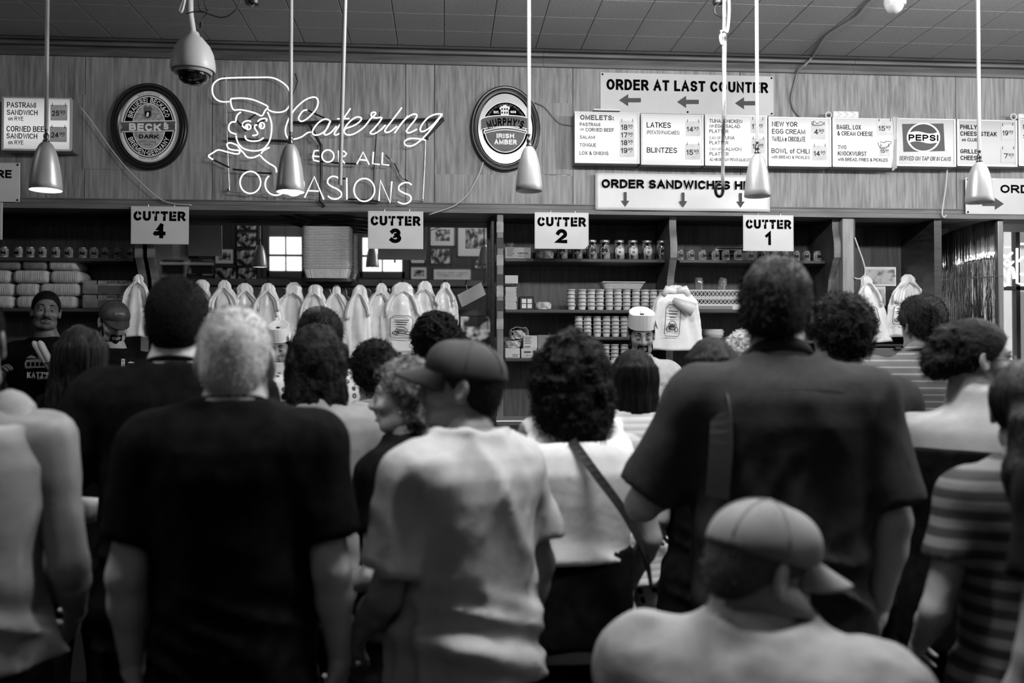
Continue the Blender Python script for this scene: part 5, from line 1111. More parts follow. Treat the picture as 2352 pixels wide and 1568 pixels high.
# pale worn plaques in the right bay
PLQ = M('worn_plaque', .78, .6, var=.22, scale=18, lo=.3, hi=.42, detail=6)
for x0, y0, x1, y1, lab in ((1985, 613, 2058, 657, 'worn white plaque on the wall of the right bay'), (1995, 658, 2034, 704, 'smaller framed worn plaque under the white one')):
    a = P(x0, y1, 7.09); b = P(x1, y0, 7.09); t = thing('wall_plaque', ((a.x+b.x)/2, 7.09, a.z), lab, 'plaque'); MB().rbox((a.x, 7.086, a.z), (b.x, YB-.001, b.z), .004).build('plate', PLQ, t); MB().rbox((a.x+.015, 7.083, a.z+.02), (b.x-.015, 7.086, b.z-.02), .006).build('face', M('worn_plaque_face', .66, .6, var=.2, scale=14, lo=.35, hi=.5), t)
# lower right bay: dark ledge and a steel box with clips
a = P(1975, 790, 6.7); b = P(2140, 790, 6.7); t = thing('bay_ledge', ((a.x+b.x)/2, 6.9, a.z-.06), 'dark ledge with a pale lip under the bags of the right bay', 'ledge')
MB().rbox((a.x, 6.7, a.z-.02), (b.x, YB-.002, a.z), .004).build('board', BLACK, t); MB().rbox((a.x, 6.69, a.z-.095), (b.x, YB-.002, a.z-.03), .004).build('box', M('brushed_steel'), t)
for px in (1998, 2062): q = P(px, 800, 6.68); MB().rbox((q.x-.025, 6.665, q.z-.015), (q.x+.025, 6.69, q.z+.012), .008).build('clip', BLACK, t)
a = P(1965, 815, 6.95); b = P(2150, 815, 6.95); tag(MB().box((a.x, 6.95, 1.15), (b.x, YB-.002, a.z)).build('wall_splashback', M('pale_splashback', .6, .5, var=.05, scale=8)), kind='structure')
# leaning sheaf of sheets and picture card at the end of the rail
t = thing('paper_sheaf', tuple(P(1082, 705, 6.86)), 'tilted clear-bagged sheaf of sheets at the end of the mirror rail', 'paper')
for i in range(14):
    c = math.cos(R(28)); s_ = math.sin(R(28)); q0 = (1050+1.0*i*.8, 678+i*2.0); L_ = 62
    p0 = P(q0[0], q0[1], 6.86); p1 = P(q0[0]+L_*c, q0[1]-L_*s_, 6.86)
    MB().add([(p0.x, 6.84, p0.z), (p1.x, 6.84, p1.z), (p1.x+.003, 6.84, p1.z-.004), (p0.x+.003, 6.84, p0.z-.004), (p0.x, 6.90, p0.z), (p1.x, 6.90, p1.z), (p1.x+.003, 6.90, p1.z-.004), (p0.x+.003, 6.90, p0.z-.004)], [(0,1,2,3),(7,6,5,4),(0,4,5,1),(1,5,6,2),(2,6,7,3),(3,7,4,0)]).build('sheet', M('paper_sheet'), t)
p = P(1071, 655, 6.87); q = P(1075, 672, 6.86); MB().tube([tuple(p), tuple(q)], .002, 6).build('tie', WHITEP, t)
a = P(1058, 800, 6.98); b = P(1130, 726, 6.98); t = thing('framed_poster', ((a.x+b.x)/2, 6.98, a.z), 'black and white blotchy poster low at the end of the mirror', 'picture')
MB().box((a.x, 6.985, a.z), (b.x, 6.993, b.z)).build('print', M('blotchy_poster', .4, .4, var=.45, scale=7, lo=.46, hi=.56, detail=2), t); MB().rbox((a.x-.01, 6.978, b.z), (b.x+.01, 6.998, b.z+.05), .003).build('top_rail', DWOOD, t)
# ================================================================ serving counter between staff and customers
YC0, YC1 = 4.35, 4.93; ZC = 1.30
ct = thing('serving_counter', (0, (YC0+YC1)/2, 0), 'long glass-fronted serving counter between the crowd and the cutters', 'counter')
MB().box((XL+.1, YC0+.04, 0), (4.6, YC1, .82)).build('base', DWOOD, ct)
for i in range(9):
    x0 = XL+.1+i*1.15; MB().rbox((x0+.02, YC0+.02, .1), (min(x0+1.12, 4.58), YC0+.04, .78), .006).build('panel', M('counter_panel', .18, .4), ct)
MB().rbox((XL+.1, YC0, .82), (4.6, YC1, .86), .006).build('deck', MATS['steel_worktop'], ct)
MB().box((XL+.1, YC0+.01, .86), (4.6, YC0+.018, ZC-.03)).build('front_glass', M('counter_glass', .9, .05, trans=.9, spec=.4), ct)
MB().rbox((XL+.1, YC0, ZC-.03), (4.6, YC0+.30, ZC), .006).build('top_shelf', M('counter_steel', .62, .25, metal=.9), ct)
for i in range(10): x0 = XL+.15+i*1.15; MB().box((x0, YC0+.005, .86), (x0+.03, YC0+.035, ZC-.03)).build('upright', M('counter_steel'), ct)
xp = P(1532, 905, 4.5).x
for i in range(6):
    t = thing('dinner_plate', (xp+.003*(-1)**i, YC0+.15, ZC+.013*i), 'white dinner plate, %s up in the pile on the counter before the paper-hatted worker' % ORD[i], 'plate', 'plates on the counter')
    MB().lathe([(0, 0), (.05, 0), (.06, .004), (.085, .012), (.09, .014), (.088, .016), (.06, .008), (0, .006)], 28).build('disc', BW, t, world=False, smooth=True); MB().lathe([(.086, .0125), (.0905, .0135), (.0905, .0155), (.086, .0155)], 28).build('rim', BW, t, world=False, smooth=True)
# ================================================================ people: bodies grown from distance fields
_rs = np.random.RandomState(5); _LAT = _rs.rand(32, 32, 32).astype(np.float32)
def vnoise(X, Y, Z, fx, fy, fz, seed=0):
    x = X*fx+seed*7.3; y = Y*fy+seed*3.1; z = Z*fz+seed*5.7
    x, y, z = np.broadcast_arrays(x, y, z); i = np.floor(x).astype(int); j = np.floor(y).astype(int); k = np.floor(z).astype(int)
    u = x-i; v = y-j; w = z-k; u = u*u*(3-2*u); v = v*v*(3-2*v); w = w*w*(3-2*w)
    i &= 31; j &= 31; k &= 31; i1 = (i+1) & 31; j1 = (j+1) & 31; k1 = (k+1) & 31; L = _LAT
    a = L[i, j, k]*(1-u)+L[i1, j, k]*u; b = L[i, j1, k]*(1-u)+L[i1, j1, k]*u; c = L[i, j, k1]*(1-u)+L[i1, j, k1]*u; d = L[i, j1, k1]*(1-u)+L[i1, j1, k1]*u
    return ((a*(1-v)+b*v)*(1-w)+(c*(1-v)+d*v)*w)*2-1
class Vol:
    def __init__(s, lo, hi, vox):
        s.vox = vox; s.lo = np.array(lo, float); n = np.ceil((np.array(hi)-s.lo)/vox).astype(int)+1
        s.x, s.y, s.z = [(s.lo[i]+vox*np.arange(n[i])).astype(np.float32) for i in range(3)]; s.d = np.full(n, 1.0, np.float32)
    def op(s, f, lo, hi, k=0, mode='u'):
        sl = []
        for ax, a, b in zip((s.x, s.y, s.z), lo, hi):
            i0 = int(np.searchsorted(ax, a)); i1 = int(np.searchsorted(ax, b)); sl.append(slice(max(i0-1, 0), i1+1))
        X = s.x[sl[0]][:, None, None]; Y = s.y[sl[1]][None, :, None]; Z = s.z[sl[2]][None, None, :]
        if 0 in (X.size, Y.size, Z.size): return s
        g = f(X, Y, Z); d = s.d[sl[0], sl[1], sl[2]]
        if mode == 'u':
            if k > 0: h = np.maximum(k-np.abs(d-g), 0)/k; r = np.minimum(d, g)-h*h*k*.25
            else: r = np.minimum(d, g)
        elif mode == 's':
            if k > 0: h = np.maximum(k-np.abs(d+g), 0)/k; r = np.maximum(d, -g)+h*h*k*.25
            else: r = np.maximum(d, -g)
        elif mode == 'i': r = np.maximum(d, g)
        else: r = d+g
        s.d[sl[0], sl[1], sl[2]] = r; return s
    def cap(s, a, b, ra, rb, k=.02, mode='u', clip=None):
        a = np.array(a, float); b = np.array(b, float); m = max(ra, rb)+k+3*s.vox; ab = b-a; L2 = max(ab.dot(ab), 1e-9)
        def f(X, Y, Z):
            px, py, pz = X-a[0], Y-a[1], Z-a[2]; t = np.clip((px*ab[0]+py*ab[1]+pz*ab[2])/L2, 0, 1)
            r_ = np.sqrt((px-ab[0]*t)**2+(py-ab[1]*t)**2+(pz-ab[2]*t)**2)-(ra+(rb-ra)*t)
            if clip is not None: r_ = np.maximum(r_, (X-clip[0][0])*clip[1][0]+(Y-clip[0][1])*clip[1][1]+(Z-clip[0][2])*clip[1][2])
            return r_
        return s.op(f, np.minimum(a, b)-m, np.maximum(a, b)+m, k, mode)
    def ell(s, c, r, k=.02, mode='u', rot=None):
        c = np.array(c, float); r = np.array(r, float); m = r.max()+k+3*s.vox if rot is not None else r+k+3*s.vox; Rm = None if rot is None else np.array(rot.inverted())
        def f(X, Y, Z):
            x, y, z = X-c[0], Y-c[1], Z-c[2]
            if Rm is not None: x, y, z = [Rm[i][0]*x+Rm[i][1]*y+Rm[i][2]*z for i in range(3)]
            k0 = np.sqrt((x/r[0])**2+(y/r[1])**2+(z/r[2])**2); k1 = np.sqrt((x/r[0]**2)**2+(y/r[1]**2)**2+(z/r[2]**2)**2)
            return k0*(k0-1)/np.maximum(k1, 1e-6)
        return s.op(f, c-m, c+m, k, mode)
    def loft(s, zs, a, b, cx=None, cy=None, k=.02, p=2.4, mode='u', yz=0):
        zs = np.array(zs, float); a = np.array(a, float); b = np.array(b, float); cx = np.zeros(len(zs)) if cx is None else np.array(cx, float); cy = np.zeros(len(zs)) if cy is None else np.array(cy, float)
        def f(X, Y, Z):
            A = np.interp(Z, zs, a); B = np.interp(Z, zs, b); CX = np.interp(Z, zs, cx); CY = np.interp(Z, zs, cy)
            q = (np.abs((X-CX)/A)**p+np.abs((Y-CY)/B)**p)**(1/p)
            return np.maximum((q-1)*np.minimum(A, B), np.maximum(zs[0]-Z, Z-zs[-1]))
        m = k+4*s.vox
        return s.op(f, (cx.min()-a.max()-m, cy.min()-b.max()-m, zs[0]-m), (cx.max()+a.max()+m, cy.max()+b.max()+m, zs[-1]+m), k, mode)
    def cut(s, p, n, lo=None, hi=None):
        """remove everything on the +n side of the plane within lo..hi"""
        n = np.array(n, float); n = n/np.linalg.norm(n)
        f = lambda X, Y, Z: (X-p[0])*n[0]+(Y-p[1])*n[1]+(Z-p[2])*n[2]
        return s.op(f, s.lo if lo is None else lo, (s.x[-1], s.y[-1], s.z[-1]) if hi is None else hi, 0, 'i')
    def noise(s, amp, fx, fy, fz, seed=0, w=None):
        n = vnoise(s.x[:, None, None], s.y[None, :, None], s.z[None, None, :], fx, fy, fz, seed)
        s.d += (amp*n if w is None else amp*n*w(s.x[:, None, None], s.y[None, :, None], s.z[None, None, :])).astype(np.float32); return s
    def ridge(s, amp, fx, fy, fz, seed=0, w=None, sk=0):
        X, Y, Z = s.x[:, None, None], s.y[None, :, None], s.z[None, None, :]; n = vnoise(X+sk*Z, Y, Z+.35*X, fx, fy, fz, seed); n = np.minimum(np.abs(n)*2, 1.2)-1.0
        s.d += (amp*n if w is None else amp*n*w(X, Y, Z)).astype(np.float32); return s
    def mesh(s, adapt=0.0):
        g = openvdb.FloatGrid(1.0); g.copyFromArray(np.ascontiguousarray(s.d)); pts, tri, quad = g.convertToPolygons(0.0, adapt)
        return np.asarray(pts, float)*s.vox+s.lo, np.asarray(tri), np.asarray(quad)
def rotz(p, a): c, s_ = math.cos(a), math.sin(a); return np.stack([p[:, 0]*c-p[:, 1]*s_, p[:, 0]*s_+p[:, 1]*c, p[:, 2]], 1)
def xf(p, m): return p @ np.array(m.to_3x3()).T+np.array(m.translation)
def meshobj(name, parts, mat, parent, label=None):
    """parts = list of (points, tris, quads) already in the parent's space"""
    vs = []; fs = []; n = 0
    for p, t, q in parts:
        vs.append(p); fs += [tuple(int(i)+n for i in f[::-1]) for f in t]+[tuple(int(i)+n for i in f[::-1]) for f in q]; n += len(p)
    me = bpy.data.meshes.new(name); V = np.concatenate(vs) if vs else np.zeros((0, 3))
    me.from_pydata(V.tolist(), [], fs)
    me.polygons.foreach_set('use_smooth', [True]*len(me.polygons)); me.update()
    o = link(name, me, mat, parent)
    if label: o['label'] = label
    return o
# ---- cloth and hair materials
def cloth(name, g, **kw): kw = dict(dict(rough=.9, spec=.06, var=.02, scale=30, bump=.25, bscale=14), **kw); return M(name, g, **kw)
def stripes(name, g1, g2, freq, duty=.5, axis=2, soft=.05, rough=.8):
    if name in MATS: return MATS[name]
    m = M(name, g1, rough, spec=.2); n = m.node_tree.nodes; k = m.node_tree.links
    tc = n.new('ShaderNodeTexCoord'); sp = n.new('ShaderNodeSeparateXYZ'); k.new(tc.outputs['Object'], sp.inputs[0])
    mu = n.new('ShaderNodeMath'); mu.operation = 'MULTIPLY'; mu.inputs[1].default_value = freq; k.new(sp.outputs[axis], mu.inputs[0])
    fr = n.new('ShaderNodeMath'); fr.operation = 'FRACT'; k.new(mu.outputs[0], fr.inputs[0])
    r = n.new('ShaderNodeValToRGB'); e = r.color_ramp.elements; a, b = lin(g1), lin(g2)
    e[0].position = duty-soft; e[0].color = (a, a, a, 1); e[1].position = duty+soft; e[1].color = (b, b, b, 1)
    k.new(fr.outputs[0], r.inputs[0]); k.new(r.outputs[0], n['Principled BSDF'].inputs['Base Color']); return m
def spots(name, g1, g2, scale, lo, hi, ring=None):
    if name in MATS: return MATS[name]
    m = M(name, g1, .8, spec=.2); n = m.node_tree.nodes; k = m.node_tree.links
    tc = n.new('ShaderNodeTexCoord'); v = n.new('ShaderNodeTexVoronoi'); v.inputs['Scale'].default_value = scale; v.inputs['Randomness'].default_value = .15 if ring else .9; k.new(tc.outputs['Object'], v.inputs['Vector'])
    r = n.new('ShaderNodeValToRGB'); e = r.color_ramp.elements; a, b = lin(g1), lin(g2); c = lambda q: (q, q, q, 1)
    e[0].position = lo; e[0].color = c(b); e[1].position = hi; e[1].color = c(a)
    if ring: x = e.new(ring); x.color = c(lin(.6)); e[0].color = c(lin(.6)); x.position = lo*.5; y = e.new(lo*.6); y.color = c(b)
    k.new(v.outputs['Distance'], r.inputs[0]); k.new(r.outputs[0], n['Principled BSDF'].inputs['Base Color']); return m
def hairmat(name, g, var=.04, kind='straight'):
    if kind == 'straight': return M(name, g, .45, spec=.18, var=var, scale=22, stretch=(5, 5, .35), bump=.7, bscale=45, bstretch=(5, 5, .3), detail=6)
    if kind == 'stubble': return M(name, g, .8, spec=.08, var=var, scale=10, bump=.5, bscale=220, detail=5)
    return M(name, g, .65, spec=.1, var=var, scale=40, bump=.8, bscale=70, detail=6)
def skinmat(g): return M('skin_%d' % int(g*100), g, .48, spec=.35, var=.025, scale=18, bump=.06, bscale=120, sss=.08)
SHOE = M('dark_shoe', .05, .5); EYEW = M('eye_white', .5, .25); EYED = M('eye_dark', .03, .15)
SK = ((0, -.012, .032), (.077, .099, .092))     # skull ellipsoid in head space

def head_vol(face, fem, vox):
    v = Vol((-.12, -.14, -.17), (.12, .16, .15), vox)
    v.ell(SK[0], SK[1], 0); jw = .056 if fem else .062
    v.ell((0, .03, -.035), (jw, .062, .082), .03); v.cap((-.03, .052, -.09), (.03, .052, -.09), .020, .020, .03); v.ell((0, .066, -.098), (.02, .018, .018), .02)
    v.cap((-.048, .0, -.075), (-.04, .04, -.09), .02, .018, .03); v.cap((.048, .0, -.075), (.04, .04, -.09), .02, .018, .03)
    v.cap((0, -.02, -.02), (0, -.03, -.155), .052, .054, .03)      # throat and nape
    for sx in (-1, 1):      # ears
        rot = Matrix.Rotation(sx*.35, 3, 'Z') @ Matrix.Rotation(.15, 3, 'X')
        v.ell((sx*.081, -.008, -.004), (.0095, .019, .033), .010, rot=rot); v.cap((sx*.080, -.004, -.032), (sx*.078, .0, -.026), .009, .008, .008)
        v.ell((sx*.090, -.004, .002), (.006, .010, .019), .006, 's', rot=rot)
    if face:
        v.cap((-.036, .080, .026), (.036, .080, .026), .012, .012, .02)
        for sx in (-1, 1):
            v.ell((sx*.032, .099, .004), (.019, .016, .013), .014, 's'); v.ell((sx*.031, .079, .003), (.0145, .0135, .0125), .004)
            v.ell((sx*.042, .066, -.028), (.022, .022, .02), .025)
            v.ell((sx*.012, .100, -.033), (.009, .012, .008), .010)
        v.cap((0, .088, .018), (0, .113, -.026), .008, .0125, .014); v.ell((0, .113, -.031), (.011, .010, .010), .008)
        v.cap((-.021, .087, -.062), (.021, .087, -.062), .0065, .0065, .008); v.cap((-.017, .087, -.074), (.017, .087, -.074), .0075, .0075, .008); v.cap((-.022, .099, -.068), (.022, .099, -.068), .0022, .0022, .004, 's')
        v.cap((0, .098, -.045), (0, .098, -.052), .006, .007, .01)
    return v
def hair_vol(style, seed, vox=.006):
    big = {'long': (-.17, -.24, -.52), 'ponytail': (-.15, -.26, -.42), 'big_curly': (-.22, -.24, -.34), 'bob': (-.17, -.2, -.24), 'wavy_bob': (-.18, -.2, -.24)}.get(style, (-.15, -.2, -.16))
    v = Vol(big, (-big[0], .17, .19), vox); c, r = SK; R3 = np.array(r)
    zl = lambda Y, pts: np.interp(Y, [p[0] for p in pts], [p[1] for p in pts])
    line = [(-.12, -.085), (-.07, -.075), (-.03, -.05), (-.012, -.012), (.02, .0), (.045, .03), (.07, .07), (.10, .085)]
    def keep(pts): v.op(lambda X, Y, Z: zl(Y, pts)-Z+0*X, (-.4, -.4, -.6), (.4, .4, .4), 0, 'i')
    if style in ('buzz', 'stubble', 'short', 'slick', 'curly', 'afro', 'balding'):
        t = {'buzz': .007, 'stubble': .004, 'short': .015, 'slick': .02, 'curly': .024, 'afro': .022, 'balding': .008}[style]
        v.ell(c, R3+t, 0); v.ell((0, -.05, -.025), (.060+t*.6, .052+t*.6, .055), .03)
        if style == 'slick': v.ell((0, .04, .10), (.06, .06, .035), .03)
        if style in ('curly', 'afro'): v.noise(.011, 62, 62, 62, seed); v.noise(.006, 120, 120, 120, seed+3)
        if style == 'short': v.noise(.005, 40, 40, 30, seed); v.ell((0, .03, .105), (.055, .06, .03), .03)
        keep(line)
        if style == 'stubble': pass
    elif style == 'long':
        v.ell(c, R3+.016, 0); v.loft([-.50, -.42, -.30, -.18, -.06, .05], [.11, .145, .14, .125, .105, .085], [.020, .036, .045, .052, .075, .085], None, [-.105, -.10, -.095, -.08, -.045, -.03], .04, 2.2)
        v.noise(.006, 90, 90, 5, seed); v.noise(.010, 26, 26, 3, seed+2); v.op(lambda X, Y, Z: Y-.055+0*X+np.maximum(0, -.02-Z)*.6, (-.4, -.4, -.6), (.4, .4, .05), 0, 'i')
    elif style in ('bob', 'wavy_bob'):
        w = style == 'wavy_bob'
        v.ell(c, R3+(.024 if w else .018), 0); v.loft([-.19, -.15, -.08, 0, .05], [.085, .108, .112, .105, .09] if w else [.075, .098, .102, .10, .088], [.05, .075, .085, .092, .095], None, [-.045, -.04, -.035, -.025, -.02], .04, 2.2)
        v.noise(.005, 70, 70, 8, seed) if not w else (v.noise(.010, 34, 34, 24, seed), v.noise(.006, 80, 80, 40, seed+1))
        v.op(lambda X, Y, Z: Y-.05+0*X, (-.4, -.4, -.6), (.4, .4, .06), 0, 'i')
    elif style == 'big_curly':
        v.ell(c, R3+.045, 0); v.loft([-.23, -.17, -.10, 0, .06], [.06, .115, .140, .130, .10], [.05, .085, .105, .115, .11], [.03, .015, 0, 0, 0], [-.06, -.06, -.05, -.03, -.02], .06, 2.0)
        v.noise(.016, 34, 34, 34, seed); v.noise(.010, 75, 75, 75, seed+1); v.noise(.005, 150, 150, 150, seed+2); v.op(lambda X, Y, Z: Y-.06+0*X, (-.4, -.4, -.6), (.4, .4, .05), 0, 'i')
    elif style == 'ponytail':
        v.ell(c, R3+.010, 0); v.cap((0, -.09, -.01), (0, -.13, -.03), .03, .03, .03); v.cap((0, -.13, -.03), (0, -.16, -.16), .045, .055, .03); v.cap((0, -.16, -.16), (0, -.14, -.34), .055, .03, .03); v.noise(.005, 80, 80, 8, seed); v.noise(.008, 26, 26, 5, seed+2)
        v.op(lambda X, Y, Z: np.where(Y < -.085, -1.0, zl(Y, line)-Z)+0*X, (-.4, -.4, -.6), (.4, .4, .4), 0, 'i')
    elif style == 'updo':
        v.ell(c, R3+.012, 0); v.ell((0, -.115, -.01), (.07, .055, .065), .03); v.ell((.02, -.12, .05), (.045, .04, .04), .03); wb = lambda X, Y_, Z: np.clip((-.05-Y_)/.04, .1, 1)+0*X; v.noise(.012, 48, 48, 48, seed, wb); v.noise(.006, 110, 110, 110, seed+1, wb)
        v.op(lambda X, Y, Z: np.where(Y < -.06, -1.0, zl(Y, line)-Z)+0*X, (-.4, -.4, -.6), (.4, .4, .4), 0, 'i')
    elif style == 'wet_curly':
        v.ell(c, R3+.018, 0); v.loft([-.14, -.08, 0, .05], [.06, .09, .095, .085], [.05, .075, .09, .09], None, [-.05, -.045, -.03, -.02], .04); v.noise(.012, 40, 40, 22, seed); v.noise(.006, 95, 95, 50, seed+1)
        keep([(-.2, -.2), (-.03, -.14), (-.01, -.05), (.02, .0), (.045, .03), (.07, .07), (.10, .085)])
    return v
def sample(v, p):
    q = (p-v.lo)/v.vox; q = np.clip(q, 1, np.array(v.d.shape)-2.001); i = q.astype(int); f = q-i; d = v.d
    def g(a, b, c): return d[i[:, 0]+a, i[:, 1]+b, i[:, 2]+c]
    x, y, z = f.T
    return ((g(0,0,0)*(1-x)+g(1,0,0)*x)*(1-y)+(g(0,1,0)*(1-x)+g(1,1,0)*x)*y)*(1-z)+((g(0,0,1)*(1-x)+g(1,0,1)*x)*(1-y)+(g(0,1,1)*(1-x)+g(1,1,1)*x)*y)*z
def grad(v, p):
    e = v.vox*.8; g = np.stack([sample(v, p+np.eye(3)[k]*e)-sample(v, p-np.eye(3)[k]*e) for k in range(3)], 1); return g/np.maximum(np.linalg.norm(g, axis=1, keepdims=True), 1e-6)
def fibres(v, pts, kind, n, seed):
    """strands on the surface of a hair volume: (points, tris, quads) in head space"""
    rs = np.random.RandomState(seed); p = pts[rs.randint(0, len(pts), n)]+rs.randn(n, 3)*v.vox*.5; nr = grad(v, p); p = p-nr*sample(v, p)[:, None]
    path = [p]; wd = .0009
    if kind == 'stubble':
        L = rs.uniform(.004, .008, n)[:, None]; dr = nr+np.array((0, -.2, -.5))+rs.randn(n, 3)*.25; dr /= np.linalg.norm(dr, axis=1, keepdims=True); path.append(p+dr*L)
    elif kind == 'short':
        L = rs.uniform(.010, .022, n)[:, None]; dr = nr*.45+np.array((0, -.55, -.55))+rs.randn(n, 3)*.3; dr /= np.linalg.norm(dr, axis=1, keepdims=True); path += [p+dr*L*.5+nr*.001, p+dr*L]
    elif kind == 'curl':
        a = np.cross(nr, rs.randn(n, 3)); a /= np.linalg.norm(a, axis=1, keepdims=True); b = np.cross(nr, a); r_ = rs.uniform(.005, .010, n)[:, None]; ph = rs.uniform(0, 6, n)[:, None]; dz = np.array((0, 0, -1.0)); wd = .0013
        path = [p+nr*(.002+.0045*(1+np.sin(t*.9+ph)))+(a*np.cos(t)+b*np.sin(t))*r_*(1-.04*t)+dz*.0022*t for t in np.linspace(0, 7.5, 12)]
    else:
        g0 = np.array((0, -.06, -1.0)); q = p.copy(); st = rs.uniform(.009, .014, n)[:, None]
        for k in range(16 if kind == 'long' else 11):
            nn_ = grad(v, q); t = g0+rs.randn(n, 3)*.05-nn_*(nn_ @ g0)[:, None]; t += (1-np.abs(nn_ @ g0))[:, None]*.0; ln = np.linalg.norm(t, axis=1, keepdims=True); t = t/np.maximum(ln, .2); q = q+t*st; dd = sample(v, q); q = q-nn_*np.clip(dd-.0022, -.006, .006)[:, None]; path.append(q)
    path = np.array(path); m = len(path); side = np.cross(path[min(1, m-1)]-path[0], nr); side /= np.maximum(np.linalg.norm(side, axis=1, keepdims=True), 1e-6)
    V = []; Q = []; tap = np.linspace(1, .35, m)
    for k in range(m): V += [path[k]+side*wd*tap[k], path[k]-side*wd*tap[k]]
    V = np.array(V).transpose(1, 0, 2).reshape(-1, 3); idx = np.arange(n)[:, None]*2*m
    for k in range(m-1): Q.append(np.concatenate([idx+2*k, idx+2*k+1, idx+2*k+3, idx+2*k+2], 1))
    return V, np.zeros((0, 3), int), np.concatenate(Q)
def hand_parts(w, d, nrm, side, curl=.5, spread=.1, vox=.0052, s=1.0):
    """wrist w, pointing d, palm facing nrm; side +1 = thumb on d x nrm side"""
    w = Vector(w); d = Vector(d).normalized(); nrm = Vector(nrm); nrm = (nrm-d*nrm.dot(d)).normalized(); a = d.cross(nrm)*side
    lo = np.array(w)-.20*s; v = Vol(lo, np.array(w)+.20*s, vox)
    base = w-d*.03*s; v.cap(base, w+d*.02*s, .027*s, .026*s, .01)
    kn = []
    for i, (off, L) in enumerate(((.032, .082), (.011, .088), (-.010, .084), (-.030, .076))):
        k = w+d*L*s+a*off*s; kn.append(k); v.cap(w+d*.012*s+a*off*.6*s, k, .0145*s, .0115*s, .014)
    for i, (k, Ls) in enumerate(zip(kn, ((.040, .024, .020), (.045, .028, .021), (.041, .026, .020), (.032, .020, .018)))):
        dr = d+a*spread*(1.5-i)*.5; dr.normalize(); p = k; r = (.0094, .0088, .0080, .0068); cu = curl*(1+.12*i)
        for j, L in enumerate(Ls):
            ax = dr.cross(nrm).normalized(); dr = Matrix.Rotation(cu*(.8 if j == 0 else 1.0), 3, ax) @ dr; q = p+dr*L*s; v.cap(p, q, r[j]*s, r[j+1]*s, .004); p = q
    t0 = w+d*.018*s+a*.022*s; t1 = t0+(a*.62+d*.62+nrm*.30).normalized()*.045*s; t2 = t1+(a*.22+d*.9+nrm*.35).normalized()*.032*s; t3 = t2+(d*.9+nrm*.4-a*.05).normalized()*.026*s
    v.cap(t0, t1, .0155*s, .012*s, .012); v.cap(t1, t2, .0115*s, .0098*s, .004); v.cap(t2, t3, .0098*s, .0075*s, .004)
    return v.mesh()
ARMS = {'hold': ((.05, -.01, -.28), (-.03, .17, -.34)), 'hang': ((.055, -.03, -.28), (.065, .03, -.53)), 'fwd': ((.05, .02, -.27), (-.02, .25, -.26)), 'fold': ((.09, .02, -.26), (-.12, .20, -.24)), 'akimbo': ((.17, -.05, -.23), (.02, .06, -.40)), 'bent': ((.09, -.03, -.26), (.08, .07, -.47)), 'reach': ((.06, .12, -.22), (.0, .34, -.12))}
ZT = [.86, .95, 1.05, 1.16, 1.27, 1.355, 1.415, 1.455, 1.482, 1.505, 1.525]
AM = [.168, .165, .155, .158, .170, .183, .186, .166, .122, .082, .064]; BM = [.115, .110, .105, .108, .117, .118, .106, .086, .070, .062, .058]
AF = [.172, .160, .136, .134, .146, .158, .160, .142, .102, .070, .055]; BF = [.118, .108, .095, .097, .108, .108, .094, .076, .062, .054, .050]
CYT = [0, 0, 0, 0, 0, -.005, -.012, -.016, -.014, -.010, -.006]
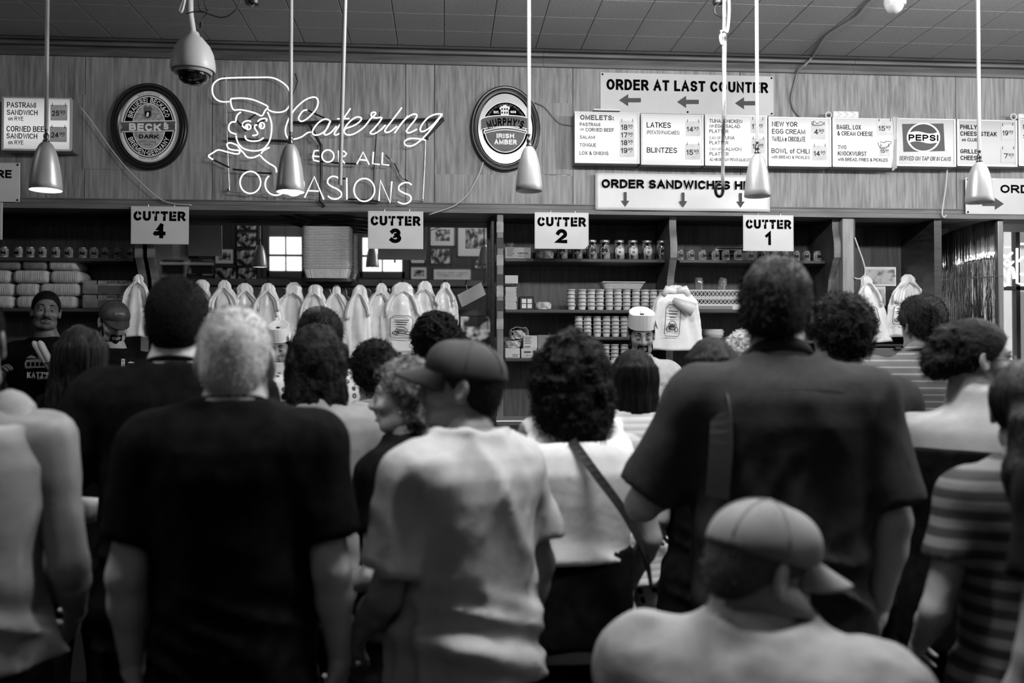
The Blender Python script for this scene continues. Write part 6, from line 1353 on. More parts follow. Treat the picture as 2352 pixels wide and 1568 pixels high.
def person(label, px, ptop, Y, yaw=0, fem=False, wide=1.0, deep=1.0, skin=.5, hy=None, hp=0, hr=0, face=False, hair=None, hg=.05, hvar=.04, hkind=None, top='tee', tmat=None, bmat=None, armL='hang', armR='hang', lean=0, zfloor=0, hem=.80, sleeve=.56, fold=.004, cap=None, seed=1, extra_top=0, Hfix=None, hands=(.5, .5), seat=None, hs=.93, neckup=-.012, topz=1.37, fibre=1.0, voxh=.0062, eyes='open', colup=0, waist=1.0):
    extra_top += {'curly': .02, 'afro': .022, 'big_curly': .045, 'long': .012, 'bob': .014, 'wavy_bob': .02, 'short': .012, 'buzz': .004, 'slick': .014, 'updo': .01, 'ponytail': .008, 'wet_curly': .015}.get(hair, 0)*(0 if Hfix else 1)
    pt = P(px, ptop, Y); H = (pt.z-zfloor-extra_top) if Hfix is None else Hfix; s = H/(1.75+neckup)
    ps = R(yaw); hyw = R(yaw if hy is None else hy)
    root = thing('person', (pt.x, Y, zfloor), label, 'person', 'people in the shop')
    A = np.array(AF if fem else AM)*wide; B = np.array(BF if fem else BM)*deep; zt_ = np.array(ZT); CY = np.array(CYT)+lean*(zt_-.95)
    A[-3:] = np.array((AF if fem else AM)[-3:])*(1+(wide-1)*.4)
    hip = np.array((.092 if not fem else .095, 0, .90)); shx = (.176 if not fem else .150)*(1+(wide-1)*.8); shz = 1.412; shy = lean*.45-.012
    arms = []
    for sd, pose in ((-1, armL), (1, armR)):
        e, w = ARMS[pose] if isinstance(pose, str) else pose
        S0 = np.array((sd*shx, shy, shz)); E = S0+np.array((sd*e[0], e[1], e[2])); Wp = S0+np.array((sd*w[0], w[1], w[2])); arms.append((sd, S0, E, Wp))
    # ---- skin body
    drop = 0 if seat is None else seat      # seated: lower the trunk so that the hips rest on the chair
    hip_z = .90
    v = Vol((-.52, -.42, -.03), (.52, .62, 1.64), .0145)
    v.loft(zt_, A-.012, B-.012, None, CY, .0); v.loft([.80, .86, .95], [.15*wide, .165*wide, .16*wide], [.10*deep, .11*deep, .105*deep], None, [0, 0, 0], .03)
    v.cap((0, lean*.5-.014, 1.47), (0, lean*.56+.0, 1.58), .056 if not fem else .048, .052 if not fem else .045, .05)
    for sd, S0, E, Wp in arms:
        v.cap(S0, S0+(E-S0)*.3, .060 if not fem else .05, .052 if not fem else .044, .05); v.cap(S0, E, .052*(.85 if fem else 1)*(1+(wide-1)*.5), .042*(.85 if fem else 1), .02); v.cap(E, E+(Wp-E)*.35, .041*(.85 if fem else 1), .041*(.85 if fem else 1), .015); v.cap(E+(Wp-E)*.3, Wp, .041*(.85 if fem else 1), .027*(.9 if fem else 1), .015)
    legs = []
    for sd in (-1, 1):
        if seat is None: hp_, kn, an = np.array((sd*.09, 0, .88)), np.array((sd*.10, .02, .47)), np.array((sd*.105, -.02, .09))
        else: c_, s_ = math.cos(seat[1]), math.sin(seat[1]); fx = lambda x, y: np.array((x*c_-y*s_, x*s_+y*c_)); k2 = fx(sd*.13, .42); h2 = fx(sd*.09, 0); a2 = fx(sd*.13, .40); hp_ = np.array((h2[0], h2[1], .90)); kn = np.array((k2[0], k2[1], .93)); an = np.array((a2[0], a2[1], .90-.40))
        legs.append((sd, hp_, kn, an)); v.cap(hp_, kn, .078, .056, .03); v.cap(kn, an, .055, .036, .02)
    mn = v.mesh(); parts = [mn]
    def place_body(p):
        q = p.copy()
        if seat is not None: q[:, 2] += seat[0]
        return rotz(q*s, ps)
    out = [(place_body(mn[0]), mn[1], mn[2])]
    # ---- head
    hv = head_vol(face, fem, .0055 if face else .007).mesh()
    hc = Vector((0, lean*.60+.012, 1.75-.123*hs+neckup)) if seat is None else Vector((0, lean*.60+.012, 1.75-.123*hs+neckup+seat[0]))
    hcw = Vector(rotz(np.array([hc])*s, ps)[0]); hk = s*hs*(1.0 if not fem else .97)
    HM = Matrix.Translation(hcw) @ (Matrix.Rotation(hyw, 4, 'Z') @ Matrix.Rotation(-R(hp), 4, 'X') @ Matrix.Rotation(R(hr), 4, 'Y')) @ Matrix.Scale(hk, 4)
    out.append((xf(hv[0], HM), hv[1], hv[2]))
    # ---- hands
    for (sd, S0, E, Wp), cu in zip(arms, hands):
        d = Wp-E; d = d/np.linalg.norm(d); nrm = np.array((-sd*1.0, .25, 0)) if abs(d[2]) > .6 else np.array((-sd*.6, 0, -.6))
        hm = hand_parts(Wp, d, nrm, -sd if True else sd, cu, s=.97 if not fem else .88); out.append((place_body(hm[0]), hm[1], hm[2]))
    sm = skinmat(skin); body = meshobj('body', out, sm, root)
    def sub(parts_, nm, mat, par=root, lab=None, raw=False): return meshobj(nm, parts_, mat, par, lab)
    # ---- trousers or skirt
    v = Vol((-.34, -.34, .02), (.34, .62, 1.2), .016)
    v.loft([.84, .90, .96, waist], [.172*wide, .168*wide, .162*wide, .156*wide], [.120*deep, .116*deep, .112*deep, .108*deep], None, None, 0)
    for sd, hp_, kn, an in legs: v.cap(hp_, kn, .095*(.6+.4*wide), .072, .03); v.cap(kn, an, .070, .062, .02)
    v.noise(.004, 14, 14, 10, seed); m_ = v.mesh(); sub([(place_body(m_[0]), m_[1], m_[2])], 'trousers', bmat or cloth('black_trousers', .035))
    for sd, hp_, kn, an in legs:
        v = Vol((an[0]-.12, an[1]-.14, an[2]-.11), (an[0]+.12, an[1]+.26, an[2]+.06), .009); v.ell((an[0], an[1]+.05, an[2]-.05), (.048, .135, .042), 0); v.cap((an[0], an[1]-.02, an[2]-.04), (an[0], an[1], an[2]+.0), .045, .04, .03); v.cut((0, 0, an[2]-.085), (0, 0, -1)); m_ = v.mesh(); sub([(place_body(m_[0]), m_[1], m_[2])], 'shoe', SHOE)
    # ---- top
    v = Vol((-.46, -.36, hem-.06), (.46, .40, 1.58), .0112); hz = hem-.04
    dA = .014; dB = .017
    if top in ('tee', 'shirt', 'polo'):
        zz = [hz, .95, 1.05, 1.16, 1.27, 1.355, 1.415, 1.455, 1.482, 1.500, 1.512]
        aa = np.interp(zz, zt_, A)+dA; bb = np.interp(zz, zt_, B)+dB; aa[:4] = np.maximum(aa[:4], aa[4]*(.98 if not fem else .93)); bb[:4] = np.maximum(bb[:4], bb[4]*.98); aa[0] *= 1.03
        v.loft(zz, aa, bb, None, lean*(np.array(zz)-.95)+np.interp(zz, ZT, CYT), 0, 2.3)
        for sd, S0, E, Wp in arms:
            u = S0+(E-S0)*sleeve if sleeve <= 1 else E+(Wp-E)*(sleeve-1); r0 = (.075 if not fem else .062)*(.7+.3*wide)
            n_ = (E-S0) if sleeve <= 1 else (Wp-E); n_ = n_/np.linalg.norm(n_); cl = (u, n_)
            v.cap(S0-np.array((sd*.03, 0, 0)), S0, r0*.96, r0*.96, .05)
            if sleeve <= 1: v.cap(S0, S0+(E-S0)*(sleeve+.3), r0, r0*.95, .035, clip=cl)
            else: v.cap(S0, E, r0, r0*.8, .035); v.cap(E, E+(Wp-E)*(sleeve-1+.2), r0*.8, r0*.62, .03, clip=cl)
        v.ridge(fold*1.6, 9, 9, 2.6, seed, sk=.3); v.ridge(fold*.9, 17, 17, 7, seed+1, sk=-.4); v.ridge(.012*fold/.004, 3.2, 3.2, 17, seed+2, lambda X, Y_, Z: np.clip((1.16-Z)/.16, 0, 1)+0*X)
        # collar opening: the neck hole follows the body
        v.cap((0, lean*.5-.006, 1.497), (0, lean*.6+.02, 1.62), .060 if not fem else .056, .07, .0, 's')
    elif top == 'tank':
        zz = [hz, .95, 1.05, 1.16, 1.27, 1.355, 1.415, 1.445]; aa = np.interp(zz, zt_, A)+dA*.8; bb = np.interp(zz, zt_, B)+dB; aa[0] *= 1.08; aa[6:] *= .88; v.loft(zz, aa, bb, None, lean*(np.array(zz)-.95)+np.interp(zz, ZT, CYT), 0, 2.3)
        for sd in (-1, 1): v.cap((sd*.125*wide, shy, 1.415), (sd*.095*wide, shy, 1.470), .062, .048, .03)
        for sd, S0, E, Wp in arms: v.cap(S0+np.array((sd*.02, 0, .03)), S0+np.array((sd*.02, 0, -.06)), .062, .058, .01, 's')
        v.cap((0, lean*.5-.03, 1.465), (0, lean*.6, 1.62), .075, .10, .02, 's'); v.ridge(fold*1.3, 9, 9, 2.6, seed, sk=.3); v.ridge(.010*fold/.004, 3, 3, 15, seed+2, lambda X, Y_, Z: np.clip((1.18-Z)/.14, 0, 1)+0*X)
    elif top == 'strapless':
        zz = [hz, .95, 1.05, 1.16, 1.27, topz]; v.loft(zz, np.interp(zz, zt_, A)+dA, np.interp(zz, zt_, B)+dB, None, lean*(np.array(zz)-.95), 0, 2.3); v.noise(fold, 12, 12, 8, seed)
    v.cut((0, 0, hem), (0, 0, -1)); m_ = v.mesh(); nm = {'tee': 'tshirt', 'shirt': 'shirt', 'polo': 'polo_shirt', 'tank': 'tank_top', 'strapless': 'strapless_top'}[top]
    shirt = sub([(place_body(m_[0]), m_[1], m_[2])], nm, tmat or cloth('black_cotton', .03))
    if top == 'tee':       # ribbed neckband
        rn = .064 if not fem else .060; ring = np.array([(rn*1.06*math.cos(q), lean*.52-.004+rn*math.sin(q), 1.506-.016*math.sin(q)) for q in [i*2*PI/28 for i in range(28)]])
        MB().tube([tuple(q) for q in place_body(ring)], .0085*s, 8, True).build('neckband', shirt.data.materials[0], shirt, world=False, smooth=2)
    if top in ('shirt', 'polo'):       # folded collar
        n_ = 28; vs = []; fs = []; nk = Vector((0, lean*.53-.006+colup*.5, 1.497+colup*.4)); cr = 1+colup*3; ch = 1+colup*22
        for i, (dz, r_) in enumerate(((.0, .064), (.026, .062), (.029, .067), (.002, .082))):
            for j in range(n_): q = 2*PI*j/n_; vs.append((nk.x+r_*cr*1.05*math.cos(q), nk.y+r_*cr*math.sin(q)+.01, nk.z+dz*ch-.028*math.sin(q)))
        fs = [(i*n_+j, i*n_+(j+1) % n_, (i+1)*n_+(j+1) % n_, (i+1)*n_+j) for i in range(3) for j in range(n_)]
        me = bpy.data.meshes.new('collar'); me.from_pydata(place_body(np.array(vs)).tolist(), [], fs); me.polygons.foreach_set('use_smooth', [True]*len(fs)); o = link('collar', me, shirt.data.materials[0], shirt); o.modifiers.new('thickness', 'SOLIDIFY').thickness = .004
    # ---- hair, cap
    if hair:
        hv_ = hair_vol(hair, seed, voxh if hair not in ('long', 'ponytail', 'big_curly') else .0075); hm = hv_.mesh(); kd = hkind or ('curly' if hair in ('curly', 'afro', 'big_curly', 'updo', 'wet_curly', 'wavy_bob') else 'stubble' if hair in ('buzz', 'stubble', 'balding') else 'straight')
        hr_ = HM
        if hair in ('long', 'big_curly', 'bob', 'wavy_bob', 'ponytail'): hr_ = Matrix.Translation(hcw) @ (Matrix.Rotation(hyw, 4, 'Z') @ Matrix.Rotation(-R(hp*.5), 4, 'X')) @ Matrix.Scale(hk, 4)
        fk, fn = {'buzz': ('stubble', 3500), 'stubble': ('stubble', 5000), 'short': ('short', 5000), 'slick': ('short', 2500), 'curly': ('curl', 1500), 'afro': ('curl', 2200), 'big_curly': ('curl', 3600), 'updo': ('short', 2500), 'wet_curly': ('curl', 1300), 'wavy_bob': ('wave', 1800), 'bob': ('wave', 1800), 'long': ('long', 2200), 'ponytail': ('wave', 1500)}[hair]
        fb = fibres(hv_, hm[0], fk, int(fn*fibre*.8), seed)
        meshobj('hair', [(xf(hm[0], hr_), hm[1], hm[2]), (xf(fb[0], hr_), fb[1], fb[2])], hairmat('%s_hair_%d_%d' % (kd, int(hg*100), int(hvar*100)), hg, hvar, kd), root)
    if face:
        for sx in (-1, 1):
            if eyes == 'open':
                v = MB().lathe([(0, -.0115), (.006, -.0098), (.0105, -.004), (.0115, 0), (.0105, .004), (.006, .0098), (0, .0115)], 14); e = v.build('eye', EYEW, root, world=False, smooth=2)
                for q in e.data.vertices: q.co = HM @ (Vector((q.co.x*.95, q.co.y, q.co.z*.36))+Vector((sx*.031, .0828, .000)))
                v = MB().lathe([(0, -.0042), (.0035, -.003), (.005, 0), (.0035, .003), (0, .0042)], 12); e2 = v.build('iris', EYED, e, world=False, smooth=2)
                for q in e2.data.vertices: q.co = HM @ (q.co+Vector((sx*.031, .0905, .000)))
            yl = .0945 if eyes == 'open' else .0925; zl_ = .0045 if eyes == 'open' else -.005
            la = MB().tube([(sx*.019, yl-.003, zl_-.002), (sx*.031, yl, zl_+.001*(1 if eyes == 'open' else -2)), (sx*.044, yl-.007, zl_-.001)], [.0008, .0016, .0008], 6).build('lashes', EYED, root, world=False, smooth=2)
            for q in la.data.vertices: q.co = HM @ q.co
            if sx > 0:
                lp_ = MB().tube([(-.020, .0925, -.0645), (0, .0975, -.061), (.020, .0925, -.0645)], [.001, .0042, .001], 8).tube([(-.017, .0935, -.0725), (0, .098, -.0755), (.017, .0935, -.0725)], [.001, .005, .001], 8).build('lips', M('lips_%d' % int(skin*100), skin*.8, .45), root, world=False, smooth=2)
                for q in lp_.data.vertices: q.co = HM @ q.co
            bw = MB().tube([(sx*.014, .094, .030), (sx*.032, .0925, .036), (sx*.050, .078, .031)], [.004, .0048, .0025], 8).build('eyebrow', hairmat('brow_hair', .05), root, world=False, smooth=2)
            for q in bw.data.vertices: q.co = HM @ q.co
    return root, HM, place_body, shirt
def headmesh(nm, mb, mat, par, HM, smooth=2, sol=0, lab=None):
    o = mb.build(nm, mat, par, world=False, smooth=smooth)
    for q in o.data.vertices: q.co = HM @ q.co
    if sol: o.modifiers.new('thickness', 'SOLIDIFY').thickness = sol
    if lab: o['label'] = lab
    return o
def ballcap(root, HM, mat, tilt=0, brim=.085, bmat=None, snap=True, emblem=False, flat_brim=False):
    v = Vol((-.13, -.16, -.02), (.13, .15, .17), .0055); v.ell((0, -.008, .040), (.089, .112, .094), 0); v.ell((0, .055, .062), (.07, .05, .055), .03)
    v.cut((0, 0, .028), (0, -.08, -1)); m_ = v.mesh(); T = HM @ Matrix.Rotation(R(tilt), 4, 'X')
    c = meshobj('cap', [(xf(m_[0], T), m_[1], m_[2])], mat, root)
    vs = []; fs = []; nu, nv = 16, 8
    for i in range(nu+1):
        u = -1+2*i/nu
        for j in range(nv+1):
            w = j/nv; an = u*1.15; x = math.sin(an)*.088*(1-.06*w); y = .0+math.cos(an)*.105+w*brim*max(0, math.cos(u*PI/2))**.55; vs.append((x, y, .030+.012*(1-w)-(0 if flat_brim else .055)*(x/.088)**2*w*.6-.22*w*brim))
    for i in range(nu):
        for j in range(nv): fs.append((i*(nv+1)+j, (i+1)*(nv+1)+j, (i+1)*(nv+1)+j+1, i*(nv+1)+j+1))
    headmesh('brim', MB().add(vs, fs), bmat or mat, c, T, sol=.005)
    headmesh('button', MB().lathe([(0, .138), (.008, .136), (.009, .132), (0, .131)], 12, (0, -.008, 0)), bmat or mat, c, T)
    for q in range(6):
        an = q*PI/3; headmesh('seam', MB().tube([(.0905*math.cos(an)*math.cos(t_), -.008+.1135*math.sin(an)*math.cos(t_), .040+.0955*math.sin(t_)) for t_ in [PI/2*i/8 for i in range(1, 9)]], .0012, 5), bmat or mat, c, T)
    return c, T
def paperhat(root, HM, tilt=0):
    n = 32; vs = []; fs = []
    for z, rx, ry, pz in ((.050, .085, .106, 0), (.095, .083, .110, 0), (.140, .080, .114, .0), (.141, .070, .106, -.02), (.128, .004, .098, 0)):
        for j in range(n): q = 2*PI*j/n; c, s_ = math.cos(q), math.sin(q); vs.append((math.copysign(abs(c)**.8, c)*rx, -.01+math.copysign(abs(s_)**.9, s_)*ry, z+.012*abs(s_)**3*(z > .12)))
    for i in range(4):
        for j in range(n): fs.append((i*n+j, i*n+(j+1) % n, (i+1)*n+(j+1) % n, (i+1)*n+j))
    fs.append(tuple(4*n+j for j in range(n)))
    T = HM @ Matrix.Rotation(R(tilt), 4, 'X')
    h = headmesh('paper_hat', MB().add(vs, fs), M('white_paper_hat', .85, .7), root, T, smooth=False, sol=.0015)
    headmesh('fold', MB().add([(-.088, -.06, .054), (-.0885, .07, .054), (-.083, .07, .098), (-.083, -.06, .098)], [(0, 1, 2, 3)]), M('white_paper_hat'), h, T, sol=.002)
    return h
def beard(root, HM, g=.05, full=True):
    v = Vol((-.09, -.03, -.15), (.09, .14, .02), .0045)
    if full:
        v.cap((-.066, .012, -.02), (-.052, .03, -.075), .010, .016, .01); v.cap((.066, .012, -.02), (.052, .03, -.075), .010, .016, .01); v.cap((-.052, .03, -.078), (0, .074, -.104), .017, .018, .02); v.cap((.052, .03, -.078), (0, .074, -.104), .017, .018, .02); v.ell((0, .085, -.088), (.018, .010, .010), .01)
        v.cap((-.027, .087, -.052), (-.03, .08, -.085), .006, .008, .008); v.cap((.027, .087, -.052), (.03, .08, -.085), .006, .008, .008)
    v.cap((-.026, .089, -.054), (0, .098, -.048), .0055, .0065, .006); v.cap((.026, .089, -.054), (0, .098, -.048), .0055, .0065, .006); v.noise(.0015, 160, 160, 160, 3)
    m_ = v.mesh(); return meshobj('beard' if full else 'moustache', [(xf(m_[0], HM), m_[1], m_[2])], hairmat('beard_hair_%d' % int(g*100), g, .03, 'stubble'), root)
def strap(root, PB, pts, wid, mat, nm='strap', th=.006):
    """flat strap following body-space points; PB maps body space to the root"""
    q = [np.array(p) for p in spline(pts, 6)]; vs = []
    for i, p in enumerate(q):
        t = q[min(i+1, len(q)-1)]-q[max(i-1, 0)]; t = t/np.linalg.norm(t); n_ = p-np.array((0, 0, p[2])); n_ = n_/max(np.linalg.norm(n_), 1e-6); a = np.cross(t, n_); a = a/max(np.linalg.norm(a), 1e-6); vs += [p+a*wid/2+n_*.016, p-a*wid/2+n_*.016]
    me = bpy.data.meshes.new(nm); me.from_pydata(PB(np.array(vs)).tolist(), [], [(2*i, 2*i+1, 2*i+3, 2*i+2) for i in range(len(q)-1)]); o = link(nm, me, mat, root); o.modifiers.new('thickness', 'SOLIDIFY').thickness = th; return o
# ---------------------------------------------------------------- the staff behind the counter
BLK = cloth('black_cotton', .035)
r, HM, PB, sh = person('worker in a black printed T-shirt holding two pale paddles at the left', 108, 669, 5.6, 180, skin=.33, face=True, hair='buzz', hg=.06, tmat=BLK, armL='hang', armR=((.07, .06, -.27), (-.03, .26, -.12)), zfloor=.2, seed=2, neckup=.035, hp=0, hr=-4, hy=206)
beard(r, HM, .08, False)
Yt_ = 5.6-.178
text(r, "KATZ'S DELI", 62, 150, 854, 868, Yt_, LBW, .05); text(r, 'ESTABLISHED', 86, 140, 865, 871, Yt_-.001, LBW, .0)
poly(r, [(56, 835), (60, 826), (128, 822), (142, 830), (142, 842), (58, 846)], Yt_, M('tshirt_print', .45, .7), 'print')
for i in range(7): poly(r, [(62+i*10, 832), (69+i*10, 831), (69+i*10, 840), (62+i*10, 841)], Yt_-.001, INK, 'print')
for x in (60, 85, 110): poly(r, [(x, 822), (x+10, 815), (x+20, 818), (x+24, 823)], Yt_, MATS['tshirt_print'], 'print')
Yk = 5.6-.34
for i, (a, b) in enumerate((((76, 783), (122, 858)), ((90, 782), (128, 856)))):
    p, q = P(*a, Yk-.014*i), P(*b, Yk-.014*i); t = thing('plastic_paddle', tuple(q), ['pale plastic paddle in the left worker hand, front of two', 'pale plastic paddle in the left worker hand, rear of two'][i], 'paddle', 'plastic paddles')
    MB().tube([tuple(p.lerp(q, u)) for u in (0, .04, .12, .5, 1)], [.004, .013, .018, .018, .014], 10).build('blade', M('pale_plastic_paddle', .72, .4), t, smooth=2)
    MB().tube([tuple(p.lerp(q, u)) for u in (.66, .70)], [.0195, .0195], 10).build('mark', GREYINK, t)
r, HM, PB, sh = person('worker in a dark cap and black T-shirt looking down beside the long-haired woman', 262, 693, 5.2, 200, skin=.52, face=True, hair='buzz', hg=.05, tmat=BLK, hy=214, hp=24, eyes='down', armL='fwd', armR='fwd', zfloor=.2, seed=3, neckup=.03, extra_top=.0)
beard(r, HM, .05); CAPD = M('dark_camo_cap', .09, .7, var=.06, scale=22)
c, T = ballcap(r, HM, CAPD, 4, .075, flat_brim=True)
headmesh('emblem', MB().box((-.03, .098, .055), (.03, .104, .095)), M('cap_patch', .3, .6, var=.1, scale=60), c, T)
poly(r, [(279, 824), (287, 824), (286, 856), (278, 856)], 5.2-.17, LBW, 'print'); 
for i, ch in enumerate('KATZ'): text(r, ch, 281, 285, 826+i*7, 831+i*7, 5.2-.172, INK, .02)
for x, y in ((293, 830), (302, 834), (291, 844), (303, 843)): poly(r, [(x, y+3), (x+6, y), (x+14, y+1), (x+18, y+4)], 5.2-.17, LBW, 'print')
poly(r, [(288, 851), (322, 850), (322, 852), (288, 853)], 5.2-.17, LBW, 'print')
r, HM, PB, sh = person('worker in a paper hat hidden behind the grey-haired man', 641, 752, 5.5, 180, skin=.5, face=True, hair='buzz', tmat=cloth('white_work_shirt', .72), armL='fwd', armR='fwd', zfloor=.2, seed=4, hp=20, eyes='down'); paperhat(r, HM)
r, HM, PB, sh = person('bearded worker in a white paper hat and pale shirt looking down at the cutting counter', 1472, 722, 5.2, 180, skin=.5, face=True, hair='buzz', hg=.04, tmat=cloth('pale_work_shirt', .66, fold=None) if False else cloth('pale_work_shirt', .66), top='shirt', armL='fwd', armR='fwd', zfloor=.2, seed=5, neckup=.03, hs=.98, hp=18, hy=176, eyes='down', extra_top=.0, wide=1.0)
beard(r, HM, .06); paperhat(r, HM)
text(r, 'DELI', 1508, 1540, 878, 886, 5.2-.17, GREYINK, .0)
# ---------------------------------------------------------------- customers, far to near
r, HM, PB, sh = person('customer with short white curls in front of the tall man', 1711, 757, 4.08, 10, fem=True, skin=.55, hair='curly', hg=.72, hvar=.2, tmat=cloth('dark_blouse', .12), seed=6)
r, HM, PB, sh = person('balding man in a pale striped shirt at the right, seen from behind', 2122, 678, 3.92, -14, hy=10, hp=8, skin=.5, hair='short', hg=.1, hvar=.1, top='shirt', tmat=stripes('striped_shirt', .44, .66, 34, .80), armL='akimbo', armR='hold', wide=1.12, deep=1.1, seed=7, lean=.05)
r, HM, PB, sh = person('man with dark curls in front of the printed bag bundle', 1003, 716, 3.85, -30, skin=.42, hair='curly', hg=.04, tmat=cloth('charcoal_tee', .1), armL='hold', armR='hold', seed=8)
r, HM, PB, sh = person('dark slick-haired man in a white ring-patterned shirt', 735, 706, 3.82, 20, skin=.6, hair='slick', hg=.04, top='shirt', tmat=spots('ring_pattern_shirt', .82, .22, 34, .34, .40, .2), armL='hold', armR='hold', wide=1.1, seed=9)
r, HM, PB, sh = person('person with short dark curls in a pale striped top with a black shoulder strap', 862, 778, 3.4, 8, fem=True, skin=.55, hair='curly', hg=.07, hvar=.05, tmat=stripes('pale_striped_top', .66, .8, 22, .5, soft=.2), armL='hold', armR='hold', seed=10, wide=1.05)
strap(r, PB, [(-.10, -.10, 1.46), (-.02, -.125, 1.38), (.08, -.13, 1.26), (.15, -.12, 1.14)], .03, BLACK)
r, HM, PB, sh = person('short woman with a straight black bob and a pale top before the paper-hatted worker', 1457, 801, 3.5, 12, fem=True, skin=.5, hair='bob', hg=.04, tmat=stripes('pale_slub_top', .72, .84, 40, .5, soft=.2), bmat=spots('leopard_print_skirt', .68, .10, 26, .30, .42), armL='hold', armR='hold', seed=11)
r, HM, PB, sh = person('woman with long straight dark hair in a black top at the left', 185, 749, 3.25, 14, fem=True, skin=.5, hair='long', hg=.09, hvar=.07, top='tank', tmat=BLK, armL='hold', armR='hold', seed=12)
r, HM, PB, sh = person('dark-haired person in black half hidden behind the tall man shoulder', 1634, 774, 2.98, 5, fem=True, skin=.5, hair='bob', hg=.035, tmat=BLK, armL='hold', armR='hold', seed=13)
r, HM, PB, sh = person('woman with a wavy brown bob in a grey T-shirt', 727, 742, 2.95, 5, fem=True, skin=.55, hair='wavy_bob', hg=.09, hvar=.06, tmat=cloth('mid_grey_tee', .48), armL='hold', armR='hold', wide=1.2, deep=1.15, seed=14, sleeve=.75)
r, HM, PB, sh = person('man with bushy dark curls right of the tall man', 1932, 671, 2.85, 8, skin=.45, hair='afro', hg=.05, hvar=.04, tmat=cloth('dark_grey_tee', .14), armL='hold', armR='hold', seed=15)
r, HM, PB, sh = person('woman in profile with wet streaked curls and a black T-shirt', 938, 815, 2.56, 60, hy=82, fem=True, face=True, skin=.62, hair='wet_curly', hg=.22, hvar=.2, tmat=BLK, armL='hold', armR='hang', seed=16, wide=1.08)
headmesh('earring', MB().lathe([(0, -.006), (.005, 0), (0, .006)], 10, (-.086, .0, -.043)), WHITEP, r, HM)
r, HM, PB, sh = person('woman with big black curls in a white tank top with a crossbody strap', 1312, 752, 2.6, 3, fem=True, skin=.5, hair='big_curly', hg=.035, hvar=.02, top='tank', tmat=cloth('white_tank_top', .76), armL='hold', armR=((.07, .0, -.27), (.06, .16, -.42)), wide=1.18, deep=1.15, seed=17, waist=1.13, hem=1.09, fold=.005, bmat=BLK)
strap(r, PB, [(-.02, -.11, 1.455), (.03, -.15, 1.37), (.11, -.165, 1.25), (.17, -.14, 1.13), (.205, -.08, 1.02)], .026, BLACK)
GOLD = M('glasses_black', .03, .3)
r, HM, PB, sh = person('woman with a dark updo, glasses and bare shoulders in a black strapless top', 2240, 728, 2.5, -32, hy=-97, fem=True, face=True, skin=.50, hair='updo', hg=.05, top='strapless', tmat=BLK, armL='hold', armR='hold', wide=1.22, deep=1.15, seed=18, hp=6)
g = MB()
for sx in (-1, 1): g.tube([(sx*.034+.024*math.cos(q), .100-.004*abs(math.cos(q)), .004+.019*math.sin(q)) for q in [i*PI/8 for i in range(16)]], .0028, 6, True); g.tube([(sx*.058, .094, .008), (sx*.074, .06, .008), (sx*.080, -.005, .006)], .003, 6)
g.tube([(-.010, .104, .008), (.010, .104, .008)], .0028, 6)
headmesh('glasses', g, GOLD, r, HM); headmesh('earring', MB().tube([(-.083, -.002, -.035), (-.083, -.002, -.058)], .003, 6), DARKM, r, HM)
r, HM, PB, sh = person('tall close-cropped man in a black T-shirt with bent elbow at the left', 407, 637, 2.52, 4, skin=.66, hair='buzz', hg=.05, tmat=BLK, armL=((.15, -.04, -.27), (.02, .20, -.30)), armR='hold', wide=1.0, seed=19, neckup=-.025, sleeve=.78)
SHADE = thing('sunglasses', tuple(P(430, 632, 2.50)), 'dark sunglasses pushed up on the close-cropped man head', 'sunglasses')
for sx in (-1, 1): MB().rbox((SHADE.location.x+sx*.038-.03, 2.50, SHADE.location.z-.01+.012), (SHADE.location.x+sx*.038+.03, 2.506, SHADE.location.z+.03+.012), .003).build('lens', M('dark_lens', .04, .08, coat=1), SHADE)
MB().tube([(SHADE.location.x-.07, 2.50, SHADE.location.z+.03), (SHADE.location.x+.07, 2.50, SHADE.location.z+.03)], .003, 6).build('frame', BLACK, SHADE)
r, HM, PB, sh = person('man in a dark cap and grey T-shirt turned to the left', 1068, 784, 2.18, 42, hy=84, face=True, skin=.40, hair='buzz', hg=.08, tmat=cloth('heather_grey_tee', .54), armL=((.06, .05, -.28), (.02, .22, -.42)), armR=((.07, -.03, -.26), (.06, .03, -.47)), wide=.92, deep=1.15, seed=20, sleeve=.72, fold=.009, hp=-4, hem=.90)
ballcap(r, HM, M('black_cap', .035, .8), 6, .09)
DENIM = cloth('dark_denim', .15, var=.01, scale=60)
r, HM, PB, sh = person('tall man in a dark short-sleeved denim shirt with a shoulder strap, seen from behind', 1786, 590, 2.25, -6, hy=-28, skin=.5, hair='short', hg=.05, hvar=.03, top='shirt', tmat=DENIM, armL=((.13, .06, -.26), (-.04, .27, -.20)), armR=((.07, -.02, -.28), (.05, .03, -.50)), wide=1.08, deep=1.1, seed=21, sleeve=.85, fold=.005)
strap(r, PB, [(-.13, .02, 1.455), (-.14, -.07, 1.43), (-.15, -.135, 1.34), (-.16, -.14, 1.2)], .06, BLACK)
MB_y = strap(r, PB, [(-.165, -.088, 1.428), (-.09, -.118, 1.435), (0, -.128, 1.438), (.09, -.118, 1.435), (.165, -.088, 1.428)], .006, cloth('yoke_seam', .3), 'yoke_seam', .003)
r, HM, PB, sh = person('grey-haired man in a black T-shirt at the front, seen from behind', 541, 706, 2.05, 2, skin=.56, hair='stubble', hg=.62, hvar=.16, tmat=cloth('deep_black_tee', .022), armL=((.05, -.03, -.27), (.06, .05, -.48)), armR=((.05, -.03, -.27), (.06, .05, -.48)), wide=.92, deep=1.15, seed=22, hs=.98, neckup=-.035, sleeve=.74, hands=(.7, .6))
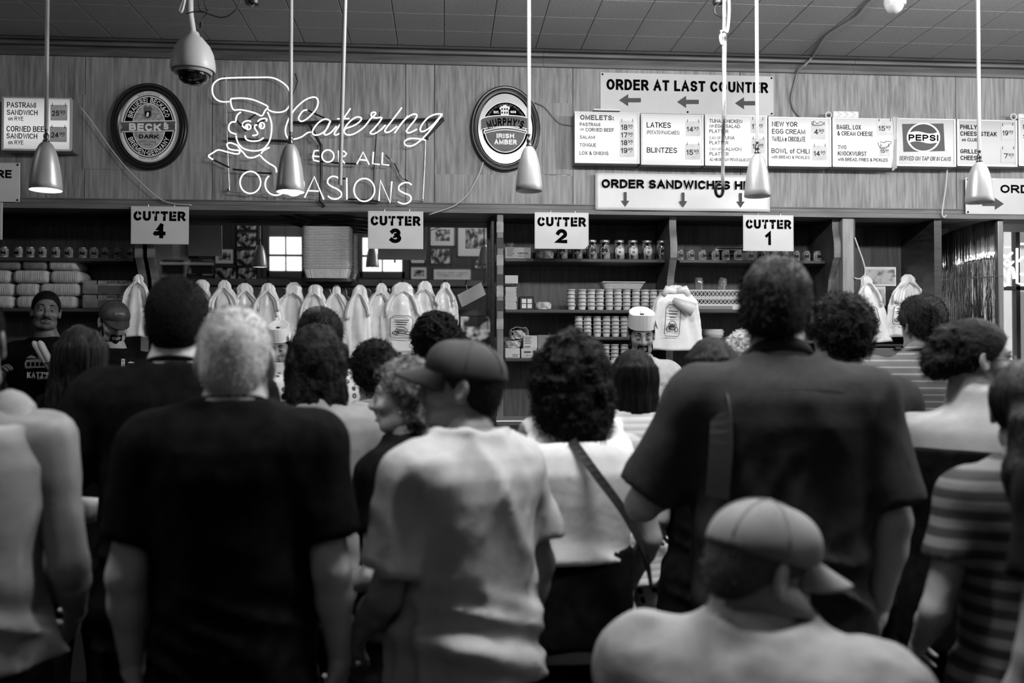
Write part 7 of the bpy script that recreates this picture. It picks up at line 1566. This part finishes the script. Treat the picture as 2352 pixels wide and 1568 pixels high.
r, HM, PB, sh = person('person in a pale tank top cut by the left picture edge', -82, 662, 2.1, 8, skin=.42, hair='buzz', hg=.05, top='tank', tmat=cloth('light_grey_tank', .52), armL='hold', armR=((.05, -.02, -.28), (.02, .16, -.42)), wide=1.0, deep=1.1, seed=23, hem=.92, fold=.008)
r, HM, PB, sh = person('woman with a dark ponytail in a striped T-shirt at the right edge', 2362, 826, 1.95, -6, hy=-30, fem=True, skin=.45, hair='ponytail', hg=.04, tmat=stripes('broad_striped_tee', .14, .32, 24, .5, soft=.06), armL=((.09, -.03, -.27), (.05, .16, -.40)), armR='hold', seed=24, wide=1.05)
r, HM, PB, sh = person('person whose bare arm shows at the right picture edge', 2660, 690, 1.5, 0, skin=.45, hair='short', hg=.05, tmat=BLK, armL=((.07, -.02, -.28), (.10, .05, -.52)), armR='hang', seed=25)
# seated man at the front, with his chair
seatZ = -.40
PT = P(1725, 1178, 1.6)
sv = (PT.z-1.735, R(-75))
GREY = cloth('grey_polo_cloth', .42)
r, HM, PB, sh = person('seated man in a grey cap and grey polo shirt at the very front', 1725, 1178, 1.6, -34, hy=-76, hp=20, colup=.03, face=True, skin=.55, hair='buzz', hg=.25, hvar=.05, top='polo', tmat=GREY, Hfix=1.75, seat=sv, armL='hold', armR='hold', wide=1.2, deep=1.12, seed=26, lean=.08, fold=.006, neckup=-.045, eyes='down', sleeve=.8)
ballcap(r, HM, M('faded_cap', .34, .85, var=.03, scale=10), 7, .105)

zs_ = .90+sv[0]-.105; cx_, cy_ = r.location.x, r.location.y
st = thing('wooden_stool', (cx_, cy_, 0), 'plain wooden stool under the seated man', 'stool')
MB().lathe([(0, zs_-.035), (.16, zs_-.035), (.17, zs_-.02), (.165, zs_), (0, zs_)], 28, (cx_, cy_, 0)).build('seat', DWOOD, st, smooth=True)
for q in range(4): an = PI/4+q*PI/2; MB().tube([(cx_+.11*math.cos(an), cy_+.11*math.sin(an), zs_-.035), (cx_+.16*math.cos(an), cy_+.16*math.sin(an), 0)], .016, 10).build('leg', DWOOD, st, smooth=True)
